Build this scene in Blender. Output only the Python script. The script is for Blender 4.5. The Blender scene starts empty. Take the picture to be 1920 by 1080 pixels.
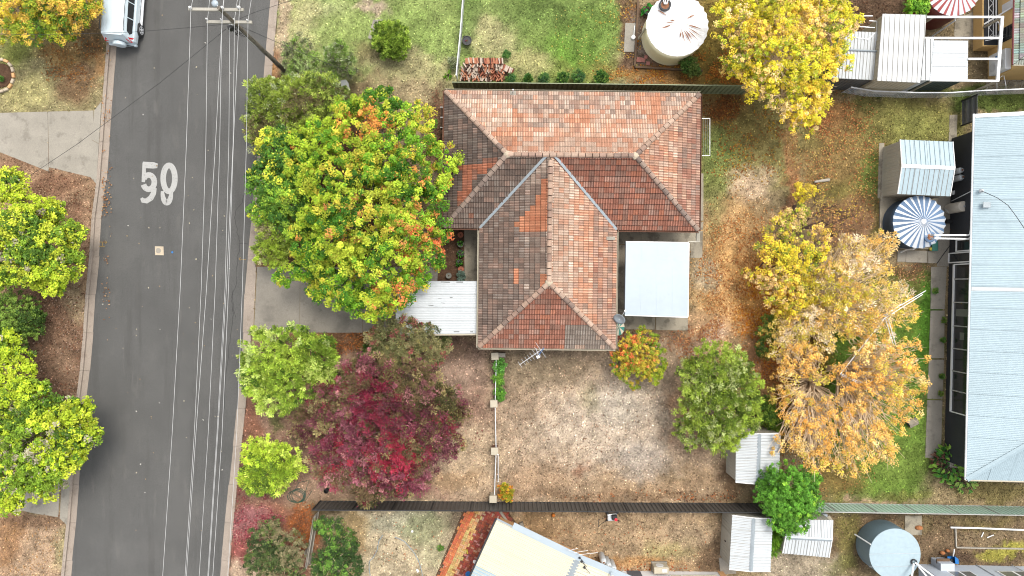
import bpy, math, random
import numpy as np
from mathutils import Vector, Matrix, noise as mnoise
from math import sin, cos, pi, radians as R

sc = bpy.context.scene
C = sc.collection

# ------------------------------------------------------------------ camera, world, sun, exposure
CH = 43.0                      # drone height in metres
FPX = 29.8 * CH                # focal length in photograph pixels
cam_d = bpy.data.cameras.new('drone_camera'); cam = bpy.data.objects.new('drone_camera', cam_d); C.objects.link(cam)
cam.location = (0, 0, CH); cam.rotation_euler = (0, 0, 0)
cam_d.sensor_width = 36.0; cam_d.lens = FPX / 1920.0 * 36.0
cam_d.clip_start = 0.5; cam_d.clip_end = 3000
sc.camera = cam

SUN = Vector((0.38, 0.55, 1.45)).normalized()
world = bpy.data.worlds.new('World'); sc.world = world; world.use_nodes = True
wn = world.node_tree; bg = wn.nodes['Background']
sky = wn.nodes.new('ShaderNodeTexSky'); sky.sky_type = 'NISHITA'; sky.sun_disc = False
sky.sun_elevation = math.asin(SUN.z); sky.sun_rotation = math.atan2(SUN.x, SUN.y)
sky.dust_density = 3.0; sky.air_density = 1.0
hs = wn.nodes.new('ShaderNodeHueSaturation'); hs.inputs['Saturation'].default_value = 0.22   # thin overcast
wn.links.new(sky.outputs[0], hs.inputs['Color']); wn.links.new(hs.outputs[0], bg.inputs[0])
bg.inputs[1].default_value = 0.15
sl = bpy.data.lights.new('sun', 'SUN'); so = bpy.data.objects.new('sun', sl); C.objects.link(so)
sl.energy = 1.0; sl.angle = R(20); sl.color = (1.0, 0.94, 0.84)
so.rotation_euler = SUN.to_track_quat('Z', 'Y').to_euler()
sc.view_settings.view_transform = 'Standard'; sc.view_settings.look = 'None'
sc.view_settings.gamma = 1; sc.view_settings.use_curve_mapping = False
sc.view_settings.exposure = 1.36
sc.cycles.filter_width = 1.05
sc.cycles.max_bounces = 6; sc.cycles.transparent_max_bounces = 4

# ------------------------------------------------------------------ helpers
KX = 2.3        # what a flat pale surface shows in the picture divided by its real reflectance
def lin(c): return c / 12.92 if c <= 0.04045 else ((c + 0.055) / 1.055) ** 2.4
def S(r, g, b, k=None):
    k = k or KX
    return tuple(min(0.9, lin(v / 255.0) / k) for v in (r, g, b))

def P(px, py, h=0.0):
    s = (CH - h) / FPX
    return Vector(((px - 960) * s, (540 - py) * s, h))
def PX(w, h=0.0): return w * (CH - h) / FPX

def mat(name, base, rough=0.7, metal=0.0, n1=(1.5, 0.12), n2=(18, 0.10), bump=0.0, bscale=40, stain=None, attr=False,
        streak=None, spec=0.4, objcol=False, trans=0.0):
    """procedural surface: base colour x two scales of noise, optional stains (colour, scale, threshold, amount)"""
    m = bpy.data.materials.new(name); m.use_nodes = True
    nt = m.node_tree; N = nt.nodes; L = nt.links
    b = N['Principled BSDF']; b.inputs['Roughness'].default_value = rough; b.inputs['Metallic'].default_value = metal
    b.inputs['Specular IOR Level'].default_value = spec
    geo = N.new('ShaderNodeNewGeometry'); pos = geo.outputs['Position']
    if attr:
        a = N.new('ShaderNodeAttribute'); a.attribute_name = 'Col'; col = a.outputs['Color']
        if objcol:
            oi = N.new('ShaderNodeObjectInfo'); mx = N.new('ShaderNodeMix'); mx.data_type = 'RGBA'; mx.blend_type = 'MULTIPLY'
            mx.inputs[0].default_value = 1; L.new(col, mx.inputs[6]); L.new(oi.outputs['Color'], mx.inputs[7]); col = mx.outputs[2]
    else:
        rgb = N.new('ShaderNodeRGB'); rgb.outputs[0].default_value = (*base, 1); col = rgb.outputs[0]
    for sca, amt in (n1, n2):
        if amt <= 0: continue
        no = N.new('ShaderNodeTexNoise'); no.inputs['Scale'].default_value = sca; no.inputs['Detail'].default_value = 4
        L.new(pos, no.inputs['Vector'])
        mr = N.new('ShaderNodeMapRange'); mr.inputs[1].default_value = 0.3; mr.inputs[2].default_value = 0.7
        mr.inputs[3].default_value = 1 - amt; mr.inputs[4].default_value = 1 + amt; L.new(no.outputs[0], mr.inputs[0])
        mx = N.new('ShaderNodeVectorMath'); mx.operation = 'SCALE'; L.new(col, mx.inputs[0]); L.new(mr.outputs[0], mx.inputs['Scale'])
        col = mx.outputs[0]
    for st in (stain or []):
        sc_, th, amt, scol = st[:4]
        no = N.new('ShaderNodeTexNoise'); no.inputs['Scale'].default_value = sc_; no.inputs['Detail'].default_value = 6
        no.inputs['Roughness'].default_value = 0.65
        if len(st) > 4:
            mp = N.new('ShaderNodeMapping'); mp.inputs['Scale'].default_value = st[4]; mp.inputs['Location'].default_value = (7.3, 1.7, 0)
            L.new(pos, mp.inputs[0]); L.new(mp.outputs[0], no.inputs['Vector'])
        else: L.new(pos, no.inputs['Vector'])
        mr = N.new('ShaderNodeMapRange'); mr.inputs[1].default_value = th; mr.inputs[2].default_value = th + 0.10
        mr.inputs[3].default_value = 0; mr.inputs[4].default_value = amt; L.new(no.outputs[0], mr.inputs[0])
        mx = N.new('ShaderNodeMix'); mx.data_type = 'RGBA'; L.new(mr.outputs[0], mx.inputs[0]); L.new(col, mx.inputs[6])
        mx.inputs[7].default_value = (*scol, 1); col = mx.outputs[2]
    L.new(col, b.inputs['Base Color'])
    if bump > 0:
        no = N.new('ShaderNodeTexNoise'); no.inputs['Scale'].default_value = bscale; no.inputs['Detail'].default_value = 5
        L.new(pos, no.inputs['Vector'])
        bp = N.new('ShaderNodeBump'); bp.inputs['Strength'].default_value = bump; bp.inputs['Distance'].default_value = 0.03
        L.new(no.outputs[0], bp.inputs['Height']); L.new(bp.outputs[0], b.inputs['Normal'])
    if trans > 0:
        tr = N.new('ShaderNodeBsdfTranslucent'); ms = N.new('ShaderNodeMixShader'); ms.inputs[0].default_value = trans
        L.new(col, tr.inputs[0]); L.new(b.outputs[0], ms.inputs[1]); L.new(tr.outputs[0], ms.inputs[2])
        L.new(ms.outputs[0], N['Material Output'].inputs[0])
    return m

class MB:
    """collects faces; build() links them as one mesh object"""
    def __init__(s): s.v = []; s.f = []; s.mi = []; s.col = []; s.uv = []
    def face(s, pts, mi=0, col=None, uv=None):
        n = len(s.v); s.v += [tuple(p) for p in pts]; s.f.append(tuple(range(n, n + len(pts)))); s.mi.append(mi)
        s.col.append(col); s.uv.append(uv)
    def mesh_(s, vs, fs, mi=0, col=None):
        n = len(s.v); s.v += [tuple(p) for p in vs]
        for f in fs: s.f.append(tuple(n + i for i in f)); s.mi.append(mi); s.col.append(col); s.uv.append(None)
    def prism(s, pts, z0, z1, mi=0, col=None):
        """plan polygon (list of (x,y)) between two heights"""
        p = [(q[0], q[1]) for q in pts]
        a = sum(p[i][0] * p[(i + 1) % len(p)][1] - p[(i + 1) % len(p)][0] * p[i][1] for i in range(len(p)))
        if a < 0: p = p[::-1]
        n = len(p); vs = [(x, y, z0) for x, y in p] + [(x, y, z1) for x, y in p]
        fs = [tuple(range(n - 1, -1, -1)), tuple(range(n, 2 * n))] + [(i, (i + 1) % n, n + (i + 1) % n, n + i) for i in range(n)]
        s.mesh_(vs, fs, mi, col)
    def slab3(s, pts, t, mi=0, col=None):
        """any 3D polygon, thickened straight down by t"""
        p = [Vector(q) for q in pts]; nrm = (p[1] - p[0]).cross(p[2] - p[1])
        if nrm.z < 0: p = p[::-1]
        n = len(p); vs = [(q.x, q.y, q.z - t) for q in p] + [tuple(q) for q in p]
        fs = [tuple(range(n - 1, -1, -1)), tuple(range(n, 2 * n))] + [(i, (i + 1) % n, n + (i + 1) % n, n + i) for i in range(n)]
        s.mesh_(vs, fs, mi, col)
    def box(s, c, d, rz=0.0, mi=0, col=None, M=None):
        hx, hy, hz = d[0] / 2, d[1] / 2, d[2] / 2
        vs = [Vector((x, y, z)) for z in (-hz, hz) for y in (-hy, hy) for x in (-hx, hx)]
        T = M if M is not None else Matrix.Translation(Vector(c)) @ Matrix.Rotation(rz, 4, 'Z')
        s.mesh_([T @ v for v in vs], [(0, 2, 3, 1), (4, 5, 7, 6), (0, 1, 5, 4), (2, 6, 7, 3), (0, 4, 6, 2), (1, 3, 7, 5)], mi, col)
    def tube(s, pts, r, n=8, mi=0, col=None, cap=True):
        pts = [Vector(p) for p in pts]; k = len(pts); rs = r if isinstance(r, (list, tuple)) else [r] * k
        vs = []; up = None
        for i in range(k):
            d = (pts[min(i + 1, k - 1)] - pts[max(i - 1, 0)])
            d = d.normalized() if d.length > 1e-9 else Vector((0, 0, 1))
            if up is None: up = Vector((0, 0, 1)) if abs(d.z) < 0.9 else Vector((1, 0, 0))
            a = d.cross(up).normalized(); b = d.cross(a).normalized()
            for j in range(n): vs.append(pts[i] + (a * cos(2 * pi * j / n) + b * sin(2 * pi * j / n)) * rs[i])
        fs = [(i * n + j, (i + 1) * n + j, (i + 1) * n + (j + 1) % n, i * n + (j + 1) % n) for i in range(k - 1) for j in range(n)]
        if cap: fs += [tuple(range(n)), tuple(range((k - 1) * n + n - 1, (k - 1) * n - 1, -1))]
        s.mesh_(vs, fs, mi, col)
    def lathe(s, c, prof, n=24, mi=0, col=None, cap=True, M=None):
        """profile list of (radius, z) turned about the vertical through c"""
        c = Vector(c); vs = []
        for r, z in prof:
            for j in range(n): vs.append(Vector((r * cos(2 * pi * j / n), r * sin(2 * pi * j / n), z)))
        vs = [(M @ v) if M is not None else v for v in vs]
        vs = [c + v for v in vs]; k = len(prof)
        fs = [(i * n + j, i * n + (j + 1) % n, (i + 1) * n + (j + 1) % n, (i + 1) * n + j) for i in range(k - 1) for j in range(n)]
        if cap: fs += [tuple(range(n - 1, -1, -1)), tuple(range((k - 1) * n, k * n))]
        s.mesh_(vs, fs, mi, col)
    def build(s, name, mats, parent=None, world=True, smooth=False, link=True):
        me = bpy.data.meshes.new(name); me.from_pydata(s.v, [], s.f)
        mats = mats if isinstance(mats, (list, tuple)) else [mats]
        for m in mats: me.materials.append(m)
        if len(mats) > 1: me.polygons.foreach_set('material_index', s.mi)
        if any(c is not None for c in s.col):
            ca = me.color_attributes.new('Col', 'FLOAT_COLOR', 'CORNER'); d = []
            for f, c in zip(s.f, s.col): d += list((*(c or (1, 1, 1)), 1)) * len(f)
            ca.data.foreach_set('color', d)
        if any(u is not None for u in s.uv):
            ul = me.uv_layers.new(name='UVMap'); d = []
            for f, u in zip(s.f, s.uv):
                for i in range(len(f)): d += list(u[i]) if u else [0, 0]
            ul.data.foreach_set('uv', d)
        if smooth: me.shade_smooth()
        me.validate(); me.update()
        o = bpy.data.objects.new(name, me)
        if link: C.objects.link(o)
        if parent is not None: attach(o, parent, world)
        return o

PINV = {}
def attach(o, parent, world=True):
    o.parent = parent
    if world:
        if parent.type == 'EMPTY': o.matrix_parent_inverse = Matrix.Translation(-parent.location)
    return o

def thing(name, label, cat, loc=(0, 0, 0), group=None):
    o = bpy.data.objects.new(name, None); C.objects.link(o); o.location = loc; o.empty_display_size = 0.3
    o['label'] = label; o['category'] = cat
    if group: o['group'] = group
    return o
def tag(o, label, cat, group=None):
    o['label'] = label; o['category'] = cat
    if group: o['group'] = group
    return o
def struct(o): o['kind'] = 'structure'; return o
def stuff(o): o['kind'] = 'stuff'; return o
def kids(o): return [c for c in bpy.data.objects if c.parent == o]
def copy_tree(o, loc=None, rz=None, label=None, parent=None):
    c = o.copy(); C.objects.link(c)
    if parent is not None: c.parent = parent
    if loc is not None: c.location = loc
    if rz is not None: c.rotation_euler = (0, 0, rz)
    if label: c['label'] = label
    for ch in KIDS.get(o.name, None) or kids(o): copy_tree(ch, parent=c)
    return c
KIDS = {}

def clip_poly(pts, half):
    """Sutherland-Hodgman in 2D; half = list of (px,py,nx,ny) keeping the side the normal points to"""
    for (qx, qy, nx, ny) in half:
        out = []; n = len(pts)
        for i in range(n):
            a, b = pts[i], pts[(i + 1) % n]
            da = (a[0] - qx) * nx + (a[1] - qy) * ny; db = (b[0] - qx) * nx + (b[1] - qy) * ny
            if da >= 0: out.append(a)
            if (da >= 0) != (db >= 0):
                t = da / (da - db); out.append((a[0] + (b[0] - a[0]) * t, a[1] + (b[1] - a[1]) * t))
        pts = out
        if len(pts) < 3: return []
    return pts

class Frame:
    """2D frame on a sloping planar convex polygon whose first edge is the eave"""
    def __init__(s, poly):
        s.poly = [Vector(p) for p in poly]; s.o = s.poly[0]
        s.u = (s.poly[1] - s.o).normalized(); w = s.poly[2] - s.o; n = s.u.cross(w).normalized()
        if n.z < 0: n = -n
        s.n = n; s.vv = n.cross(s.u).normalized()
        if (s.poly[2] - s.o).dot(s.vv) < 0: s.vv = -s.vv
        s.p2 = [((p - s.o).dot(s.u), (p - s.o).dot(s.vv)) for p in s.poly]
        cx = sum(p[0] for p in s.p2) / len(s.p2); cy = sum(p[1] for p in s.p2) / len(s.p2)
        s.half = []
        for i in range(len(s.p2)):
            a, b = s.p2[i], s.p2[(i + 1) % len(s.p2)]; nx, ny = -(b[1] - a[1]), b[0] - a[0]
            if (cx - a[0]) * nx + (cy - a[1]) * ny < 0: nx, ny = -nx, -ny
            l = math.hypot(nx, ny)
            if l > 1e-6: s.half.append((a[0], a[1], nx / l, ny / l))
        s.umin = min(p[0] for p in s.p2); s.umax = max(p[0] for p in s.p2); s.vmin = min(p[1] for p in s.p2); s.vmax = max(p[1] for p in s.p2)
    def w(s, u, v, h=0.0): return s.o + s.u * u + s.vv * v + s.n * h

def ribbed(mb, poly, prof, pitch, mi=0, along='v', urange=None, lift=0.012, colf=None, gr=False):
    """sheet with ribs: prof = [(fraction, height)...]; ribs run up the slope ('v') or along the eave ('u')"""
    F = Frame(poly)
    lo, hi = (F.umin, F.umax) if along == 'v' else (F.vmin, F.vmax)
    if urange: lo, hi = max(lo, urange[0]), min(hi, urange[1])
    k0 = int(math.floor(lo / pitch)); k1 = int(math.ceil(hi / pitch)); big = 200
    for k in range(k0, k1):
        for i in range(len(prof)):
            f0, h0 = prof[i]; f1, h1 = prof[i + 1] if i + 1 < len(prof) else (1.0, prof[0][1])
            a, b = (k + f0) * pitch, (k + f1) * pitch
            if b <= lo or a >= hi: continue
            a2, b2 = max(a, lo), min(b, hi)
            ha = h0 + (h1 - h0) * (a2 - a) / (b - a); hb = h0 + (h1 - h0) * (b2 - a) / (b - a)
            q = [(a2, -big), (b2, -big), (b2, big), (a2, big)] if along == 'v' else [(-big, a2), (big, a2), (big, b2), (-big, b2)]
            q = clip_poly(q, F.half)
            if len(q) < 3: continue
            ix = 0 if along == 'v' else 1
            mb.face([F.w(p[0], p[1], lift + ha + (hb - ha) * (p[ix] - a2) / max(1e-9, b2 - a2)) for p in q], 1 if (gr and h1 > h0 + .02) else mi,
                    colf(k) if colf else None)
SINE = [(i / 6.0, 0.007 * (1 + cos(2 * pi * i / 6.0))) for i in range(6)]
PAN = [(0.0, 0.0), (0.78, 0.0), (0.86, 0.04), (0.95, 0.04)]
TRAP = [(0.0, 0.0), (0.42, 0.0), (0.56, 0.03), (0.88, 0.03)]

def sheets(parent, poly, prof, pitch, m, width=0.76, name='roof_sheet', along='v', jitter=0.0, deck=None):
    """a roof of separate sheets laid side by side, each its own object"""
    F = Frame(poly); lo, hi = (F.umin, F.umax) if along == 'v' else (F.vmin, F.vmax)
    n = max(1, int(round((hi - lo) / width))); w = (hi - lo) / n
    for i in range(n):
        mb = MB(); ribbed(mb, poly, prof, pitch, 0, along, (lo + i * w, lo + (i + 1) * w - 0.014), 0.012 + 0.004 * (i % 2), gr=len(prof) == 4)
        if mb.f: mb.build(name, [m, M_['pale_grey']], parent)

def ray_in(pts, X, Y):
    """vectorised point in polygon"""
    ins = np.zeros(X.shape, bool); n = len(pts); j = n - 1
    for i in range(n):
        xi, yi = pts[i][0], pts[i][1]; xj, yj = pts[j][0], pts[j][1]
        if abs(yi - yj) > 1e-9:
            ins ^= ((yi > Y) != (yj > Y)) & (X < (xj - xi) * (Y - yi) / (yj - yi) + xi)
        j = i
    return ins

def vnoise(X, Y, scale, seed):
    """smooth value noise 0..1"""
    rng = np.random.RandomState(seed); T = rng.rand(256, 256)
    x = X * scale + 1000.0; y = Y * scale + 1000.0
    xi = np.floor(x).astype(int); yi = np.floor(y).astype(int); fx = x - xi; fy = y - yi
    fx = fx * fx * (3 - 2 * fx); fy = fy * fy * (3 - 2 * fy)
    g = lambda a, b: T[a % 256, b % 256]
    return (g(xi, yi) * (1 - fx) + g(xi + 1, yi) * fx) * (1 - fy) + (g(xi, yi + 1) * (1 - fx) + g(xi + 1, yi + 1) * fx) * fy
def fbm(X, Y, scale, seed, o=4):
    r = 0; a = 0.5; t = 0
    for i in range(o): r = r + a * vnoise(X, Y, scale * 2 ** i, seed + i); t += a; a *= 0.55
    return r / t
def sstep(a, b, x):
    t = np.clip((x - a) / (b - a), 0, 1); return t * t * (3 - 2 * t)

# ------------------------------------------------------------------ materials
M_ = {}
M_['ground'] = mat('ground_soil_and_turf', (1, 1, 1), 0.95, attr=True, n1=(7.5, 0.20), n2=(34, 0.46), bump=0.8, bscale=24, spec=0.1,
                   stain=[(5.0, 0.64, 0.25, S(95, 75, 58)), (1.7, 0.66, 0.38, S(112, 90, 66)), (11, 0.69, 0.5, S(86, 68, 52))])
M_['blade'] = mat('grass_blade', (1, 1, 1), 0.9, attr=True, n1=(1, 0), n2=(1, 0), spec=0.1, trans=0.25)
M_['asphalt'] = mat('asphalt', S(112, 111, 108), 0.9, n1=(0.35, 0.10), n2=(38, 0.42), bump=0.35, bscale=90, spec=0.3,
                    stain=[(0.5, 0.52, 0.42, S(94, 92, 89), (2.6, 0.16, 1)), (1.1, 0.58, 0.30, S(140, 137, 130), (1.8, 0.35, 1)), (0.25, 0.5, 0.25, S(130, 128, 124)), (4, 0.70, 0.45, S(168, 164, 156), (1.6, 0.8, 1)), (3.1, 0.68, 0.35, S(84, 82, 80)),
                           (9, 0.72, 0.35, S(165, 162, 155))])
M_['conc'] = mat('weathered_concrete', S(190, 182, 167), 0.9, n1=(0.8, 0.10), n2=(24, 0.12), bump=0.25, bscale=60,
                 stain=[(1.2, 0.54, 0.50, S(138, 130, 118)), (5, 0.62, 0.25, S(150, 128, 105))])
M_['conc_dark'] = mat('mouldy_concrete', S(176, 166, 146, 1.9), 0.9, n1=(0.9, 0.14), n2=(26, 0.15), bump=0.25, bscale=60,
                      stain=[(1.3, 0.50, 0.62, S(112, 104, 90)), (6, 0.6, 0.35, S(118, 108, 92))])
M_['drive'] = mat('driveway_concrete', S(176, 168, 155), 0.9, n1=(0.5, 0.14), n2=(28, 0.18), bump=0.3, bscale=70,
                  stain=[(0.45, 0.52, 0.5, S(130, 124, 115)), (2.6, 0.60, 0.4, S(112, 106, 98)), (7, 0.62, 0.3, S(120, 112, 100))])
M_['kerb'] = mat('kerb_concrete', S(196, 180, 164), 0.9, n1=(0.7, 0.10), n2=(22, 0.16), bump=0.3, bscale=60,
                 stain=[(1.8, 0.55, 0.45, S(152, 132, 115)), (9, 0.6, 0.35, S(122, 106, 92))])
M_['white_mark'] = mat('road_paint', S(208, 207, 202), 0.8, n1=(3, 0.05), n2=(30, 0.10), stain=[(9, 0.58, 0.55, S(120, 118, 115)), (3, 0.62, 0.35, S(150, 148, 145))])
M_['yellow_mark'] = mat('yellow_marking', S(190, 155, 80), 0.8, stain=[(9, 0.55, 0.6, S(120, 115, 108))])
M_['white'] = mat('white_paint', (0.62, 0.62, 0.61), 0.5, n1=(1.5, 0.03), n2=(12, 0.03))
M_['white_steel'] = mat('white_sheet_steel', S(236, 241, 243), 0.55, n1=(0.8, 0.05), n2=(9, 0.04), stain=[(7, 0.70, 0.5, S(150, 130, 115)), (1.5, 0.60, 0.25, S(205, 205, 200))])
M_['pale_grey'] = mat('pale_grey_steel', S(206, 205, 200), 0.8)  # second material on the rising side of every rib, also on some posts
M_['cream_steel'] = mat('cream_sheet_steel', S(254, 246, 216, 2.1), 0.5, n1=(0.8, 0.03), n2=(9, 0.03))
M_['blue_steel'] = mat('pale_blue_sheet_steel', S(200, 223, 232), 0.5, n1=(0.4, 0.04), n2=(5, 0.05),
                       stain=[(1.4, 0.60, 0.35, S(178, 196, 205), (0.5, 3, 1)), (2.2, 0.69, 0.6, S(178, 150, 140), (0.35, 5, 1))])
M_['flash_blue'] = mat('bare_zinc_flashing', S(190, 200, 205), 0.45, metal=0.3, n1=(2, 0.08), n2=(12, 0.06))
M_['translucent'] = mat('pale_patio_sheet', S(208, 222, 231), 0.35, n1=(0.5, 0.04), n2=(3, 0.02), stain=[(1.1, 0.56, 0.2, S(190, 200, 204)), (14, 0.70, 0.4, S(165, 160, 148))])
M_['galv'] = mat('galvanised_steel', (0.50, 0.51, 0.52), 0.4, metal=0.6, n1=(3, 0.12), n2=(25, 0.10))
M_['galv_light'] = mat('pale_aluminium', (0.52, 0.53, 0.54), 0.4, metal=0.15, n1=(3, 0.06), n2=(25, 0.05))
M_['wire'] = mat('weathered_conductor', (0.36, 0.36, 0.355), 0.6, n1=(1, 0), n2=(1, 0))
M_['black'] = mat('black_rubber', (0.018, 0.018, 0.019), 0.6, n1=(3, 0.1), n2=(20, 0.1))
M_['darkwall'] = mat('charcoal_cladding', S(54, 56, 60, 1.5), 0.7, n1=(1, 0.12), n2=(40, 0.2), bump=0.2, bscale=60)
M_['glass'] = mat('dark_window_glass', (0.02, 0.022, 0.024), 0.08, n1=(1, 0.1), n2=(1, 0), spec=0.6)
M_['greyglass'] = mat('grey_window_blind', S(140, 142, 138), 0.2, spec=0.5)
M_['fence_green'] = mat('dark_olive_fence_steel', S(96, 102, 76, 0.8), 0.55, n1=(0.6, 0.1), n2=(12, 0.08), stain=[(3, 0.64, 0.4, S(110, 112, 92))])
M_['fence_grey'] = mat('charcoal_fence_steel', S(88, 85, 81, 1.5), 0.55, n1=(0.6, 0.1), n2=(12, 0.08), stain=[(3, 0.64, 0.4, S(104, 98, 92))])
M_['fence_pale'] = mat('pale_green_fence_steel', S(172, 197, 182, 1.05), 0.5, n1=(0.6, 0.06), n2=(12, 0.05), stain=[(3, 0.64, 0.3, S(140, 160, 148))])
M_['wood_grey'] = mat('weathered_timber', S(165, 158, 146, 1.3), 0.9, n1=(2, 0.15), n2=(30, 0.2), bump=0.4, bscale=40, stain=[(3, 0.55, 0.5, S(95, 86, 76), (6, 1, 6))])
M_['wood_brown'] = mat('brown_timber', S(128, 102, 78), 0.9, n1=(2, 0.2), n2=(30, 0.2), bump=0.4, bscale=40)
M_['pole'] = mat('weathered_power_pole', S(120, 112, 100, 1.5), 0.95, n1=(2, 0.2), n2=(30, 0.25), bump=0.5, bscale=30, stain=[(2, 0.5, 0.6, S(58, 52, 46), (5, 5, 1))])
M_['arm'] = mat('grey_crossarm_timber', S(206, 200, 186), 0.9, n1=(2, 0.1), n2=(20, 0.1))
M_['brick_wall'] = mat('tan_render_wall', S(215, 166, 116, 1.3), 0.9, n1=(2, 0.08), n2=(20, 0.12))
M_['ochre'] = mat('ochre_render_wall', S(214, 178, 118, 1.1), 0.9, n1=(0.8, 0.07), n2=(14, 0.06))
M_['brickred'] = mat('house_brickwork', S(150, 105, 82), 0.9, n1=(2, 0.12), n2=(20, 0.2))
M_['grey_wall'] = mat('grey_shed_cladding', S(156, 151, 138, 0.95), 0.7, n1=(1, 0.07), n2=(14, 0.06))
M_['grey_roof'] = mat('pale_grey_flat_roof', S(198, 206, 216, 1.5), 0.6, n1=(0.6, 0.05), n2=(10, 0.04))
M_['cream'] = mat('cream_paint', S(226, 214, 188), 0.6, n1=(1, 0.06), n2=(10, 0.05))
M_['cream_tank'] = mat('cream_steel_tank', S(236, 216, 182, .85), 0.5, n1=(0.6, 0.05), n2=(8, 0.04), stain=[(2, 0.62, 0.3, S(200, 180, 150))])
M_['tile'] = mat('terracotta', (1, 1, 1), 0.85, attr=True, objcol=True, n1=(2.4, 0.10), n2=(16, 0.20), bump=0.3, bscale=50, spec=0.2)
M_['ridge'] = mat('ridge_terracotta', (1, 1, 1), 0.85, attr=True, objcol=True, n1=(3, 0.12), n2=(22, 0.16), bump=0.3, bscale=50, spec=0.2)
M_['mortar'] = mat('pale_mortar', S(232, 214, 186), 0.9)
M_['deck'] = mat('dark_roof_batten', S(70, 50, 42), 0.95)
M_['brick'] = mat('loose_brick', (1, 1, 1), 0.95, attr=True, objcol=True, n1=(9, 0.15), n2=(45, 0.2), bump=0.3, bscale=60, spec=0.1)
M_['mulch'] = mat('brown_mulch', S(110, 84, 66), 0.95, n1=(3, 0.2), n2=(26, 0.45), bump=0.9, bscale=30, spec=0.1, stain=[(14, 0.62, 0.7, S(165, 140, 115))])
M_['car'] = mat('silver_blue_car_paint', S(208, 222, 228, 1.4), 0.3, metal=0.0, n1=(1, 0), n2=(1, 0), spec=0.6)
M_['red'] = mat('red_lens', (0.55, 0.01, 0.02), 0.2, n1=(1, 0), n2=(1, 0), spec=0.6)
M_['blue'] = mat('blue_plastic', S(40, 140, 225), 0.4, n1=(1, 0.05), n2=(1, 0))
M_['teal'] = mat('teal_plastic', S(70, 150, 135), 0.5, n1=(1, 0.05), n2=(1, 0))
M_['greenhose'] = mat('green_hose', S(40, 95, 78), 0.5, n1=(1, 0.1), n2=(1, 0))
M_['bluehose'] = mat('pale_blue_hose', S(165, 190, 205), 0.5, n1=(1, 0.1), n2=(1, 0))
M_['orange'] = mat('orange_plastic', S(240, 135, 35), 0.5, n1=(1, 0.05), n2=(1, 0))
M_['yellow'] = mat('yellow_plastic', S(225, 205, 60), 0.5, n1=(1, 0.05), n2=(1, 0))
M_['redpaint'] = mat('dark_red_tank_steel', S(150, 66, 60), 0.55, n1=(1, 0.1), n2=(10, 0.08))
M_['redflute'] = mat('red_roof_flute', S(196, 92, 88), 0.5, n1=(1, 0.08), n2=(10, 0.06))
M_['navy'] = mat('navy_steel_tank', S(62, 82, 104, 1.2), 0.5, n1=(1, 0.08), n2=(8, 0.06))
M_['flute_blue'] = mat('slate_blue_flute', S(120, 148, 182, 1.9), 0.4, n1=(1, 0.1), n2=(10, 0.08))
M_['flute_white'] = mat('white_flute', S(240, 245, 250, 1.7), 0.4, n1=(1, 0.05), n2=(10, 0.04))  # bright flute face: reflection painted in on navy tank, faded paint on red
M_['rust_white'] = mat('rusting_white_steel', (0.80, 0.79, 0.78), 0.5, n1=(1, 0.04), n2=(10, 0.04), stain=[(10, 0.70, 0.8, S(175, 130, 100))])
M_['rust'] = mat('rust', S(172, 118, 84), 0.9, n1=(5, 0.25), n2=(20, 0.25))
M_['bark'] = mat('grey_bark', S(140, 124, 106, 1.6), 0.95, n1=(3, 0.2), n2=(25, 0.2))
M_['bark_pale'] = mat('pale_bark', S(214, 190, 158, 1.25), 0.95, n1=(3, 0.15), n2=(25, 0.15))
M_['bark_dark'] = mat('dark_twig_bark', S(112, 88, 78), 0.95, n1=(3, 0.2), n2=(25, 0.2))
M_['leaf'] = mat('leaf', (1, 1, 1), 0.55, attr=True, n1=(1.2, 0.08), n2=(1, 0), spec=0.15, trans=0.30)
M_['gas'] = mat('grey_gas_bottle', S(205, 210, 212, 1.3), 0.4, metal=0.2, n1=(4, 0.08), n2=(20, 0.06))
M_['heater'] = mat('beige_heater_steel', S(200, 190, 175, 1.2), 0.5, n1=(2, 0.06), n2=(20, 0.05))
M_['oldtile'] = mat('mossy_grey_roof_tile', (1, 1, 1), 0.9, attr=True, n1=(2, 0.1), n2=(20, 0.2), stain=[(6, 0.6, 0.7, S(110, 112, 96))])
M_['maroon'] = mat('maroon_fascia', S(140, 60, 65), 0.6)

# ------------------------------------------------------------------ plan outlines in world metres
def PL(pts, h=0.0): return [tuple(P(x, y, h)[:2]) for x, y in pts]
ROAD_L = [(238, -260), (221, 0), (216, 80), (207, 200), (198, 330), (188, 400), (182, 500), (177, 540), (172, 620), (165, 700), (156, 770), (149, 850), (143, 960), (138, 1000), (130, 1080), (104, 1380)]
ROAD_R = [(532, -260), (506, 0), (495, 125), (485, 250), (473, 400), (465, 480), (459, 540), (456, 620), (447, 740), (440, 810), (430, 900), (420, 1000), (413, 1080), (386, 1380)]
def ext(line, k):   # run far beyond the frame
    a, b = line[0], line[1]; c, d = line[-1], line[-2]
    A = (a[0] + (a[0] - b[0]) / abs(a[1] - b[1]) * k, a[1] - k); B = (c[0] + (c[0] - d[0]) / abs(c[1] - d[1]) * k, c[1] + k)
    return [A] + line + [B]
RL = PL(ext(ROAD_L, 9000)); RR = PL(ext(ROAD_R, 9000))
def interp_x(line, Y):
    ys = np.array([p[1] for p in line])[::-1]; xs = np.array([p[0] for p in line])[::-1]
    return np.interp(Y, ys, xs)
GW, KW = 0.33, 0.20          # gutter and kerb widths
ZR = -0.10

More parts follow.
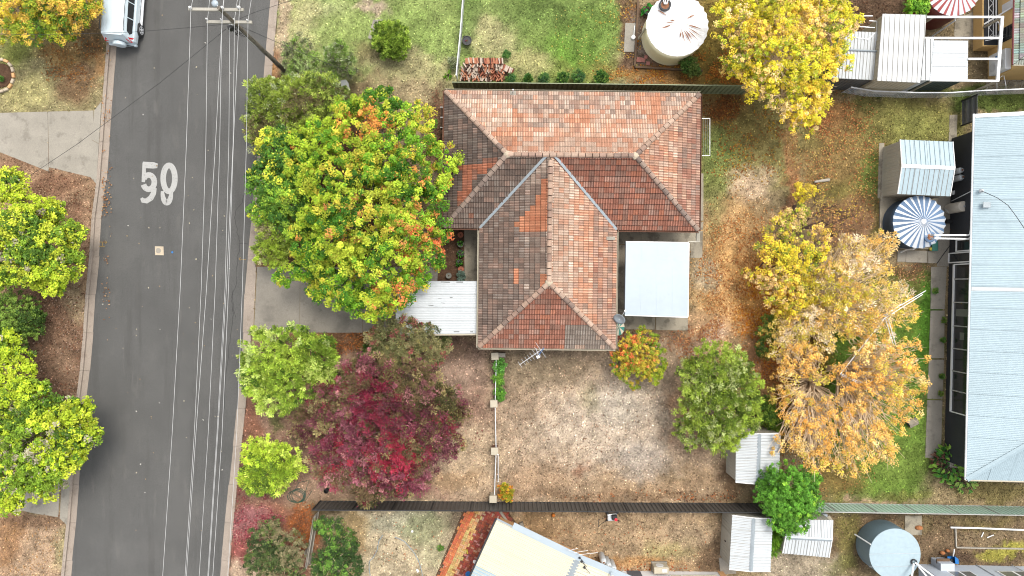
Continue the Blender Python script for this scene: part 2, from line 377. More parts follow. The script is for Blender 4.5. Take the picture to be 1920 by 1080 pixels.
# ------------------------------------------------------------------ ground colours
ZONES = [
 # px, py, rx, ry, colour, strength, softness ; later ones paint over earlier ones
 (690, 70, 260, 115, (158, 172, 98), 1, .25), (600, 40, 60, 45, (182, 182, 130), .75, .6), (565, 50, 35, 80, (190, 176, 128), .6, .6), (700, 12, 40, 14, (205, 178, 155), .9, .5),
 (760, 70, 80, 60, (150, 172, 88), .6, .6), (630, 60, 50, 40, (168, 184, 100), .7, .6), (745, 120, 75, 30, (188, 172, 130), .8, .6), (700, 100, 40, 25, (150, 128, 92), .6, .6), (800, 150, 90, 40, (176, 164, 118), .8, .5),
 (530, 40, 16, 130, (196, 170, 140), .9, .5), (518, 140, 16, 60, (188, 128, 90), .8, .6), (700, 170, 150, 26, (176, 152, 118), .8, .5),
 (1010, 60, 165, 110, (140, 158, 82), 1, .2), (925, 70, 60, 60, (196, 182, 134), .75, .7), (930, 20, 60, 30, (150, 168, 92), .8, .6), (1040, 25, 110, 40, (112, 132, 66), .85, .6), (1080, 100, 60, 40, (112, 150, 52), .85, .7), (1110, 60, 60, 50, (120, 146, 66), .8, .7),
 (985, 120, 45, 28, (190, 175, 122), .7, .6), (880, 55, 20, 90, (118, 140, 72), .7, .6), (1130, 130, 110, 22, (142, 140, 70), .7, .6),
 (1180, 20, 24, 60, (128, 100, 70), .9, .5), (1250, 70, 90, 72, (128, 100, 78), 1, .15), (1200, 70, 20, 50, (150, 132, 118), .8, .5), (1260, 140, 130, 20, (168, 120, 66), .8, .6), (1380, 120, 110, 60, (158, 112, 58), 1, .3),
 (1440, 20, 160, 160, (140, 118, 56), 1, .3), (1620, 30, 80, 60, (118, 92, 72), 1, .3), (1640, 120, 110, 60, (128, 104, 74), 1, .3),
 # rear yard of the house
 (1400, 270, 95, 100, (156, 144, 88), 1, .2), (1360, 200, 55, 30, (128, 92, 52), 1, .5), (1350, 280, 40, 60, (124, 138, 72), .9, .6), (1410, 350, 48, 36, (222, 190, 158), .85, .6), (1345, 350, 30, 60, (136, 142, 76), .9, .6), (1400, 240, 40, 40, (140, 138, 76), .7, .7),
 (1410, 240, 60, 60, (150, 120, 66), .5, .8), (1380, 430, 85, 60, (210, 166, 112), .9, .5), (1340, 400, 20, 60, (150, 140, 88), .6, .6), (1380, 540, 90, 110, (222, 172, 110), .95, .4), (1320, 510, 26, 40, (190, 170, 140), .9, .5),
 (1430, 560, 66, 100, (228, 168, 92), .95, .6), (1320, 640, 70, 70, (214, 170, 126), .9, .5), (1340, 620, 24, 24, (218, 186, 160), .8, .6), (1430, 660, 50, 80, (206, 150, 104), .9, .5), (1250, 640, 100, 25, (138, 108, 88), .8, .5), (1480, 320, 14, 140, (186, 128, 88), .8, .4),
 (1440, 790, 60, 70, (132, 110, 62), .9, .4),
 # lawn in front of the house
 (1080, 800, 300, 165, (188, 160, 132), 1, .1), (1130, 800, 170, 100, (212, 190, 168), .85, .8), (1010, 690, 120, 45, (150, 130, 104), .8, .6), (1110, 750, 30, 30, (150, 140, 100), .6, .7), (980, 760, 50, 50, (160, 132, 106), .6, .7),
 (1170, 760, 60, 40, (216, 200, 182), .7, .8), (1290, 770, 40, 80, (196, 148, 110), .8, .7), (1240, 900, 180, 40, (180, 148, 114), .8, .6), (1090, 870, 20, 12, (150, 100, 74), .7, .7), (1150, 930, 260, 14, (150, 118, 88), .7, .5), (1370, 900, 26, 50, (140, 108, 80), .8, .6), (1260, 885, 30, 16, (150, 124, 92), .8, .7), (1200, 860, 70, 40, (196, 182, 170), .6, .8),
 (1020, 900, 90, 40, (180, 146, 114), .7, .7),
 # between road and yard fence
 (680, 780, 250, 170, (168, 132, 112), 1, .15), (870, 700, 60, 50, (178, 148, 128), .9, .6), (880, 860, 70, 80, (206, 178, 146), .95, .5), (860, 900, 60, 20, (192, 156, 118), .8, .6), (845, 650, 60, 18, (108, 88, 72), .8, .6), (650, 640, 70, 30, (138, 100, 72), 1, .4), (580, 640, 40, 16, (168, 112, 70), .8, .6),
 (700, 660, 40, 30, (88, 94, 40), .7, .5), (520, 790, 16, 20, (88, 104, 46), .7, .5), (465, 800, 24, 140, (150, 108, 90), 1, .3), (500, 930, 80, 22, (150, 110, 94), .9, .5), (610, 920, 90, 24, (196, 160, 132), .8, .5), (470, 790, 20, 40, (160, 110, 86), .8, .5),
 (600, 350, 140, 200, (112, 84, 62), 1, .3), (865, 470, 30, 70, (108, 84, 66), 1, .2), (820, 240, 30, 80, (130, 100, 76), 1, .4), (520, 500, 30, 12, (176, 132, 96), .9, .4),
 # south strip
 (500, 1020, 90, 75, (164, 112, 92), 1, .2), (470, 985, 50, 36, (172, 112, 112), .95, .5), (450, 1040, 26, 30, (176, 98, 94), .8, .6), (450, 1075, 40, 24, (200, 172, 146), .9, .5), (570, 985, 36, 44, (156, 98, 62), .9, .4),
 (740, 1020, 130, 80, (202, 182, 150), 1, .2), (745, 980, 80, 24, (178, 172, 146), .8, .6), (800, 990, 50, 28, (150, 152, 110), .7, .7), (670, 1000, 26, 60, (194, 164, 118), .9, .5), (620, 960, 40, 14, (120, 100, 72), .8, .5), (860, 975, 26, 26, (118, 100, 84), .8, .5), (815, 1040, 30, 30, (186, 180, 140), .6, .6),
 (1170, 1020, 230, 75, (186, 156, 122), 1, .15), (1000, 985, 80, 26, (164, 132, 96), .8, .6), (1250, 1030, 70, 26, (184, 168, 112), .7, .7), (1340, 1040, 28, 40, (128, 98, 74), .7, .6), (1180, 1060, 130, 14, (204, 152, 94), .7, .6), (1300, 1000, 60, 30, (196, 168, 136), .6, .7),
 # right neighbour
 (1640, 240, 170, 60, (140, 130, 72), 1, .25), (1720, 240, 70, 40, (152, 150, 80), .9, .7), (1560, 220, 60, 50, (148, 102, 64), .85, .6), (1700, 170, 130, 14, (98, 104, 48), .9, .4), (1580, 330, 100, 90, (152, 124, 76), 1, .4), (1630, 330, 26, 60, (112, 126, 56), .9, .6), (1570, 360, 50, 30, (138, 132, 66), .6, .7), (1640, 430, 12, 50, (92, 116, 44), .9, .4),
 (1590, 420, 70, 60, (150, 110, 80), .8, .6), (1860, 190, 80, 26, (100, 112, 52), 1, .3),
 (1690, 530, 60, 40, (128, 104, 66), 1, .5), (1730, 500, 20, 16, (96, 72, 56), .8, .5), (1640, 740, 120, 220, (108, 138, 50), 1, .25), (1735, 620, 24, 110, (92, 136, 42), 1, .4), (1710, 830, 50, 80, (132, 162, 66), .9, .6), (1500, 700, 60, 130, (128, 102, 50), 1, .4), (1640, 870, 130, 50, (128, 148, 64), .8, .6), (1570, 900, 60, 40, (150, 116, 70), .8, .6), (1860, 920, 100, 22, (140, 124, 80), 1, .4), (1700, 930, 60, 14, (128, 128, 62), .7, .5),
 (1640, 943, 100, 5, (196, 160, 134), .8, .6),
 # south-east gardens
 (1680, 1015, 260, 58, (134, 110, 84), 1, .15), (1500, 1060, 80, 40, (182, 164, 140), 1, .4), (1590, 1000, 30, 50, (140, 128, 72), .9, .5), (1580, 1060, 40, 20, (128, 124, 66), .8, .6), (1720, 990, 40, 20, (146, 128, 86), .6, .6), (1840, 975, 80, 14, (150, 132, 84), .7, .6), (1850, 1000, 70, 20, (150, 128, 98), .8, .5), (1880, 1035, 60, 16, (178, 168, 74), .95, .4), (1790, 1040, 40, 16, (104, 82, 66), .9, .5), (1640, 965, 60, 10, (110, 96, 74), .8, .5),
 # west verge
 (80, 130, 130, 90, (170, 156, 112), 1, .15), (30, 90, 50, 40, (134, 138, 70), 1, .6), (120, 100, 60, 26, (176, 140, 86), .9, .6), (145, 150, 50, 50, (142, 112, 82), .95, .5), (50, 170, 50, 34, (188, 176, 118), .8, .6), (170, 60, 26, 50, (118, 92, 66), .8, .5), (180, 110, 14, 40, (176, 130, 84), .7, .6),
 (80, 380, 120, 110, (178, 142, 112), 1, .2), (110, 350, 60, 26, (146, 106, 82), .8, .6), (140, 400, 30, 26, (132, 92, 72), .8, .7), (50, 310, 50, 16, (140, 104, 80), .8, .6), (60, 480, 120, 90, (176, 138, 108), 1, .3),
 (100, 640, 90, 130, (138, 106, 84), 1, .25), (140, 560, 26, 50, (176, 152, 118), .8, .6), (130, 700, 22, 80, (156, 124, 100), .8, .6), (60, 760, 60, 50, (118, 88, 68), .8, .5),
 (50, 1030, 120, 75, (190, 158, 128), 1, .12), (12, 1000, 40, 60, (168, 124, 86), .8, .6), (110, 1040, 14, 60, (176, 166, 116), .6, .6), (60, 970, 80, 14, (136, 104, 80), .8, .5),
]
def ground_colour(X, Y):
    """plan metres -> linear base colour"""
    px = 960 + X * 29.8; py = 540 - Y * 29.8
    wx = (fbm(X, Y, 0.5, 11) - .5) * 44 + (fbm(X, Y, 2.6, 17) - .5) * 26; wy = (fbm(X, Y, 0.5, 23) - .5) * 44 + (fbm(X, Y, 2.6, 29) - .5) * 26
    qx = px + wx; qy = py + wy
    col = np.zeros(X.shape + (3,)); col[...] = S(160, 138, 104)
    far = fbm(X, Y, 0.08, 5)[..., None]; col = col * (0.8 + 0.4 * far)
    m1 = fbm(X, Y, 1.1, 41, 5)
    for (cx, cy, rx, ry, c, st, so_) in ZONES:
        sel = (np.abs(qx - cx) < rx * 1.6) & (np.abs(qy - cy) < ry * 1.6)
        if not sel.any(): continue
        d = np.sqrt(((qx[sel] - cx) / rx) ** 2 + ((qy[sel] - cy) / ry) ** 2) if so_ > .3 else (np.abs((qx[sel] - cx) / rx) ** 5 + np.abs((qy[sel] - cy) / ry) ** 5) ** .2
        w = (1 - sstep(1 - so_, 1 + so_ * .5, d + (m1[sel] - .5) * 0.9 * so_)) * st
        col[sel] = col[sel] * (1 - w[:, None]) + np.array(S(*c)) * w[:, None]
    # mottling of dry and dark tufts
    f = fbm(X, Y, 2.2, 61, 4); g = fbm(X, Y, 6.0, 71, 3)
    f = sstep(.22, .78, f); col *= (0.80 + 0.54 * f)[..., None]; col *= (0.86 + 0.40 * g)[..., None]; col = (col * .93 + col.mean(-1, keepdims=True) * .07) * np.array([1.05, 1.08, 1.06])
    inside = sstep(0, 3, 38 - np.abs(X)) * sstep(0, 2, 23 - np.abs(Y))
    return col * inside[..., None] + np.array(S(158, 142, 104)) * (1 - inside[..., None])

xs = np.concatenate([[-900, -500, -250, -120, -70, -50], np.arange(-37, 37.01, 0.16), [50, 70, 120, 250, 500, 900]])
ys = np.concatenate([[-900, -500, -250, -120, -60, -34], np.arange(-22, 22.01, 0.16), [34, 60, 120, 250, 500, 900]])
GX, GY = np.meshgrid(xs, ys)
gz = np.zeros(GX.shape)
lft = interp_x(RL, GY) - GW - KW; rgt = interp_x(RR, GY) + GW + KW
gz[(GX > lft + 0.02) & (GX < rgt - 0.02)] = -0.20
gcol = ground_colour(GX, GY)
gz += np.where((gz > -0.1), (fbm(GX, GY, 1.2, 90) - 0.5) * 0.03, 0)
ny, nx = GX.shape
me = bpy.data.meshes.new('ground'); me.vertices.add(nx * ny)
me.vertices.foreach_set('co', np.stack([GX, GY, gz], -1).reshape(-1).astype(np.float32))
i0 = (np.arange(ny - 1)[:, None] * nx + np.arange(nx - 1)[None, :]).reshape(-1)
q = np.stack([i0, i0 + 1, i0 + nx + 1, i0 + nx], -1)
me.loops.add(q.size); me.loops.foreach_set('vertex_index', q.reshape(-1).astype(np.int32))
me.polygons.add(len(q)); me.polygons.foreach_set('loop_start', (np.arange(len(q)) * 4).astype(np.int32))
ca = me.color_attributes.new('Col', 'FLOAT_COLOR', 'POINT')
ca.data.foreach_set('color', np.concatenate([gcol, np.ones(GX.shape + (1,))], -1).reshape(-1).astype(np.float32))
me.materials.append(M_['ground']); me.update(); me.validate()
go = bpy.data.objects.new('ground', me); C.objects.link(go); struct(go)

# ------------------------------------------------------------------ road, gutters, kerbs
def strip(mb, line, o0, o1, z, mi=0, zb=None):
    """ribbon alongside a plan line; with zb it is a solid block"""
    for i in range(len(line) - 1):
        a, b = line[i], line[i + 1]
        q = [(a[0] + o0, a[1]), (a[0] + o1, a[1]), (b[0] + o1, b[1]), (b[0] + o0, b[1])]
        if zb is None: mb.face([(x, y, z) for x, y in q], mi)
        else: mb.prism(q, zb, z, mi)
mb = MB()
for a_, b_ in zip(np.arange(-600, 600, 3.0)[:-1], np.arange(-600, 600, 3.0)[1:]): mb.face([(float(interp_x(l_, y_)), float(y_), ZR) for l_, y_ in ((RL, a_), (RR, a_), (RR, b_), (RL, b_))])
struct(mb.build('road', M_['asphalt']))
def resample(line, step=2.4, lo=-26, hi=26):
    Y = np.arange(hi, lo, -step); X = interp_x(line, Y); return list(zip(X.tolist(), Y.tolist()))
rng = random.Random(3)
for line, sg in ((RL, -1), (RR, 1)):
    pts = resample(line)
    g = MB(); k = MB()
    for i in range(len(pts) - 1):
        a, b = pts[i], pts[i + 1]; t = 0.006 / 2.4; b2 = (b[0] + (a[0] - b[0]) * t * 2, b[1] + (a[1] - b[1]) * t * 2)
        j = rng.uniform(-.004, .004); e = rng.uniform(-.03, .02) * sg
        for (w0, w1, z, m) in ((0.0, GW, ZR + 0.008 + j, g), (GW + 0.002, GW + KW, 0.02 + j, k)):
            w0 = w0 + (-.03 if w0 == 0 else 0)
            q = [(a[0] + sg * w0 + (e if m is g else 0), a[1]), (a[0] + sg * w1, a[1]), (b2[0] + sg * w1, b2[1]), (b2[0] + sg * w0 + (e if m is g else 0), b2[1])]
            m.prism(q, -0.25, z)
    struct(g.build('gutter', M_['kerb'])); struct(k.build('kerb', M_['kerb']))

# slabs of concrete, each panel an object with a recessed joint round it
SLABS = []
def slab(name, quads, z, m, label=None, parent=None, zb=-0.06, keep=True):
    for q in quads:
        w = PL(q); SLABS.append(w) if keep else None
        cx = sum(p[0] for p in w) / len(w); cy = sum(p[1] for p in w) / len(w)
        w = [(cx + (p[0] - cx) * (1 - 0.012 / max(.3, abs(p[0] - cx) + .01)) if abs(p[0] - cx) > .05 else p[0], cy + (p[1] - cy) * (1 - 0.012 / max(.3, abs(p[1] - cy) + .01))) for p in w]
        mb = MB(); mb.prism(w, zb, z); struct(mb.build(name, m))
slab('driveway_slab', [[(-60, 213), (90, 209), (92, 322), (-60, 262)], [(90, 209), (176, 207), (172, 333), (92, 314)]], 0.020, M_['conc'])
slab('driveway_crossing', [[(177, 207), (191, 190), (186, 270), (172, 262)], [(172, 262), (186, 270), (181, 345), (170, 333)]], 0.026, M_['conc'])
slab('driveway_slab', [[(-60, 890), (114, 880), (110, 970), (60, 962), (-60, 930)]], 0.020, M_['conc'])
slab('driveway_crossing', [[(118, 870), (135, 868), (126, 985), (112, 972)]], 0.026, M_['conc'])
slab('driveway_slab', [[(482, 500), (563, 500), (562, 622), (476, 622)], [(563, 500), (680, 500), (680, 624), (562, 624)], [(680, 500), (905, 500), (905, 622), (680, 622)]], 0.020, M_['drive'])
slab('driveway_crossing', [[(470, 500), (481, 500), (475, 622), (462, 622)]], 0.026, M_['kerb'])
slab('porch_slab', [[(870, 400), (925, 400), (925, 530), (871, 530)]], 0.10, M_['conc_dark'])
slab('patio_slab', [[(1160, 400), (1202, 400), (1202, 458), (1160, 458)], [(1202, 400), (1300, 400), (1300, 458), (1202, 458)],
                    [(1150, 459), (1230, 459), (1228, 618), (1156, 618)], [(1231, 459), (1290, 459), (1290, 620), (1229, 619)]], 0.04, M_['conc_dark'])
slab('path_slab', [[(1300, 325), (1319, 325), (1319, 414), (1300, 414)], [(1300, 416), (1319, 416), (1318, 431), (1300, 431)], [(1294, 433), (1318, 433), (1317, 484), (1294, 484)]], 0.03, M_['conc_dark'])
slab('path_slab', [[(1745, 500), (1775, 500), (1771, 580), (1744, 580)], [(1744, 582), (1771, 582), (1770, 672), (1741, 672)], [(1741, 674), (1770, 674), (1767, 748), (1738, 748)],
                   [(1738, 750), (1767, 750), (1764, 862), (1734, 858)], [(1758, 368), (1789, 368), (1786, 500), (1756, 500)]], 0.03, M_['conc'])
slab('tank_slab', [[(1649, 360), (1757, 360), (1757, 468), (1646, 468)]], 0.12, M_['conc_dark'])
slab('step_slab', [[(1682, 469), (1698, 469), (1697, 491), (1681, 491)], [(1698, 469), (1738, 470), (1738, 493), (1697, 492)], [(1739, 470), (1757, 470), (1756, 494), (1739, 494)]], 0.07, M_['conc'])
slab('path_slab', [[(1648, 268), (1658, 268), (1655, 372), (1645, 372)], [(1780, 215), (1795, 215), (1790, 368), (1774, 368)]], 0.03, M_['conc_dark'])
slab('concrete_pad', [[(1172, 43), (1193, 44), (1189, 98), (1169, 98)]], 0.06, M_['conc'])
slab('concrete_pad', [[(1696, 966), (1728, 966), (1728, 1003), (1695, 1003)]], 0.05, M_['conc_dark'])
slab('concrete_pad', [[(1347, 1045), (1380, 1045), (1380, 1075), (1350, 1077)]], 0.06, M_['conc'])
slab('concrete_pad', [[(700, 37), (718, 37), (700, 76), (690, 72)]], 0.05, M_['conc'])
slab('gravel_apron', [[(1790, 38), (1828, 20), (1826, 68), (1788, 70)]], 0.03, M_['conc_dark'])
mb = MB(); mb.prism(PL([(830, 380), (872, 380), (872, 530), (820, 532)]), -0.05, 0.05); struct(mb.build('garden_bed', M_['mulch']))

# ------------------------------------------------------------------ grass blades, litter (nobody could count them)
def quads_mesh(name, V, col, m, nper=4, smooth=False):
    """V (N,nper,3), col (N,3)"""
    n = V.shape[0]; me = bpy.data.meshes.new(name); me.vertices.add(n * nper)
    me.vertices.foreach_set('co', V.reshape(-1).astype(np.float32))
    me.loops.add(n * nper); me.loops.foreach_set('vertex_index', np.arange(n * nper, dtype=np.int32))
    me.polygons.add(n); me.polygons.foreach_set('loop_start', (np.arange(n) * nper).astype(np.int32))
    ca = me.color_attributes.new('Col', 'FLOAT_COLOR', 'POINT')
    cc = np.concatenate([col, np.ones((n, 1))], 1)
    ca.data.foreach_set('color', np.repeat(cc, nper, 0).reshape(-1).astype(np.float32))
    me.materials.append(m); me.update(); return me
nr = np.random.RandomState(7)
def free(X, Y):
    ok = ~((X > interp_x(RL, Y) - GW - KW) & (X < interp_x(RR, Y) + GW + KW))
    for s_ in SLABS: ok &= ~ray_in(s_, X, Y)
    return ok
N = 300000
X = nr.uniform(-33, 33, N); Y = nr.uniform(-18.6, 18.6, N)
ok = free(X, Y); X = X[ok]; Y = Y[ok]; n = len(X)
bc = ground_colour(X, Y) * np.exp(nr.normal(0.12, .48, (n, 1))) * nr.uniform(0.94, 1.06, (n, 3))
L_ = nr.uniform(.05, .13, n); W_ = nr.uniform(.014, .038, n); A = nr.uniform(0, 2 * pi, n); Zt = nr.uniform(.005, .06, n)
dx, dy = np.cos(A), np.sin(A)
V = np.zeros((n, 3, 3)); V[:, 0] = np.stack([X - dy * W_, Y + dx * W_, np.full(n, .018)], 1); V[:, 1] = np.stack([X + dy * W_, Y - dx * W_, np.full(n, .018)], 1)
V[:, 2] = np.stack([X + dx * L_, Y + dy * L_, Zt + .02], 1)
o = bpy.data.objects.new('grass', quads_mesh('grass', V, bc, M_['blade'], 3)); C.objects.link(o); stuff(o)
o['label'] = 'dry and green grass blades covering the yards'

LEAFZ = [ # px,py,rx,ry,count,colours
 (1390, 520, 100, 150, 5600, [(226, 164, 100), (206, 132, 74), (234, 190, 130), (170, 106, 66)]), (1440, 590, 60, 110, 5200, [(226, 140, 48), (214, 120, 44), (236, 170, 70)]),
 (1400, 260, 90, 90, 1500, [(150, 92, 50), (186, 120, 66), (204, 160, 60)]), (1350, 200, 50, 26, 700, [(120, 74, 44), (160, 100, 52)]), (1580, 330, 110, 110, 2200, [(178, 112, 74), (206, 150, 96), (222, 190, 110)]), (1560, 220, 80, 50, 1500, [(170, 104, 66), (206, 150, 96)]),
 (1260, 140, 140, 22, 2000, [(196, 128, 66), (178, 104, 52), (220, 160, 70)]), (1180, 70, 26, 80, 420, [(206, 140, 70), (222, 180, 90)]), (1350, 130, 70, 40, 1500, [(178, 108, 52), (206, 136, 60)]), (1120, 60, 90, 90, 260, [(222, 206, 120), (216, 190, 90)]),
 (1570, 890, 70, 50, 350, [(206, 158, 100), (186, 134, 86)]), (1490, 720, 60, 160, 3000, [(206, 148, 84), (160, 100, 56)]), (1640, 700, 110, 150, 400, [(222, 170, 100)]), (1700, 520, 50, 30, 500, [(150, 110, 84), (206, 160, 110)]),
 (1320, 640, 70, 60, 1600, [(206, 150, 100), (176, 112, 78)]), (1430, 700, 50, 80, 2000, [(168, 104, 66), (206, 138, 84)]), (1120, 800, 260, 130, 700, [(150, 116, 90), (220, 180, 150)]), (1180, 640, 60, 18, 500, [(130, 70, 60), (170, 90, 70)]), (1240, 930, 200, 12, 300, [(108, 78, 60), (206, 120, 70)]),
 (640, 640, 80, 24, 900, [(176, 104, 56), (206, 132, 70), (130, 88, 60)]), (690, 780, 230, 160, 1700, [(150, 84, 80), (206, 160, 140), (120, 84, 70)]), (480, 990, 60, 40, 1800, [(176, 84, 92), (150, 70, 80), (200, 120, 120)]), (570, 990, 34, 50, 800, [(198, 120, 64), (176, 96, 52)]), (470, 930, 50, 30, 600, [(158, 84, 88), (140, 90, 80)]),
 (130, 110, 60, 60, 900, [(196, 138, 78), (150, 100, 64)]), (110, 640, 70, 130, 1300, [(190, 160, 140), (150, 104, 80), (100, 74, 60)]), (100, 400, 90, 90, 900, [(140, 94, 72), (196, 164, 130)]), (860, 470, 26, 70, 300, [(176, 140, 116), (140, 84, 60)]), (50, 1030, 80, 60, 300, [(206, 160, 110)]),
 (1160, 1020, 200, 60, 260, [(206, 130, 90), (110, 80, 62)]), (1180, 1064, 130, 12, 160, [(206, 110, 60)]), (1700, 1010, 160, 50, 700, [(104, 84, 66), (170, 140, 108)]), (740, 1020, 110, 60, 140, [(214, 150, 110), (120, 104, 84)]), (200, 300, 10, 300, 500, [(196, 140, 90), (150, 100, 64), (206, 170, 130)]), (330, 500, 140, 600, 120, [(206, 196, 170), (170, 150, 120), (220, 216, 206)]), (1620, 40, 60, 50, 500, [(120, 84, 60), (90, 66, 50)]), (820, 230, 34, 70, 400, [(180, 120, 96), (120, 80, 60)]),
]
VX = []; VC = []
for (cx, cy, rx, ry, cnt, cols) in LEAFZ:
    a = nr.uniform(0, 2 * pi, cnt); r = np.sqrt(nr.uniform(0, 1, cnt)) * nr.uniform(.6, 1.15, cnt)
    c = P(cx, cy); X = c.x + np.cos(a) * r * rx / 29.8; Y = c.y + np.sin(a) * r * ry / 29.8
    ok = (free(X, Y) | (cx == 330) | (cx == 200)) & (fbm(X, Y, 1.1, 33) + nr.uniform(-.13, .13, cnt) > .46) ; X = X[ok]; Y = Y[ok]; n = len(X)
    L_ = nr.uniform(.035, .075, n); W_ = L_ * nr.uniform(.4, .8, n); A = nr.uniform(0, 2 * pi, n); dx, dy = np.cos(A), np.sin(A)
    z = nr.uniform(.02, .05, n) + (-.105 if cx == 330 else 0); V = np.zeros((n, 4, 3))
    for k, (a_, b_) in enumerate(((-1, 0), (0, 1), (1, 0), (0, -1))):
        V[:, k] = np.stack([X + dx * L_ * a_ - dy * W_ * b_, Y + dy * L_ * a_ + dx * W_ * b_, z + nr.uniform(-.012, .018, n)], 1)
    VX.append(V); VC.append(np.array([S(*cols[i]) for i in nr.randint(0, len(cols), n)]) * nr.uniform(.85, 1.6, (n, 1)))
o = bpy.data.objects.new('fallen_leaves', quads_mesh('fallen_leaves', np.concatenate(VX), np.concatenate(VC), M_['blade'], 4)); C.objects.link(o); stuff(o)
o['label'] = 'orange and brown leaf litter under the trees'

# ------------------------------------------------------------------ the tiled house
HE = 2.6; TLc = P(834, 170, HE); AX = Vector((cos(-0.0115), sin(-0.0115), 0)); AY = Vector((AX.y, -AX.x, 0))
def H(lx, ly, z): v = TLc + AX * lx + AY * ly; return Vector((v.x, v.y, z))
HR = HE + 1.70
house = thing('house', 'L-shaped house with terracotta hip roof, the only orange tiled roof in the yard', 'house', (H(6.2, 8, 0).x, H(6.2, 8, 0).y, 0))
ov = 0.5
mb = MB(); mb.prism([H(x, y, 0) for x, y in ((ov, ov), (15.1 - ov, ov), (15.1 - ov, 8.1 - ov), (10.25 - ov, 8.1 - ov), (10.25 - ov, 15.15 - ov), (2.15 + ov, 15.15 - ov), (2.15 + ov, 8.1 - ov), (ov, 8.1 - ov))], 0, HE - 0.12)
mb.build('wall', M_['brickred'], house)
E0 = HE
A_ = [H(0, 0, E0), H(15.1, 0, E0), H(15.1, 8.1, E0), H(0.02, 8.1, E0)]
rl, rr = H(3.75, 4.05, HR), H(11.0, 4.05, HR); J = H(6.2, 4.05, HR); vb_l, vb_r = H(2.15, 8.1, E0), H(10.25, 8.1, E0)
wl, wr, we = H(2.15, 15.15, E0), H(10.25, 15.15, E0), H(6.2, 11.29, HR)
SLOPES = {
 'top': [A_[1], A_[0], rl, rr], 'left': [A_[0], A_[3], rl], 'right': [A_[2], A_[1], rr],
 'bl': [A_[3], vb_l, J, rl], 'br': [vb_r, A_[2], rr, J],
 'wl': [vb_l, wl, we, J], 'wr': [wr, vb_r, J, we], 'wb': [wl, wr, we]}
mb = MB()
for k, p in SLOPES.items(): mb.slab3([q - Vector((0, 0, 0.03)) for q in p], 0.06)
roof = mb.build('roof', M_['deck'], house)
ORG = S(222, 148, 108); ORD = S(206, 120, 80); PNK = S(218, 174, 144); WHT = S(226, 202, 180); BRN = S(128, 107, 94); DRK = S(88, 78, 72); GRY = S(146, 134, 122); RED = S(174, 106, 82); PAL = S(232, 208, 184); ROS = S(182, 144, 124)
def pick(rg, table):
    t = sum(w for _, w in table); r = rg.random() * t
    for c, w in table:
        r -= w
        if r <= 0: return c
    return table[-1][0]
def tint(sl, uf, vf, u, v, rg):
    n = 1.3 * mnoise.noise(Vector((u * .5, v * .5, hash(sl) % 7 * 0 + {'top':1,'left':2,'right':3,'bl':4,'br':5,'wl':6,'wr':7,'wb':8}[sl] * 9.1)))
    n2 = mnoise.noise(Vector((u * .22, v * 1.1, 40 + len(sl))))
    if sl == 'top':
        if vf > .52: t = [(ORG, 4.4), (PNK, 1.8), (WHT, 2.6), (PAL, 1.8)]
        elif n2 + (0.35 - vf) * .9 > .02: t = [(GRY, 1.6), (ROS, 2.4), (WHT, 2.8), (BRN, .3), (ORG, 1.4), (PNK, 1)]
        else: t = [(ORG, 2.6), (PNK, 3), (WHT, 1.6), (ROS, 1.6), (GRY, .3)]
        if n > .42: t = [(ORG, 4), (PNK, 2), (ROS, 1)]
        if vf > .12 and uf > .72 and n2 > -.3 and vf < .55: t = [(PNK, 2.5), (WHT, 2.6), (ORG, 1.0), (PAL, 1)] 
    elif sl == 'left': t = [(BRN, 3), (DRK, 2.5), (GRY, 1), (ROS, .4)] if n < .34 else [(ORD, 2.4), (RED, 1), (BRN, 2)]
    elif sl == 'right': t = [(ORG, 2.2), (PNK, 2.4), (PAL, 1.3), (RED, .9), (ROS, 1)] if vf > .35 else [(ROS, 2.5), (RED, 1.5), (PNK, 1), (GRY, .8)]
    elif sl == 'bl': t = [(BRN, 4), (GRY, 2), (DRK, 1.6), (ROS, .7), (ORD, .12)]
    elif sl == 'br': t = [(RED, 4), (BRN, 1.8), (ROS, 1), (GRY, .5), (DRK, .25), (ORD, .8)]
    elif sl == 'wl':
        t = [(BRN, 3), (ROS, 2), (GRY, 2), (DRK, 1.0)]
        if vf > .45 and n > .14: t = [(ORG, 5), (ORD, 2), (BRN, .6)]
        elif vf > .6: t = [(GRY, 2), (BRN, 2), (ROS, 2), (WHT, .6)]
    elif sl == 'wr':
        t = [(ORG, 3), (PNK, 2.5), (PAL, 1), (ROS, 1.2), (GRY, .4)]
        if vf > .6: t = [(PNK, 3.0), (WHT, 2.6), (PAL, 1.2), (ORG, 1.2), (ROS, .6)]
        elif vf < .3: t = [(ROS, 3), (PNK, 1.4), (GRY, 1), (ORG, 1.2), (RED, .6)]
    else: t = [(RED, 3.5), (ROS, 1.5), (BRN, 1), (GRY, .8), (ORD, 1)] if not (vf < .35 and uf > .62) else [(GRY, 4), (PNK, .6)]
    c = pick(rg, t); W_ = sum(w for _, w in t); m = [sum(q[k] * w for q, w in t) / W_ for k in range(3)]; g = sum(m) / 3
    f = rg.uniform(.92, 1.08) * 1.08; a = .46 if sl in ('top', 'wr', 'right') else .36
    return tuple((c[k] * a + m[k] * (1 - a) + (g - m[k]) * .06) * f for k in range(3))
TW, TC = 0.30, 0.325
PROF = [(0, .020), (.035, .028), (.075, .006), (.140, .004), (.155, .020), (.190, .028), (.230, .006), (.288, .004)]
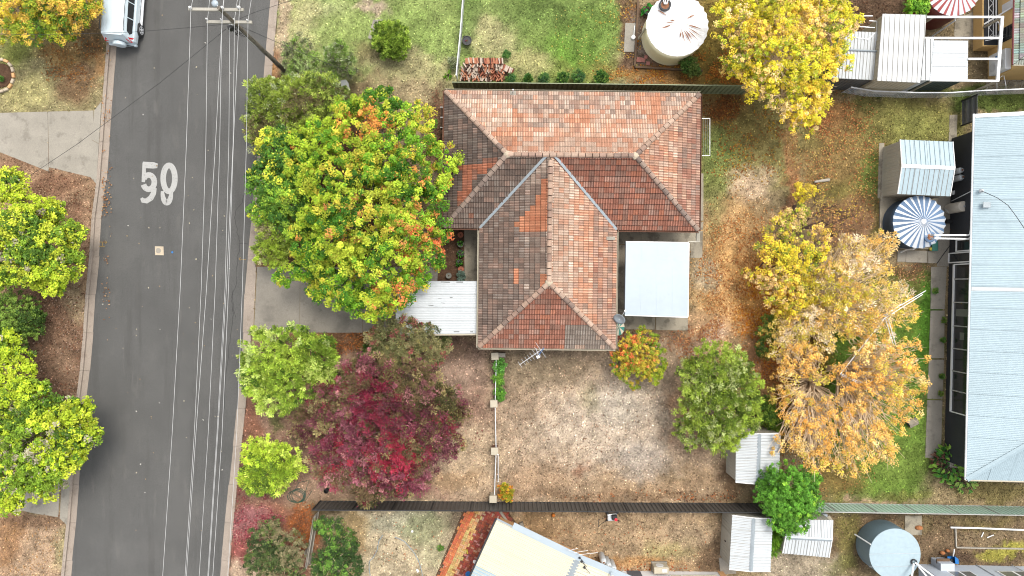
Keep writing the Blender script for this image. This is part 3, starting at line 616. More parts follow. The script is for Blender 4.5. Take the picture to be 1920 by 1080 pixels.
def tile_faces(mb, F, u0, v0, col, clip=True, rg=None, streak=None):
    """one pantile: rolls across, thick lower nose, rising a little towards its nose"""
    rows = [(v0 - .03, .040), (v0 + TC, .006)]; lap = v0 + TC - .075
    lf = rg.uniform(-.005, .005) if rg else 0
    st = rg.random() ** 1.3 if streak is None else streak
    # lichen lightens the crown of each roll, the pan is darker
    for i in range(len(PROF) - 1):
        a, ha = PROF[i]; b, hb = PROF[i + 1]
        fn = lambda p: F.w(p[0], p[1], lf + ha + (hb - ha) * (p[0] - u0 - a) / (b - a) + rows[0][1] + (rows[1][1] - rows[0][1]) * (p[1] - rows[0][0]) / (rows[1][0] - rows[0][0]))
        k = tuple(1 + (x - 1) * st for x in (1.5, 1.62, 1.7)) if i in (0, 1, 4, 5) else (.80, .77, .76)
        for va, vb_, kk in ((rows[0][0], lap, 1.0), (lap, rows[1][0], .36)):     # lap strip darkened: course shadow line painted in together with lap silt
            q = [(u0 + a, va), (u0 + b, va), (u0 + b, vb_), (u0 + a, vb_)]
            if clip:
                q = clip_poly(q, F.half)
                if len(q) < 3: continue
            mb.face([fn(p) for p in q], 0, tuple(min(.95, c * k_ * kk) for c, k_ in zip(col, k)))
    for i in range(len(PROF) - 1):
        a, ha = PROF[i]; b, hb = PROF[i + 1]; p0, p1 = (u0 + a, v0 - .03), (u0 + b, v0 - .03)
        if clip and not (len(clip_poly([(p0[0], p0[1]), (p1[0], p0[1]), (p1[0], p0[1] + .01), (p0[0], p0[1] + .01)], F.half)) > 2): continue
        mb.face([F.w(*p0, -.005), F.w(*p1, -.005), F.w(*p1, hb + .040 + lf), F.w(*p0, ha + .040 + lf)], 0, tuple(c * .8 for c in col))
class Flat:   # frame for the shared tile mesh
    half = []
    @staticmethod
    def w(u, v, h=0): return Vector((u, v, h))
tile_meshes = []
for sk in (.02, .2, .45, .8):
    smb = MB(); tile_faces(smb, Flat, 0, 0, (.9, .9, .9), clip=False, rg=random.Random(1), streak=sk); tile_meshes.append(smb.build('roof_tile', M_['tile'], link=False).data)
cands = []; rest = MB(); rg = random.Random(21)
for sl, p in SLOPES.items():
    F = Frame(p); nrow = int(F.vmax / TC) + 2
    for r_ in range(nrow):
        v0 = r_ * TC
        k0 = int(math.floor((F.umin) / TW)) - 1; k1 = int(math.ceil(F.umax / TW)) + 1
        for k in range(k0, k1):
            u0 = k * TW
            q = clip_poly([(u0, v0), (u0 + TW, v0), (u0 + TW, v0 + TC), (u0, v0 + TC)], F.half)
            if len(q) < 3: continue
            full = all((c[0] - h_[0]) * h_[2] + (c[1] - h_[1]) * h_[3] > 0.0 for h_ in F.half for c in ((u0, v0), (u0 + TW, v0), (u0, v0 + TC), (u0 + TW, v0 + TC)))
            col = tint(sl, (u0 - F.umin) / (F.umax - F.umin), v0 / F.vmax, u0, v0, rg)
            cands.append((F, u0, v0, col, full and v0 > 0.1, F.w(u0, v0).z))
full = sorted([c for c in cands if c[4]], key=lambda c: -c[5])[:300]; ids = set(id(c) for c in full)
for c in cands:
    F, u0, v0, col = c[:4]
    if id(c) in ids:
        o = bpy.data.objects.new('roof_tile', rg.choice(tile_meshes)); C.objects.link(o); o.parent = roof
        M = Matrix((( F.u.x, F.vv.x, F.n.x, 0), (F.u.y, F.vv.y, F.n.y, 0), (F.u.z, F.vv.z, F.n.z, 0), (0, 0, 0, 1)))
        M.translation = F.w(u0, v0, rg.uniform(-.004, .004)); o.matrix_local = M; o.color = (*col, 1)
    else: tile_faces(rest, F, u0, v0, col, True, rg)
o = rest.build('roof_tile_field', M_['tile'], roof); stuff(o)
# ridge and hip caps
cap_l = 0.41
cmb = MB(); prof = [(-.155, -.03), (-.13, .055), (-.06, .105), (.06, .105), (.13, .055), (.155, -.03)]
vs = []; 
for (x, s, dz) in ((0, 1.0, .014), (cap_l - .045, .90, .0)):
    vs += [Vector((x, y * s, z * s + dz)) for y, z in prof]
cmb.mesh_(vs, [(i, i + 1, 7 + i, 6 + i) for i in range(5)] + [(0, 1, 2, 3, 4, 5), (11, 10, 9, 8, 7, 6)], 0, (1, 1, 1))
cap_mesh = cmb.build('ridge_cap', M_['ridge'], link=False).data
def caps(a, b, col_lo, skip=0.0, lift=0.035):
    a = Vector(a); b = Vector(b); d = (b - a); L = d.length; d.normalize(); n = int(round((L - skip) / cap_l)); st = (L - skip) / n
    side = d.cross(Vector((0, 0, 1))).normalized(); up = side.cross(d).normalized()
    bed = MB(); bed.tube([a + up * .03, b + up * .03], .075, 6); bed.build('ridge_bedding', M_['deck'], roof)
    for i in range(n):
        o = bpy.data.objects.new('ridge_cap', cap_mesh); C.objects.link(o); o.parent = roof
        jr = rg.uniform(-.02, .02)
        M = Matrix(((d.x, -side.x, up.x, 0), (d.y, -side.y, up.y, 0), (d.z, -side.z, up.z, 0), (0, 0, 0, 1))) @ Matrix.Rotation(jr, 4, 'Z')
        M.translation = a + d * (i * st) + up * lift + side * rg.uniform(-.008, .008); o.matrix_local = M
        f = rg.uniform(.85, 1.15); o.color = tuple(min(.7, c * f) for c in pick(rg, col_lo)) + (1,)
cc = [(S(204, 172, 150), 3), (S(190, 158, 140), 2), (S(216, 186, 164), 2), (S(172, 148, 134), 1)]
cd = [(S(182, 160, 144), 3), (S(166, 146, 134), 2), (S(196, 168, 150), 1)]
caps(rl, rr, cc); caps(we, J + (we - J).normalized() * .25, cc)
caps(A_[0] + Vector((.06, -.06, 0)), rl, cc); caps(A_[3] + Vector((.06, .06, 0)), rl, cd); caps(A_[1] + Vector((-.06, -.06, 0)), rr, cc); caps(A_[2] + Vector((-.06, .06, 0)), rr, cd)
caps(wl + Vector((.06, .06, 0)), we, cc); caps(wr + Vector((-.06, .06, 0)), we, cc)
for q in (rl, rr, we):
    mb = MB(); mb.lathe(q + Vector((0, 0, .03)), [(.24, -.08), (.21, .03), (.10, .11), (.03, .13)], 7); mb.build('hip_junction_cap', M_['mortar'], roof)
for (a, b) in ((vb_l, J + Vector((-.18, 0, 0))), (vb_r, J + Vector((.18, 0, 0)))):
    d = (b - a); d.z = 0; d.normalize(); s_ = Vector((-d.y, d.x, 0)) * .075; up = Vector((0, 0, .075))
    mb = MB(); mb.slab3([a + s_ + up, b + s_ + up, b - s_ + up, a - s_ + up], .03); mb.build('valley_flashing', M_['flash_blue'], roof)
# gutters round the eaves
EV = [A_[0], A_[1], A_[2], vb_r, wr, wl, vb_l, A_[3]]
cen = [H(7, 4, 0)] 
for i in range(8):
    a, b = EV[i], EV[(i + 1) % 8]; d = (b - a).normalized(); n = Vector((d.y, -d.x, 0))
    n = -n if (H(6.2, 7.0, HE) - (a + b) / 2).dot(n) > 0 else n
    if i in (2,): n = AY.copy()
    if i == 6: n = AY.copy()
    mb = MB(); n = n * -1 if False else n
    p0 = a - d * .02; p1 = b + d * .02
    for (o0, o1, z0, z1) in ((.0, .012, -.12, .02), (.012, .11, -.12, -.10), (.10, .115, -.12, .01)):
        mb.prism([(p0 + n * o0)[:2], (p1 + n * o0)[:2], (p1 + n * o1)[:2], (p0 + n * o1)[:2]], HE + z0, HE + z1)
    mb.build('gutter', M_['cream'] if i in (0, 3, 4, 5) else M_['brickred'], house)
mb = MB(); c = P(962, 176, HE + .15); mb.tube([c + Vector((0, .1, -.2)), c + Vector((0, .1, .55))], .035, 8, 0); mb.build('vent_pipe', M_['white'], house)
mb = MB(); mb.box(c + Vector((0, .0, -.02)), (.34, .34, .06), 0, 0); mb.build('vent_flashing', M_['conc'], house)
mb = MB(); q = P(1145, 447, HE + .28); mb.box(q + Vector((0, 0, .05)), (.5, .2, .04)); mb.build('roof_patch', M_['conc'], house)
mb = MB(); mb.prism(PL([(1306, 429), (1312, 429), (1312, 452), (1306, 452)], 2.3), 2.22, 2.3); 
for k in range(4): mb.tube([P(1307 + k * 1.5, 429, 2.32), P(1307 + k * 1.5, 452, 2.32)], .014, 5)
mb.tube([P(1290, 453, 2.25), P(1312, 453, 2.25)], .04, 6)
mb.build('eave_bracket_frame', M_['grey_wall'], house)

# side window and downpipe poking out of the west side
cw = thing('wall_box', 'narrow timber trellis frame against the west wall of the tiled house', 'trellis', P(829, 210))
for k in range(2):
    mb = MB(); mb.prism(PL([(826 + 4 * k, 199), (828 + 4 * k, 199), (828 + 4 * k, 240), (826 + 4 * k, 240)], 1.6), 0, 1.6); mb.build('post', M_['wood_brown'], cw)
for y in (200, 219, 238):
    mb = MB(); mb.prism(PL([(825.8, y), (832.3, y), (832.3, y + 1.5), (825.8, y + 1.5)], 1.62), 1.58, 1.62); mb.build('rail', M_['white'], cw)

# ------------------------------------------------------------------ carport
cp = thing('carport', 'white corrugated carport roof joined to the left side of the tiled house', 'carport', P(820, 575))
ch = 2.35; c4 = [P(742, 527, ch + .05), P(901, 527, ch), P(901, 625, ch), P(742, 627, ch + .05)]
pol = [c4[1], c4[0], c4[3], c4[2]]
sheets(cp, [c4[0], c4[3], c4[2], c4[1]], SINE, .10, M_['white_steel'], .8, along='u' if False else 'v')
mb = MB(); mb.slab3([p - Vector((0, 0, .03)) for p in c4], .03); mb.build('roof_deck', M_['grey_wall'], cp)
for x, y in ((748, 532), (748, 622), (822, 622)):
    mb = MB(); q = P(x, y, ch); mb.box((q.x, q.y, 1.12), (.09, .09, 2.24)); mb.build('post', M_['white'], cp)
mb = MB(); mb.prism(PL([(742, 626.5), (901, 625.5), (901, 628.5), (742, 629.5)], ch), ch - .1, ch + .01); mb.build('gutter', M_['cream'], cp)
mb = MB()
for x, y, w in ((779, 585, 8), (765, 586, 10), (808, 573, 9), (825, 559, 6), (846, 558, 5), (856, 622, 10), (884, 622, 5), (830, 568, 7), (835, 529, 16), (862, 529, 12)):
    q = P(x, y, ch + .045); mb.box(q, (PX(w), .05, .008), rg.uniform(-.1, .1))
mb.build('lifted_flake', M_['greyglass'], cp)

# ------------------------------------------------------------------ patio cover
pc = thing('patio_cover', 'flat pale blue-white patio roof over concrete beside the tiled house', 'patio roof', P(1232, 522))
ph = 2.45; q = [(1173, 453), (1292, 455), (1290, 595), (1171, 591)]
c4 = [P(*q[0], ph + .06), P(*q[1], ph), P(*q[2], ph), P(*q[3], ph + .06)]
for i in range(4):
    t0, t1 = i / 4, (i + 1) / 4 - .0006
    a = c4[0].lerp(c4[1], t0); b = c4[0].lerp(c4[1], t1); c = c4[3].lerp(c4[2], t1); d = c4[3].lerp(c4[2], t0)
    mb = MB(); mb.slab3([a + Vector((0, 0, .001 * (i % 2))), b, c, d], .035); mb.build('roof_sheet', M_['translucent'], pc)
for (a, b) in ((0, 1), (1, 2), (2, 3), (3, 0)):
    mb = MB(); u = (c4[b] - c4[a]).normalized() * .03; mb.tube([c4[a] + u - Vector((0, 0, .02)), c4[b] - u - Vector((0, 0, .02))], .035, 6); mb.build('edge_beam', M_['white'] if a != 3 else M_['darkwall'], pc)
for x, y in ((1289, 458), (1288, 592), (1175, 588)):
    mb = MB(); v = P(x, y, ph); mb.box((v.x, v.y, 1.2), (.09, .09, 2.36)); mb.build('post', M_['white'], pc)

# ------------------------------------------------------------------ dish, antenna, umbrella, clothesline
sd = thing('satellite_dish', 'pale blue oval satellite dish at the lower right of the tiled roof', 'satellite dish', P(1161, 600, 2.6))
Mt = Matrix.Rotation(R(-38), 4, 'Z') @ Matrix.Rotation(R(48), 4, 'X')
mb = MB(); mb.lathe(P(1162, 597, 3.0), [(.02, -.02), (.18, .0), (.28, .03), (.36, .07), (.37, .07), (.37, .085), (.27, .05), (.1, .015), (.01, .0)], 28, M=Mt); mb.build('reflector', M_['flash_blue'], sd, smooth=True)
mb = MB(); mb.tube([P(1160, 601, 2.6), P(1161, 599, 2.95)], .025, 6); mb.build('mast', M_['galv'], sd)
mb = MB(); mb.tube([P(1164, 596, 3.0), P(1171, 584, 3.25)], .014, 6); mb.box(P(1172, 582.5, 3.26), (.09, .09, .09), .5); mb.build('receiver_arm', M_['galv_light'], sd)
um = thing('garden_umbrella', 'green and white ribbed half-open umbrella below the dish', 'umbrella', P(1161, 612))
for k in range(12):
    a0, a1 = 2 * pi * k / 12, 2 * pi * (k + 1) / 12; c = P(1160, 613, 1.9)
    mb = MB(); mb.slab3([c + Vector((0, 0, .22)), c + Vector((.36 * cos(a0), .52 * sin(a0), 0)), c + Vector((.36 * cos(a1), .52 * sin(a1), 0))], .01); mb.build('canopy_panel', M_['teal'] if k % 2 else M_['cream'], um)
mb = MB(); mb.tube([P(1160, 613, 0), P(1160, 613, 2.15)], .02, 6); mb.build('pole', M_['galv'], um)
ta = thing('television_antenna', 'silver television antenna with a blue stay over the lower eave', 'antenna', P(1005, 655, 2.6))
mb = MB(); mb.tube([P(1005, 653, 2.7), P(1010, 670, 4.5)], .022, 6); mb.build('mast', M_['galv_light'], ta)
A0, A1 = P(974, 684, 4.5), P(1016, 655, 4.5)
mb = MB(); mb.tube([A0, A1], .013, 5); mb.build('boom', M_['galv_light'], ta)
d = (A1 - A0).normalized(); s_ = Vector((-d.y, d.x, 0))
for t, l in ((.02, .36), (.18, .36), (.32, .34), (.44, .36), (.56, .42), (.70, .50), (.82, .6), (.95, .95)):
    c = A0.lerp(A1, t); mb = MB(); mb.tube([c - s_ * l * .55, c + s_ * l * .55], .008, 4); mb.build('element', M_['galv_light'], ta)
mb = MB(); mb.tube([P(1006, 672, 4.4), P(1020, 652, 4.4)], .02, 6); mb.build('stay', M_['blue'], ta)
mb = MB(); mb.box(P(1009, 669, 4.5), (.18, .14, .1), .5); mb.build('clamp', M_['white'], ta)
cl = thing('clothesline', 'fold-down metal clothesline frame on the right wall of the tiled house', 'clothesline', P(1318, 257, 0))
for (a, b) in (((1316, 222), (1331, 222)), ((1331, 222), (1331, 292)), ((1331, 292), (1316, 292))):
    mb = MB(); mb.tube([P(*a, 1.6), P(*b, 1.6)], .016, 6); mb.build('frame_bar', M_['galv'], cl)
for x in (1319, 1323, 1327):
    mb = MB(); mb.tube([P(x, 222, 1.6), P(x, 292, 1.6)], .006, 4); mb.build('line', M_['galv'], cl)

# ------------------------------------------------------------------ pressed steel fences
def steel_fence(name, label, cat, a, b, h, m, mpost, pan=2.37, ribp=.26, start=None):
    A = P(*a); B = P(*b); d = (B - A); L = d.length; d.normalize(); n = max(1, int(round(L / pan))); w = L / n; ang = math.atan2(d.y, d.x)
    t = thing(name, label, cat, (A.x, A.y, 0))
    mb = MB(); k = int(w / ribp); pts = []
    for i in range(k):
        u = .03 + i * (w - .06) / k; s = (w - .06) / k
        pts += [(u, -.026), (u + s * .40, -.026), (u + s * .5, .026), (u + s * .90, .026)]
    pts.append((w - .03, -.026))
    for (x0, y0), (x1, y1) in zip(pts[:-1], pts[1:]): mb.face([(x0, y0, .05), (x1, y1, .05), (x1, y1, h - .03), (x0, y0, h - .03)])
    pm = mb.build('panel', m, link=False).data
    mb = MB(); mb.box((0, 0, h / 2), (.055, .07, h)); pst = mb.build('post', mpost, link=False).data
    mb = MB(); mb.box((w / 2, 0, h - .02), (w - .056, .055, .04)); rm = mb.build('rail', mpost, link=False).data
    mb = MB(); mb.box((w / 2, 0, .07), (w - .056, .055, .05)); rb = mb.build('rail', mpost, link=False).data
    for i in range(n + 1):
        p = d * (w * i)
        dz = rg.uniform(-.02, .02)
        for me_, nm in ((pst, 'post'),) + (((pm, 'panel'), (rm, 'rail'), (rb, 'rail')) if i < n else ()):
            o = bpy.data.objects.new(nm, me_); C.objects.link(o); o.parent = t; o.location = (p.x, p.y, dz); o.rotation_euler = (0, 0, ang + (rg.uniform(-.008, .008) if nm == 'panel' else 0))
    return t
steel_fence('steel_fence', 'dark olive ribbed steel fence just behind the top edge of the tiled house', 'fence', (853, 170), (1390, 176.5), 1.8, M_['fence_green'], M_['fence_green'])
steel_fence('steel_fence', 'charcoal ribbed steel fence along the bottom of the dry front yard', 'fence', (601, 939), (1452, 944), 1.8, M_['fence_grey'], M_['black'])
steel_fence('steel_fence', 'pale green ribbed steel fence at the bottom right below the lawn', 'fence', (1470, 941.5), (1985, 950.5), 1.8, M_['fence_pale'], M_['pale_grey'])

# grey paling fence at the bottom left
pf = thing('paling_fence', 'weathered grey timber paling fence between dark shrubs at the bottom', 'fence', P(590, 1000))
A = P(599, 956); B = P(583, 1053); n = 22
for i in range(n):
    t = (i + .5) / n; c = A.lerp(B, t); ang = math.atan2((B - A).y, (B - A).x)
    mb = MB(); hh = 1.35 + rg.uniform(-.05, .05); mb.box((c.x, c.y, hh / 2), ((B - A).length / n * .93, .022, hh), ang + rg.uniform(-.02, .02)); mb.build('paling', M_['wood_grey'], pf)
for z in (.35, 1.1):
    mb = MB(); c = A.lerp(B, .5); mb.box((c.x + .05, c.y, z), ((B - A).length, .05, .08), ang); mb.build('rail', M_['wood_grey'], pf)
mb = MB(); c = P(583, 1035); mb.box((c.x + .1, c.y, .55), (.05, .9, 1.1), .5); mb.build('leaning_board', M_['wood_grey'], pf)

def wire_fence(name, label, pts, h, mrail, mpost, nposts, rr=.03, mesh=True):
    t = thing(name, label, 'fence', P(*pts[0])); w = [P(x, y) for x, y in pts]
    up = Vector((0, 0, h)); seg = []
    for a, b in zip(w[:-1], w[1:]):
        k = max(1, int(round((b - a).length / 2.5)))
        seg += [a.lerp(b, i / k) for i in range(k)]
    seg.append(w[-1])
    for a, b in zip(seg[:-1], seg[1:]):
        mb = MB(); mb.tube([a + up, b + up], rr, 6); mb.build('rail', mrail, t)
    for p in seg: mb = MB(); mb.tube([p, p + up * 1.03], .03, 6); mb.build('post', mpost, t)
    if mesh:
        mb = MB()
        for a, b in zip(seg[:-1], seg[1:]):
            for z in np.linspace(.1, .92, 7): mb.tube([a + up * z, b + up * z], .005, 3, cap=False)
            k = int((b - a).length / .15)
            for i in range(k): q = a.lerp(b, i / k); mb.tube([q, q + up], .005, 3, cap=False)
        stuff(mb.build('wire_mesh', M_['galv'], t))
    return t
wire_fence('wire_fence', 'grey wire fence running up between the two top lawns', [(876, -60), (871, 0), (866, 70), (858, 152)], 1.2, M_['galv_light'], M_['galv'], 5, .035)
wire_fence('wire_fence', 'grey wire fence with sagging top below the white pavilion roofs', [(1578, 174), (1620, 181), (1700, 184), (1760, 184), (1822, 180), (1930, 176)], 1.2, M_['galv'], M_['galv'], 5, .05)

# low cream pillar and pipe fence in the front yard
lf = thing('pillar_fence', 'low fence of cream masonry pillars joined by thin pipe across the dry yard', 'fence', P(927, 800))
pil = [(928, 668), (926, 757), (927.5, 846), (924.5, 936)]
for i, (x, y) in enumerate(pil):
    q = P(x, y, .85); mb = MB(); mb.box((q.x, q.y, .40), (.36, .36, .80)); b = mb.build('pillar', M_['brickred'] if i == 2 else M_['cream'], lf)
    mb = MB(); mb.box((q.x, q.y, .84), (.44, .44, .08), rg.uniform(-.06, .06)); mb.build('cap', M_['cream'], b)
for (x0, y0), (x1, y1) in zip(pil[:-1], pil[1:]):
    for z in (.3, .7):
        mb = MB(); mb.tube([P(x0 + 2.5, y0 + 7, z), P(x1 + 2.5, y1 - 7, z)], .028, 6); mb.build('pipe_rail', M_['galv_light'] if z > .5 else M_['galv'], lf)
for x, y in ((933.5, 852), (934, 903)):
    mb = MB(); mb.tube([P(x, y, 0), P(x, y, .95)], .028, 6); mb.build('gate_post', M_['galv'], lf)
for z in (.15, .5, .9):
    mb = MB(); mb.tube([P(934, 852, z), P(934, 903, z)], .022, 6); mb.build('gate_rail', M_['galv_light'], lf)
mb = MB(); q = P(940, 666, .6); mb.box((q.x, q.y, .3), (.5, .26, .6)); tag(mb.build('meter_box', M_['conc']), 'grey box at the eave beside the first cream pillar', 'box')

# ------------------------------------------------------------------ power pole and wires
PB = Vector((P(533, 132).x, P(533, 132).y, 0))
pp = thing('power_pole', 'leaning-looking timber power pole with two crossarms over the road', 'power pole', PB)
mb = MB(); n = 14
mb.tube([PB + Vector((0.01 * sin(i * 2.1), 0.01 * cos(i * 1.7), -.1 + 9.7 * i / n)) for i in range(n + 1)], [.15 - .06 * i / n for i in range(n + 1)], 12); mb.build('pole', M_['pole'], pp)
def arm(x0, x1, y, h, s_):
    a = P(x0, y, h); b = P(x1, y + 1, h); c = (a + b) / 2
    mb = MB(); mb.box(c, ((b - a).length, .14, .11), math.atan2((b - a).y, (b - a).x)); return mb.build('crossarm', M_['arm'], pp)
a1 = arm(354, 457, 17.5, 9.35, 1); a2 = arm(388, 472.5, 41, 7.85, 1)
for p, q in (((405, 17.5, 9.3), (418, 26, 8.7)), ((424, 17.5, 9.3), (416, 24, 8.8)), ((419, 41, 7.8), (438, 48, 7.2)), ((452, 41, 7.8), (441, 48, 7.2))):
    mb = MB(); mb.tube([P(*p), P(*q)], .022, 5); mb.build('brace', M_['galv_light'], pp)
for (x, y, h, r) in ((358, 15.5, 9.35, .085), (418, 15.5, 9.35, .085), (449, 15, 9.35, .085), (389, 37, 7.85, .06), (440, 38, 7.85, .05), (465, 39, 7.85, .05), (416, 38, 7.85, .045)):
    q = P(x, y, h + .06); mb = MB(); mb.lathe(q, [(.03, -.02), (.03, .03), (r * .8, .04), (r, .08), (r * .6, .11), (r * .8, .13), (r * .5, .18), (.02, .2)], 14)
    o = mb.build('insulator', M_['white'], pp, smooth=True)
mb = MB(); q = P(434, 52, 7.1); mb.box(q, (.3, .2, .35), .4); mb.build('cable_box', M_['black'], pp)
for k in range(5):
    a = P(432 + k * 3, 46 + k, 7.6); b = P(446 + 4 * k, 58 + 2 * k, 6.6); m_ = (a + b) / 2 + Vector((rg.uniform(-.2, .2), -.25, -.2))
    mb = MB(); mb.tube([a, a.lerp(m_, .5) + Vector((-.05, -.05, 0)), m_, b], .016, 5); mb.build('cable_loop', M_['black'], pp)
mb = MB(); mb.tube([P(437, 46, 7.5), P(456, 63, 6.0), P(470, 78, 4.9), P(492, 97, 3.0)], .02, 6); mb.build('conduit', M_['galv_light'], pp)
st = thing('street_lamp', 'round pale street lamp held above the upper crossarm', 'street lamp', P(403, 7, 9))
mb = MB(); mb.lathe(P(403.5, 7, 8.95), [(.05, .12), (.16, .08), (.17, .02), (.16, -.04), (.1, -.09), (.02, -.11)], 20); mb.build('lamp_head', M_['translucent'], st, smooth=True)
mb = MB(); mb.tube([P(406, 9, 9.0), P(420, 24, 9.0)], .025, 6); mb.build('lamp_arm', M_['galv'], st)

WIRES = [
 ('pale overhead wire nearest the painted number, from the left end of the upper crossarm', 9.45, [(366, -150), (361, 0), (358, 18), (349.5, 270), (338, 540), (323, 810), (305, 1080), (280, 1380)]),
 ('pale overhead wire from the left end of the lower crossarm', 7.95, [(416, -150), (393, 0), (389, 38), (386, 270), (377.3, 540), (364.5, 810), (347, 1080), (325, 1380)]),
 ('pale overhead wire from the middle of the upper crossarm', 9.45, [(431, -150), (420, 0), (418, 16), (413, 100), (404, 270), (387.3, 540), (367.5, 810), (349.5, 1080), (328, 1380)]),
 ('pale overhead wire passing the second insulator of the lower crossarm', 7.9, [(436, -150), (419, 0), (416, 40), (412, 270), (403.6, 540), (390.5, 810), (373.5, 1080), (350, 1380)]),
 ('thin pale overhead wire starting just below the lower crossarm', 7.2, [(430.5, 52), (430, 150), (429, 270), (422, 540), (407, 810), (389.5, 1080), (370, 1380)]),
 ('pale overhead wire from the third insulator of the lower crossarm', 7.95, [(465, -150), (445, 0), (439.5, 38), (439, 100), (437, 270), (424.5, 540), (408.5, 810), (391, 1080), (371, 1380)]),
 ('pale overhead wire from the right end of the upper crossarm', 9.45, [(456, -150), (450, 0), (449, 15), (437.5, 270), (428.5, 540), (416.5, 810), (399, 1080), (378, 1380)]),
 ('pale overhead wire nearest the right kerb, from the right end of the lower crossarm', 7.95, [(489, -150), (471, 0), (465, 39), (464, 120), (462, 270), (454.5, 540), (444, 810), (427, 1080), (405, 1380)]),
]
for lab, h, pts in WIRES:
    w = [P(x, y, h + 0.12) for x, y in pts]; fine = []
    for a, b in zip(w[:-1], w[1:]):
        k = max(1, int((b - a).length / 1.5)); fine += [a.lerp(b, i / k) for i in range(k)]
    fine.append(w[-1]); mb = MB(); mb.tube(fine, .0105, 5)
    tag(mb.build('overhead_wire', M_['wire']), lab, 'wire', 'power lines along the road')
for lab, h0, h1, pts in (
 ('black service cable slanting down left from the pole towards the driveway', 7.3, 4.2, [(424, 54), (412, 64), (300, 155), (145, 270), (40, 340), (-60, 410)]),
 ('black service cable running left from the pole above the parked car', 7.6, 5.0, [(428, 45), (340, 53), (250, 60), (120, 64), (-60, 66)]),
 ('black service cable leaving the pole to the upper right', 7.2, 4.5, [(448, 36), (478, 23), (548, 0), (640, -40)]),
 ('black service cable leaving the pole to the lower right over the shrubs', 7.0, 3.4, [(452, 50), (480, 62), (535, 86), (640, 130)])):
    k = len(pts); w = []
    for i, (x, y) in enumerate(pts): w.append(P(x, y, h0 + (h1 - h0) * i / (k - 1)))
    mb = MB(); mb.tube(w, .011, 5); tag(mb.build('service_cable', M_['black']), lab, 'cable', 'service cables from the pole')

# ------------------------------------------------------------------ road paint and patches
def flat(mb, pts, z): mb.face([(p[0], p[1], z) for p in pts])
def stroke(mb, pts, w, z):
    """constant-width painted band along a polyline of plan points"""
    n = len(pts); L_ = []; R_ = []
    for i in range(n):
        a = Vector(pts[max(i - 1, 0)]); b = Vector(pts[min(i + 1, n - 1)]); d = (b - a).normalized(); s_ = Vector((-d.y, d.x)) * w[i] / 2 if isinstance(w, list) else Vector((-d.y, d.x)) * w / 2
        L_.append(Vector(pts[i]) + s_); R_.append(Vector(pts[i]) - s_)
    for i in range(n - 1): mb.face([(*L_[i], z), (*R_[i], z), (*R_[i + 1], z), (*L_[i + 1], z)])
z0 = ZR + .004
def arcp(cx, cy, rx, ry, a0, a1, n=16): return [(cx + rx * cos(R(a0 + (a1 - a0) * i / n)), cy - ry * sin(R(a0 + (a1 - a0) * i / n))) for i in range(n + 1)]
mb = MB(); W = PX(9)
stroke(mb, PL([(266, 308.5), (286, 309.5), (294, 310.5)]), [PX(12), PX(12), PX(8.5)], z0)      # top bar
stroke(mb, PL([(269, 304.5), (268, 334), (267, 341)]), [PX(6.5), PX(7.5), PX(6)], z0 + .003)      # stem
stroke(mb, PL(arcp(277.5, 341, 10.5, 13.5, 150, -160, 22)), PX(10.5), z0 + .006)        # bowl
stroke(mb, PL([(288, 352), (286.5, 362), (281.5, 371), (273, 376.5), (266.5, 375.5), (263.5, 371)]), [PX(w) for w in (9, 10, 10.5, 10, 9, 5)], z0 + .009)   # older numeral below
tag(mb.build('painted_digit', M_['white_mark']), 'white painted five with an older tail, left numeral on the road', 'road marking', None)
mb = MB()
stroke(mb, PL(arcp(315.5, 334, 11, 24.5, 0, 360, 40)), PX(10.5), z0)
stroke(mb, PL(arcp(311.5, 358, 8.4, 21.5, 180, 360, 20)), [PX(6 + 5 * sin(pi * i / 20)) for i in range(21)], z0 + .003)
tag(mb.build('painted_digit', M_['white_mark']), 'white painted oval zero, right numeral on the road', 'road marking', None)
mb = MB(); mb.prism(PL([(289, 461.5), (305, 462), (305.5, 478.5), (289.5, 478)]), ZR - .02, ZR + .012); 
o = mb.build('manhole_cover', M_['mortar']); tag(o, 'small square sandy service cover in the road', 'manhole cover')
mb = MB(); mb.lathe(P(297, 470, ZR + .012), [(.17, 0), (.17, .008), (.13, .01), (.12, .006), (.01, .006)], 18); mb.build('cover_ring', M_['conc'], o)
mb = MB(); mb.lathe(P(323, 473, ZR), [(.065, 0), (.065, .006)], 12); tag(mb.build('painted_dot', M_['blue']), 'small blue dot on the road beside the service cover', 'road marking')
mb = MB(); stroke(mb, PL([(184.5, 453.5), (199, 454)]), .035, ZR + .018); stroke(mb, PL([(184.5, 461.5), (195, 462)]), .035, ZR + .018); stroke(mb, PL([(191, 454), (190.5, 462)]), .035, ZR + .021); stroke(mb, PL([(196, 451), (199, 454), (196, 457)]), .03, ZR + .021)
tag(mb.build('yellow_survey_mark', M_['yellow_mark']), 'yellow sprayed utility mark on the left gutter', 'road marking')
mb = MB(); stroke(mb, PL([(447, 485.5), (460, 486.5)]), .03, ZR + .006); stroke(mb, PL([(450, 482), (447, 485.5), (450, 488)]), .03, ZR + .009)
tag(mb.build('yellow_survey_mark', M_['yellow_mark']), 'faint yellow sprayed arrow near the right gutter', 'road marking')
M_['crack'] = mat('road_crack_seal', S(72, 71, 70), 0.9)
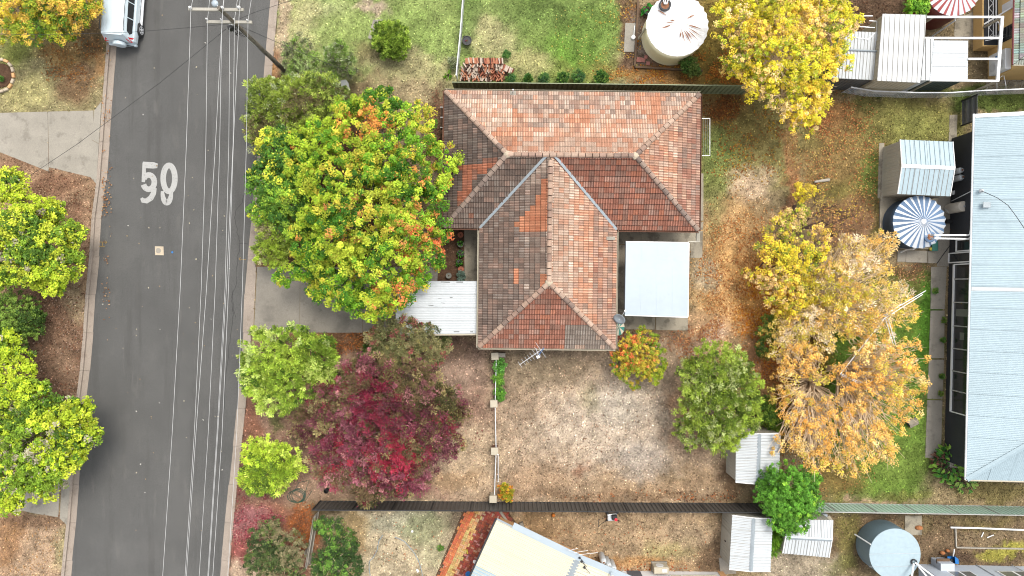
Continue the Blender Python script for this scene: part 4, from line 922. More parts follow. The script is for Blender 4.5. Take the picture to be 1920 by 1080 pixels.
for lab, pts in (('dark sealed crack snaking down the right side of the road', [(462, 350), (452, 380), (440, 395), (439, 412), (446, 445), (450, 458), (444, 480), (443, 510), (440, 540), (432, 560), (436, 590), (433, 620), (428, 650), (423, 700), (419, 790)]),
                 ('dark side crack near the driveway crossing', [(433, 545), (437, 580), (441, 600)]), ('short crack meeting the right gutter', [(447, 456), (456, 456), (466, 458)])):
    q = PL(pts); f = []
    for a, b in zip(q[:-1], q[1:]):
        for i in range(4): t = i / 4; f.append((a[0] + (b[0] - a[0]) * t + rg.uniform(-.05, .05), a[1] + (b[1] - a[1]) * t))
    mb = MB(); stroke(mb, f, .028, ZR + .003); struct(mb.build('road_crack', M_['crack']))

# ------------------------------------------------------------------ parked car (front is +y)
car = thing('parked_car', 'silver blue four-wheel drive with spare wheel on its rear door parked at the left kerb', 'car', (0, 0, 0))
ring = [(.84, .40), (.93, .55), (.96, .82), (.94, 1.00), (.89, 1.08), (.745, 1.64), (.70, 1.74), (.60, 1.79), (.0, 1.83)]
stn = [(-2.36, .90, 1.0), (-2.30, .97, 1.0), (-2.0, 1.0, 1.0), (-1.2, 1.0, 1.0), (0, 1.0, 1.0), (.75, 1.0, 1.0), (1.35, 1.0, .02), (1.9, .98, .0), (2.35, .92, -.08), (2.48, .80, -.2)]
mb = MB(); rings = []
for y, sx, g in stn:
    rr_ = []
    for x, z in ring:
        zz = z if z <= 1.08 else 1.08 + (z - 1.08) * max(g, 0); 
        if z > .9 and g < 0: zz += g * .5
        xx = x * sx; yy = y
        if z > 1.08 and y < -2.2: yy += .22 * (z - 1.08) / .7
        if g <= .02 and z > 1.08: xx = x * sx * (1.15 if z < 1.7 else 1.0) if x > .3 else x
        rr_.append((xx, yy, zz))
    rings.append([(-x, y_, z_) for x, y_, z_ in rr_] + rr_[::-1][1:] if False else [(-p[0], p[1], p[2]) for p in rr_] + [p for p in rr_[::-1][1:]])
nR = len(rings[0]); vs = [p for r_ in rings for p in r_]
fs = [(i * nR + j, i * nR + j + 1, (i + 1) * nR + j + 1, (i + 1) * nR + j) for i in range(len(rings) - 1) for j in range(nR - 1)]
fs += [(j, nR - 1 - j, nR - 2 - j, j + 1) for j in range(nR // 2)] + [((len(rings) - 1) * nR + j, (len(rings) - 1) * nR + j + 1, (len(rings) - 1) * nR + nR - 2 - j, (len(rings) - 1) * nR + nR - 1 - j) for j in range(nR // 2)]
mb.mesh_(vs, fs)
body = mb.build('body', M_['car'], car, world=False)
bv = body.modifiers.new('b', 'BEVEL'); bv.width = .03; bv.segments = 2; bv.limit_method = 'ANGLE'; bv.angle_limit = R(20)
def gx(z): return .89 + (.745 - .89) * (z - 1.08) / .56     # greenhouse side plane
def quad_side(s, pts, off, th=.006):
    mb = MB(); o_ = [(s * (gx(z) + off), y, z) for y, z in pts]; i_ = [(s * (gx(z) - .01), y, z) for y, z in pts]; n = len(pts)
    mb.mesh_(o_ + i_, [tuple(range(n)), tuple(range(2 * n - 1, n - 1, -1))] + [(i, (i + 1) % n, n + (i + 1) % n, n + i) for i in range(n)]); return mb
for s in (-1, 1):
    for pts in ([(-2.02, 1.34), (-1.9, 1.16), (-1.08, 1.14), (-1.08, 1.58), (-1.86, 1.56)], [(-1.02, 1.14), (-.12, 1.14), (-.12, 1.59), (-1.02, 1.58)], [(-.06, 1.14), (.95, 1.14), (.62, 1.59), (-.06, 1.59)]):
        quad_side(s, pts, .006).build('side_window', M_['glass'], car, world=False)
    mb = MB(); mb.box((s * 1.0, -.05, .46), (.15, 2.1, .05)); mb.build('side_step', M_['galv_light'], car, world=False)
    mb = MB(); mb.tube([(s * .72, -1.95, 1.83), (s * .72, -1.8, 1.87), (s * .72, .3, 1.87), (s * .72, .5, 1.83)], .022, 6); mb.build('roof_rail', M_['darkwall'], car, world=False)
    mb = MB(); mb.mesh_([(s * .84, -2.39, .98), (s * .60, -2.37, 1.02), (s * .62, -2.28, 1.36), (s * .80, -2.20, 1.40), (s * .925, -2.12, 1.02), (s * .93, -2.2, .98)] , [(0, 1, 2, 3), (0, 3, 4, 5)]); mb.build('tail_light', M_['red'], car, world=False)
    for y in (-1.38, 1.42):
        M = Matrix.Rotation(R(90), 4, 'Y')
        mb = MB(); mb.lathe((s * .90, y, .40), [(.44, -.06), (.44, .055)], 24, M=M); mb.build('wheel_arch', M_['black'], car, world=False)
        mb = MB(); mb.lathe((s * .89, y, .38), [(.26, -.11), (.35, -.11), (.39, -.07), (.39, .07), (.35, .11), (.26, .11)], 28, M=M); wh = mb.build('wheel', M_['black'], car, world=False)
        mb = MB(); mb.lathe((s * .985, y, .38), [(.21, 0), (.25, 0), (.25, .02), (.21, .02)], 24, M=M, cap=False)
        for k in range(5):
            a = 2 * pi * k / 5; mb.box(None, None, M=Matrix.Translation((s * .99, y, .38)) @ Matrix.Rotation(a, 4, 'X') @ Matrix.Translation((0, 0, .12)), ) if False else None
            T = Matrix.Translation(Vector((s * .995, y, .38))) @ Matrix.Rotation(a, 4, 'X') @ Matrix.Translation(Vector((0, 0, .12)))
            mb.box((0, 0, 0), (.02, .085, .22), M=T)
        mb.lathe((s * .995, y, .38), [(.06, -.01), (.06, .02)], 12, M=M); rim = mb.build('rim', M_['galv_light'], wh, world=False)
    mb = MB(); mb.box((s * 1.02, .80, 1.15), (.2, .12, .16)); mb.build('mirror', M_['car'], car, world=False)
mb = MB(); mb.mesh_([(-.70, -2.345, 1.12), (.70, -2.345, 1.12), (.60, -2.19, 1.62), (-.60, -2.19, 1.62), (-.70, -2.30, 1.12), (.70, -2.30, 1.12), (.60, -2.14, 1.62), (-.60, -2.14, 1.62)], [(0, 1, 2, 3), (4, 7, 6, 5), (0, 4, 5, 1), (2, 6, 7, 3), (0, 3, 7, 4), (1, 5, 6, 2)]); mb.build('rear_window', M_['glass'], car, world=False)
mb = MB(); mb.mesh_([(-.72, 1.33, 1.12), (.72, 1.33, 1.12), (.60, .82, 1.70), (-.60, .82, 1.70), (-.72, 1.28, 1.10), (.72, 1.28, 1.10), (.60, .78, 1.68), (-.60, .78, 1.68)], [(0, 1, 2, 3), (4, 7, 6, 5), (0, 4, 5, 1), (2, 6, 7, 3), (0, 3, 7, 4), (1, 5, 6, 2)]); mb.build('windscreen', M_['glass'], car, world=False)
for k in range(6):
    mb = MB(); x = -.48 + k * .19; mb.box((x, -.8, 1.826 - abs(x) * .05), (.035, 2.2, .02)); mb.build('roof_rib', M_['car'], car, world=False)
mb = MB(); mb.box((0, -2.40, .52), (1.72, .16, .22)); b_ = mb.build('rear_bumper', M_['car'], car, world=False); bb = b_.modifiers.new('b', 'BEVEL'); bb.width = .05; bb.segments = 3
mb = MB(); mb.box((.35, -2.475, .60), (.75, .02, .12)); mb.build('bumper_insert', M_['black'], car, world=False)
mb = MB(); mb.box((0, -2.14, 1.80), (1.25, .16, .045)); mb.build('spoiler', M_['car'], car, world=False)
mb = MB(); mb.lathe((.02, -2.50, .93), [(.34, -.12), (.385, -.09), (.385, .06), (.36, .10), (.30, .12), (.08, .125)], 28, M=Matrix.Rotation(R(90), 4, 'X')); mb.build('spare_wheel_cover', M_['car'], car, world=False, smooth=False)
car.location = (-24.05, 17.55, ZR); car.rotation_euler = (0, 0, R(-4.2))

# ------------------------------------------------------------------ stone-edged garden bed, pit lid
gb = thing('stone_edged_bed', 'round garden bed edged with tan stones at the far left lawn', 'garden bed', P(2, 142))
mb = MB(); mb.lathe(P(2, 142), [(.78, 0), (.74, .06), (.3, .10), (.01, .11)], 20); mb.build('soil', M_['mulch'], gb)
n = 17
for k in range(n):
    a = 2 * pi * k / n; c = P(2, 142) + Vector((.84 * cos(a), 1.0 * sin(a), .08)); mb = MB(); mb.box(c, (.17, .30, .17), a + rg.uniform(-.1, .1)); o = mb.build('edging_stone', M_['mortar'] if k % 3 else M_['brick_wall'], gb); m_ = o.modifiers.new('b', 'BEVEL'); m_.width = .03
mb = MB(); mb.prism(PL([(30, 333), (43, 333.5), (43, 354.5), (30, 354)]), 0, .05); o = tag(mb.build('pit_lid', M_['conc']), 'pale concrete service pit lid beside the lime tree', 'pit lid')
mb = MB(); mb.prism(PL([(32, 336), (41, 336.5), (41, 352), (32, 351)]), .05, .058); mb.build('lid_plate', M_['grey_roof'], o)

# ------------------------------------------------------------------ water tanks
def tank(name, label, px, py, rpx, h, mwall, fl=None, nf=24, rib=None, apex=.42):
    c = P(px, py, h); r = PX(rpx, h); t = thing(name, label, 'water tank', (c.x, c.y, 0))
    mb = MB(); prof = []
    if rib:
        k = int(h / rib); 
        for i in range(k * 2 + 1): prof.append((r - .02 + (.012 if i % 2 else 0), .05 + (h - .1) * i / (k * 2)))
    else: prof = [(r - .03, .02), (r - .03, .05), (r - .04, h * .33), (r - .03, h * .34), (r - .04, h * .66), (r - .03, h * .67), (r - .03, h - .03)]
    mb.lathe((c.x, c.y, 0), prof, 48); w = mb.build('tank_wall', mwall, t, smooth=True)
    if fl:
        for k in range(nf):
            a0, am, a1 = 2 * pi * k / nf, 2 * pi * (k + .5) / nf, 2 * pi * (k + 1) / nf; c0 = Vector((c.x, c.y, 0)); mb = MB()
            ri = .14; po = lambda a, rr, z: c0 + Vector((cos(a) * rr, sin(a) * rr, z))
            A0, AM, A1 = po(a0, r, h), po(am, r + .04, h + .10), po(a1, r, h); B0, BM, B1 = po(a0, ri, h + apex), po(am, ri, h + apex + .03), po(a1, ri, h + apex)
            mb.face([A0, AM, BM, B0], 0); mb.face([AM, A1, B1, BM], 1); mb.face([A0, A1, AM], 0); mb.face([A0 - Vector((0, 0, .02)), B0 - Vector((0, 0, .02)), B1 - Vector((0, 0, .02)), A1 - Vector((0, 0, .02))], 1)
            mb.build('roof_flute', fl, t)
        mb = MB(); mb.lathe((c.x, c.y, h + apex), [(.17, -.02), (.15, .04), (.02, .06)], 14); mb.build('roof_cap', fl[0], t)
    else:
        mb = MB(); mb.lathe((c.x, c.y, h), [(r, -.04), (r, .01), (r * .5, .05), (.01, .07)], 48); mb.build('tank_roof', M_['blue_steel'], t)
    return t, c, r
wt, wc, wr_ = tank('water_tank', 'cream round water tank with white fluted roof and rust streaks on the back lawn', 1269.6, 48, 57.5, 1.85, M_['cream_tank'], [M_['rust_white'], M_['white']], 26)
for a, r0, r1 in ((-12, .35, 1.5), (-27, .5, 1.6), (-38, .6, 1.55), (-48, .5, 1.3), (-56, .4, 1.5), (-70, .35, 1.2), (-82, .5, .9), (145, .7, 1.6), (160, .25, .6), (178, .3, .8), (195, .4, 1.1), (28, .5, 1.2)):
    mb = MB(); d = Vector((cos(R(a)), sin(R(a)), 0)); s_ = Vector((-d.y, d.x, 0)); zz = lambda rr: 1.85 + .135 + .42 * (1 - rr / wr_)
    o0, o1 = Vector((wc.x, wc.y, zz(r0))) + d * r0, Vector((wc.x, wc.y, zz(r1))) + d * r1; m0 = Vector((wc.x, wc.y, zz((r0 + r1) / 2) + .004)) + d * (r0 + r1) / 2
    mb.mesh_([o0, m0 + s_ * rg.uniform(.035, .07), o1, m0 - s_ * rg.uniform(.02, .035)], [(0, 3, 2, 1)]); mb.build('rust_streak', M_['rust'], wt)
mb = MB(); q = P(1247, 9, 2.2); mb.lathe(q, [(.36, -.1), (.36, .04), (.27, .05), (.26, -.02)], 24, cap=False); mb.build('inlet_rim', M_['darkwall'], wt)
mb = MB(); mb.lathe(q, [(.25, .0), (.01, .02)], 20); mb.build('inlet_mesh', M_['rust'], wt)
for x0, x1 in ((1236, 1246), (1241, 1249), (1262, 1250), (1247, 1248)):
    mb = MB(); mb.tube([P(x0, -30, 2.6), P(x1, 8, 2.3)], .035, 6); mb.build('inlet_pipe', M_['white'], wt)
mb = MB(); mb.tube([P(1211, 52, 1.75), P(1197, 73, .2)], .06, 8); mb.build('overflow_pipe', M_['cream'], wt)
mb = MB(); mb.tube([P(1190, 48, .1), P(1188, 70, .1)], .025, 6); mb.lathe(P(1187, 71, .05), [(.13, 0), (.13, .14), (.05, .17)], 14); tag(mb.build('valve', M_['white']), 'small white round valve on the concrete pad beside the cream tank', 'valve')
# timber edging round the tank
te = thing('timber_edging', 'brown timber edging round the gravel beside the cream water tank', 'garden edging', P(1192, 126))
for a, b in (((1196, 0), (1189.5, 126)), ((1189.5, 126.5), (1262, 131)), ((1262, 130.5), (1316, 134))):
    mb = MB(); A, B = P(*a), P(*b); c = (A + B) / 2; mb.box((c.x, c.y, .08), ((B - A).length, .12, .2), math.atan2((B - A).y, (B - A).x)); mb.build('sleeper', M_['wood_brown'], te)
PVM = mat('pink_paver', S(196, 130, 116), .9)
for x, y, s, lab in ((1198, 112, 9, 'pink paver in the inner corner of the timber edging by the cream tank'), (1206, 113, 7.5, 'second pink paver from the edging corner by the cream tank'), (1215, 119, 7, 'pink paver nearest the lower edge of the cream tank wall'), (1211, 107, 6, 'smallest pink paver tucked against the cream tank')):
    mb = MB(); q = P(x, y, .06); mb.box(q, (PX(s), PX(s), .06), rg.uniform(-.4, .4)); tag(mb.build('paver', PVM), lab, 'paver', 'pink pavers by the tank')

bt, bc_, br_ = tank('water_tank', 'navy round water tank with blue and white pleated roof beside the grey shed', 1722.5, 416.5, 48.5, 1.35, M_['navy'], [M_['flute_white'], M_['flute_blue']], 24, apex=.5)  # white flute faces hold the folded steel's reflections as colour
mb = MB(); q = P(1744, 444, 1.62); mb.lathe(q, [(.34, -.08), (.34, .0), (.20, .04), (.20, -.04)], 24, cap=False); mb.build('inlet_rim', M_['flute_blue'], bt)
mb = MB(); mb.lathe(q, [(.19, .0), (.01, .01)], 18); mb.build('inlet_mesh', M_['rust'], bt)
mb = MB(); mb.tube([P(1718, 463, 1.2), P(1713, 467, 1.1), P(1700, 468, .6), P(1689, 473, .1)], .05, 8); mb.build('overflow_pipe', M_['white'], bt)
mb = MB(); mb.tube([P(1661, 446, .9), P(1690, 439, 1.4), P(1704, 431, 1.6)], .012, 5); mb.box(P(1661, 445, .9), (.1, .1, .1)); mb.build('level_cable', M_['galv_light'], bt)
rt, rc_, rrr = tank('water_tank', 'dark red water tank with red and white striped roof at the top edge', 1786, -20, 50, 2.28, M_['redpaint'], [M_['flute_white'], M_['redflute']], 24, apex=.5)
mb = MB(); mb.tube([P(1792, 32, 2.1), P(1791, 38, 1.9), P(1748, 68, .1)], .05, 8); mb.build('overflow_pipe', M_['white'], rt)
gt, gc_, gr_ = tank('water_tank', 'pale corrugated water tank with flat lid in the bottom right garden', 1678, 1039, 48, 1.73, mat('corrugated_tank_steel', S(150, 172, 182), .5, n1=(1, .1)), None, rib=.09)
for y in (1038, 1062): mb = MB(); mb.box(P(1678, y, 1.80), (PX(94), .012, .012), .02); mb.build('lid_seam', M_['galv'], gt)
mb = MB(); mb.tube([P(1603, 1002, .3), P(1633, 1021, 1.7)], .045, 8); mb.build('overflow_pipe', M_['white'], gt)
mb = MB(); q = P(1714, 1054, 1.86); mb.lathe(q, [(.18, -.06), (.18, .03), (.13, .04), (.12, -.01)], 20, cap=False); mb.build('inlet_rim', M_['black'], gt)
dp = thing('rainwater_pipes', 'pair of white rainwater pipes dropping into the pale corrugated tank lid', 'pipe', P(1718, 1060))
for a, b in (((1716, 1055, 1.95), (1760, 1088, 2.7)), ((1713, 1057, 1.9), (1708, 1092, 2.6)), ((1722, 1062, 2.0), (1745, 1090, 2.7))):
    mb = MB(); mb.tube([P(*a), P(*b)], .055, 8); mb.build('pipe', M_['white'], dp)

# ------------------------------------------------------------------ sheds
def shed(name, label, roof_pts, h, hr, ridge, mroof, mwall, pitch=.19, prof=TRAP, inset=.06, ridge_m=None, width=.78, cat='shed', door=None):
    """roof_pts: eave corners (px) in order a,b,c,d ; ridge from middle of b-c to middle of d-a if ridge=='bc' ; None = flat"""
    c = [P(x, y, h) for x, y in roof_pts]; cen = sum(c, Vector()) / 4; t = thing(name, label, cat, (cen.x, cen.y, 0))
    w = [cen + (p - cen) * (1 - inset / max(.3, (p - cen).length) * 1.3) for p in c]
    mb = MB(); mb.prism([p[:2] for p in w], 0, h - .06); wall = mb.build('wall', mwall, t)
    # cladding ribs on each wall
    mb = MB()
    for i in range(4):
        a, b = w[i], w[(i + 1) % 4]; d = (b - a); L = d.length; d.normalize(); nn = Vector((d.y, -d.x, 0)); nn = nn if (cen - a).dot(nn) < 0 else -nn; k = int(L / .20)
        for j in range(k):
            q = a + d * (L * (j + .5) / k) + nn * .008; mb.box((q.x, q.y, (h - .08) / 2 + .02), (.06, .016, h - .12), math.atan2(d.y, d.x))
    stuff(mb.build('cladding_ribs', mwall, wall))
    if hr is None:
        sheets(t, [c[0], c[1], c[2], c[3]], prof, pitch, mroof, width)
        mb = MB(); mb.slab3([p - Vector((0, 0, .005)) for p in c], .05); mb.build('roof_deck', M_['grey_wall'], t)
    else:
        m1 = (c[1] + c[2]) / 2 + Vector((0, 0, hr)); m2 = (c[3] + c[0]) / 2 + Vector((0, 0, hr))
        sheets(t, [c[0], c[1], m1, m2], prof, pitch, mroof, width); sheets(t, [c[2], c[3], m2, m1], prof, pitch, mroof, width)
        mb = MB(); mb.slab3([p - Vector((0, 0, .01)) for p in (c[0], c[1], m1, m2)], .03); mb.slab3([p - Vector((0, 0, .01)) for p in (c[2], c[3], m2, m1)], .03)
        for a, b, m in ((w[1], w[2], m1), (w[3], w[0], m2)): mb.mesh_([(a.x, a.y, h - .06), (b.x, b.y, h - .06), (m.x, m.y, m.z - .04)], [(0, 1, 2)])
        mb.build('roof_deck', mwall, t)
        d = (m2 - m1).normalized(); s_ = Vector((-d.y, d.x, 0)) * .11; u = Vector((0, 0, .05))
        mb = MB(); mb.slab3([m1 + s_ + u * .6, m2 + s_ + u * .6, m2 + u * 1.3, m1 + u * 1.3], .012); mb.slab3([m1 - s_ + u * .6, m2 - s_ + u * .6, m2 + u * 1.3, m1 + u * 1.3], .012); mb.build('ridge_capping', ridge_m or M_['white'], t)
        for a, m, b in ((c[1], m1, c[2]), (c[3], m2, c[0])):
            mb = MB(); mb.tube([a + u * .7, m + u * .7], .03, 5); mb.build('barge_trim', M_['white'], t); mb = MB(); mb.tube([m + u * .7, b + u * .7], .03, 5); mb.build('barge_trim', M_['white'], t)
    if door is not None:
        a, b = w[door], w[(door + 1) % 4]; d = (b - a).normalized(); nn = Vector((d.y, -d.x, 0)); nn = nn if (cen - a).dot(nn) < 0 else -nn; q = (a + b) / 2 + nn * .022
        mb = MB(); mb.box((q.x, q.y, .95), (.8, .02, 1.75), math.atan2(d.y, d.x)); dd = mb.build('door', mwall, t)
        q2 = q + d * .3 + nn * .03; mb = MB(); mb.box((q2.x, q2.y, 1.0), (.05, .04, .2), math.atan2(d.y, d.x)); mb.build('handle', M_['black'], dd)
    return t
shed('garden_shed', 'grey-walled shed with pale blue ribbed gable roof beside the navy tank', [(1786, 266), (1687, 262), (1682, 364), (1781, 368)][:0] or [(1786, 266), (1687, 262), (1682.5, 363.5), (1781, 368)], 1.95, .32, 'bc', M_['blue_steel'], M_['grey_wall'], .29, PAN, width=.87)
shed('garden_shed', 'white ribbed shed at the lower right corner of the tan yard below the olive tree', [(1380, 812), (1379, 904), (1459, 908.5), (1464, 812)], 2.0, .16, '', M_['white_steel'], M_['grey_wall'], .19, TRAP, ridge_m=M_['flash_blue'])
shed('garden_shed', 'white ribbed shed with grey side wall just below the charcoal fence', [(1373, 966), (1367, 1067), (1444, 1071), (1449, 972)], 2.0, .18, '', M_['white_steel'], M_['grey_wall'], .19, TRAP, ridge_m=M_['flash_blue'], door=0)
shed('garden_shed', 'small white ribbed shed partly under the dark green tree at the bottom', [(1561, 975), (1474, 974), (1467, 1037), (1554, 1045)], 1.9, .16, '', M_['white_steel'], M_['grey_wall'], .19, TRAP, ridge_m=M_['flash_blue'])

# ------------------------------------------------------------------ pavilion roofs and pergola, top right
def flatroof(name, label, pts, h, prof, pitch, mroof, mwall, width, cat='shed', slope=0.0, eave=None):
    c = [P(x, y, h) for x, y in pts]; c[2].z += slope; c[3].z += slope; cen = sum(c, Vector()) / 4; t = thing(name, label, cat, (cen.x, cen.y, 0))
    w = [cen + (p - cen) * .975 for p in c]
    if mwall: 
        mb = MB(); mb.prism([p[:2] for p in w], 0, h - .08); wall = mb.build('wall', mwall, t); mb = MB()
        for i in range(4):
            a, b = w[i], w[(i + 1) % 4]; a = Vector((a.x, a.y, 0)); b = Vector((b.x, b.y, 0)); d = (b - a); L = d.length; d.normalize(); nn = Vector((d.y, -d.x, 0)); nn = nn if (cen - a).dot(nn) < 0 else -nn; k = int(L / .24)
            for j in range(k): q = a + d * (L * (j + .5) / k) + nn * .01; mb.box((q.x, q.y, h / 2 - .04), (.07, .02, h - .14), math.atan2(d.y, d.x))
        stuff(mb.build('cladding_ribs', mwall, wall))
    sheets(t, c, prof, pitch, mroof, width)
    mb = MB(); mb.slab3([p - Vector((0, 0, .005)) for p in c], .05); mb.build('roof_deck', M_['white'], t)
    return t
flatroof('outbuilding', 'tall white pan-roofed outbuilding with cream ribbed wall at the top right', [(1645, 151), (1725, 155), (1737, 28), (1655, 26)], 2.8, PAN, .295, mat('white_pan_roof', S(250, 250, 247), .5, n1=(1, .03), n2=(8, .03), stain=[(3, .66, .35, S(190, 175, 160), (6, 1, 1))]), M_['cream'], .885, 'outbuilding')
flatroof('outbuilding', 'narrow white pan-roofed strip between the tallest white roof and the pergola roof', [(1727, 150.5), (1742.5, 150.5), (1751, 73), (1734, 72)], 2.6, PAN, .295, M_['white_steel'], M_['white_steel'], .885, 'outbuilding')
flatroof('outbuilding', 'bright white ribbed roof with dark green wall joining the white pergola beams', [(1815, 76.5), (1814, 149), (1743, 149), (1751, 76)], 2.35, SINE, .14, M_['white_steel'], mat('dark_green_cladding', S(92, 110, 106), .6), .75, 'outbuilding')
flatroof('outbuilding', 'left white ribbed roof half hidden by the yellow tree', [(1556, 146), (1641, 150), (1646, 98), (1566, 96)], 2.2, TRAP, .2, M_['white_steel'], mat('slate_cladding', S(110, 112, 112), .6), .8, 'outbuilding', .12)
flatroof('outbuilding', 'upper left white ribbed roof under the bent grey frame beside the yellow tree', [(1572, 93), (1646, 95), (1648, 62), (1590, 60)], 2.2, TRAP, .2, M_['white_steel'], M_['grey_wall'], .8, 'outbuilding', .1)
bf = thing('bent_frame', 'grey tubular frame above the upper left white roof', 'metal frame', P(1630, 50))
for pl in ([(1614, 44), (1614, 30), (1636, 30)], [(1630, 39), (1644, 40), (1644, 60)], [(1612, 50), (1640, 52)], [(1586, 52), (1600, 70), (1628, 74), (1642, 60)], [(1644, 60), (1645, 96)]):
    mb = MB(); mb.tube([P(x, y, 2.3) for x, y in pl], .03, 6); mb.build('frame_tube', M_['galv'], bf)
mb = MB(); mb.tube([P(1590, 93.5, 2.38), P(1646, 96, 2.38)], .06, 8); mb.tube([P(1646, 96, 2.38), P(1640, 156, 2.2)], .06, 8); tag(mb.build('gutter_pipe', M_['flash_blue']), 'pale blue gutter pipe between the two left white roofs', 'pipe')
pg = thing('pergola', 'white open pergola of thin beams beside the yellow house', 'pergola', P(1820, 100))
hp = 2.42
for a, b, r in (((1737, 32), (1881, 32), .055), ((1733, 71.5), (1878, 71.5), .055), ((1815, 110.5), (1876, 110.5), .05), ((1743, 150.5), (1872, 152), .055), ((1879, 31), (1870, 153), .085)):
    mb = MB(); A, B = P(*a, hp), P(*b, hp); c = (A + B) / 2; mb.box(c, ((B - A).length, r * 2, .10 if r < .08 else .103), math.atan2((B - A).y, (B - A).x)); mb.build('beam', M_['white'], pg)
for x, y in ((1871, 152), (1878, 33), (1748, 33), (1752, 149)):
    q = P(x, y, hp); mb = MB(); mb.box((q.x, q.y, hp / 2), (.11, .11, hp - .1)); mb.build('post', M_['cream'], pg)
mb = MB(); mb.tube([P(1871, 41, 2.4), P(1876, 49, 1.9)], .03, 5); mb.build('brace', M_['white'], pg)
# dark slatted gate
gt2 = thing('slat_gate', 'small black slatted gate panel at the top left corner of the pale blue roof', 'gate', P(1800, 210))
A, B = P(1802, 236, 0), P(1802, 190, 0)
for k in range(13):
    z = .12 + 1.35 * k / 12; mb = MB(); mb.box(((A.x + B.x) / 2, (A.y + B.y) / 2, z), (.03, (B - A).length, .06)); mb.build('slat', M_['darkwall'], gt2)
for p in (A, B): mb = MB(); mb.box((p.x, p.y, .8), (.07, .07, 1.6)); mb.build('post', M_['black'], gt2)

# ------------------------------------------------------------------ yellow house, top right corner
yh = thing('house', 'ochre-walled house with mossy grey tiles and maroon fascia at the top right corner', 'house', P(1890, 40))
X0 = 29.93; Yb = P(0, 150, 0).y; 
mb = MB(); mb.prism([(X0, Yb), (X0 + 9, Yb), (X0 + 9, 24), (X0, 24)], 0, 2.62); mb.build('wall', M_['ochre'], yh)
e1 = P(1899.5, 121, 2.72); e2 = P(1903, -60, 2.72); 
pw = [Vector((e1.x, e1.y, 2.72)), Vector((e2.x, e2.y, 2.72)), Vector((e2.x + 5, e2.y, 4.4)), Vector((e1.x + 5, e1.y + 4.4, 4.4))]
mb = MB(); mb.slab3([p - Vector((0, 0, .04)) for p in pw], .08); mb.slab3([Vector((e1.x, e1.y, 2.68)), Vector((e1.x + 9, e1.y - .1, 2.68)), Vector((e1.x + 5, e1.y + 4.4, 4.36))], .08); yr = mb.build('roof', M_['deck'], yh)
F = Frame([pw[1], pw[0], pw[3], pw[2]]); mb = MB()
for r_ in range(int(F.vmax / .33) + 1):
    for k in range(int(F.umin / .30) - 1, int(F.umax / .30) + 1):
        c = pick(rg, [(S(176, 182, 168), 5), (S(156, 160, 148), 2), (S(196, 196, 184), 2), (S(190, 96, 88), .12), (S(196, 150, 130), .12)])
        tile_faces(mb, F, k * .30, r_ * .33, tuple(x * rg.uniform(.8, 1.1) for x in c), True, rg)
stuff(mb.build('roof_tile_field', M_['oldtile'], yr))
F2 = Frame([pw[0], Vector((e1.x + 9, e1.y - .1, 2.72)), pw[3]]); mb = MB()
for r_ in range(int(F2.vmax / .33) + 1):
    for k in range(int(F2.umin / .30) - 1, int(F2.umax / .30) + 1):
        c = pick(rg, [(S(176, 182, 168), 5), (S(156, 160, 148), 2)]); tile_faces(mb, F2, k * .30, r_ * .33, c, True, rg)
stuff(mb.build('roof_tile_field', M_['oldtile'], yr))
mb = MB(); mb.tube([e1 + Vector((-.03, 0, .0)), e2 + Vector((-.03, 0, 0))], .05, 6); mb.build('fascia', M_['maroon'], yh)
mb = MB(); mb.tube([e1 + Vector((0, -.04, .0)), e1 + Vector((9, -.14, 0))], .045, 6); mb.build('gutter', M_['cream'], yh)
mb = MB(); mb.prism([(29.0, P(0, 96, 0).y), (X0 + .02, P(0, 96, 0).y), (X0 + .02, 24), (29.0, 24)], 0, .88); v_ = mb.build('verandah_plinth', M_['ochre'], yh)
mb = MB(); mb.prism([(29.08, P(0, 94, 0).y), (X0, P(0, 94, 0).y), (X0, 24), (29.08, 24)], .88, .90); mb.build('verandah_floor', M_['darkwall'], v_)
for (y0, y1, z0_, z1_, m) in ((45, 72, .95, 2.2, 'glass'), (0, 16, 1.3, 2.4, 'white')):
    mb = MB(); ya, yb = (540 - y0) / 29.8 / 1.05, (540 - y1) / 29.8 / 1.05; mb.box((X0 - .015, (ya + yb) / 2, (z0_ + z1_) / 2), (.03, abs(ya - yb), z1_ - z0_)); mb.build('window', M_[m], yh)
ac = thing('air_conditioner', 'large white air conditioner with two fans on the ochre wall', 'air conditioner', (X0 - .2, 13.6, 0))
mb = MB(); mb.box((X0 - .2, 13.75, 1.35), (.36, 1.25, 1.45)); o = mb.build('casing', M_['white'], ac); b = o.modifiers.new('b', 'BEVEL'); b.width = .03
for z in (1.0, 1.7):
    mb = MB(); mb.lathe((X0 - .39, 13.55, z), [(.27, 0), (.27, .015), (.22, .02), (.05, .01)], 20, M=Matrix.Rotation(R(-90), 4, 'Y')); mb.build('fan_grille', M_['galv_light'], ac)
mb = MB(); mb.box((X0 - .39, 14.1, 1.3), (.02, .1, .12)); mb.build('badge', M_['blue'], ac)
lt = thing('lattice_frame', 'white lattice truss standing over the dark verandah floor of the ochre house', 'lattice', (29.3, 17, 0))
xs_ = [29.12, 29.40]; zt = 1.25
for x in xs_ + [29.56, 29.60]: mb = MB(); mb.tube([(x, P(0, 84, 0).y, zt), (x, 24, zt)], .02, 5); mb.build('rail', M_['white'], lt)
y = P(0, 84, 0).y; k = 0
while y < 19:
    mb = MB(); mb.tube([(xs_[k % 2], y, zt), (xs_[(k + 1) % 2], y + .30, zt)], .014, 4); mb.build('strut', M_['white'], lt); y += .30; k += 1
for dy in (0, .1, .2): mb = MB(); mb.tube([(28.9, P(0, 84, 0).y - dy, zt), (30.6, P(0, 80, 0).y - dy + .1, zt + .3)], .016, 4); mb.build('cross_rod', M_['white'], lt)
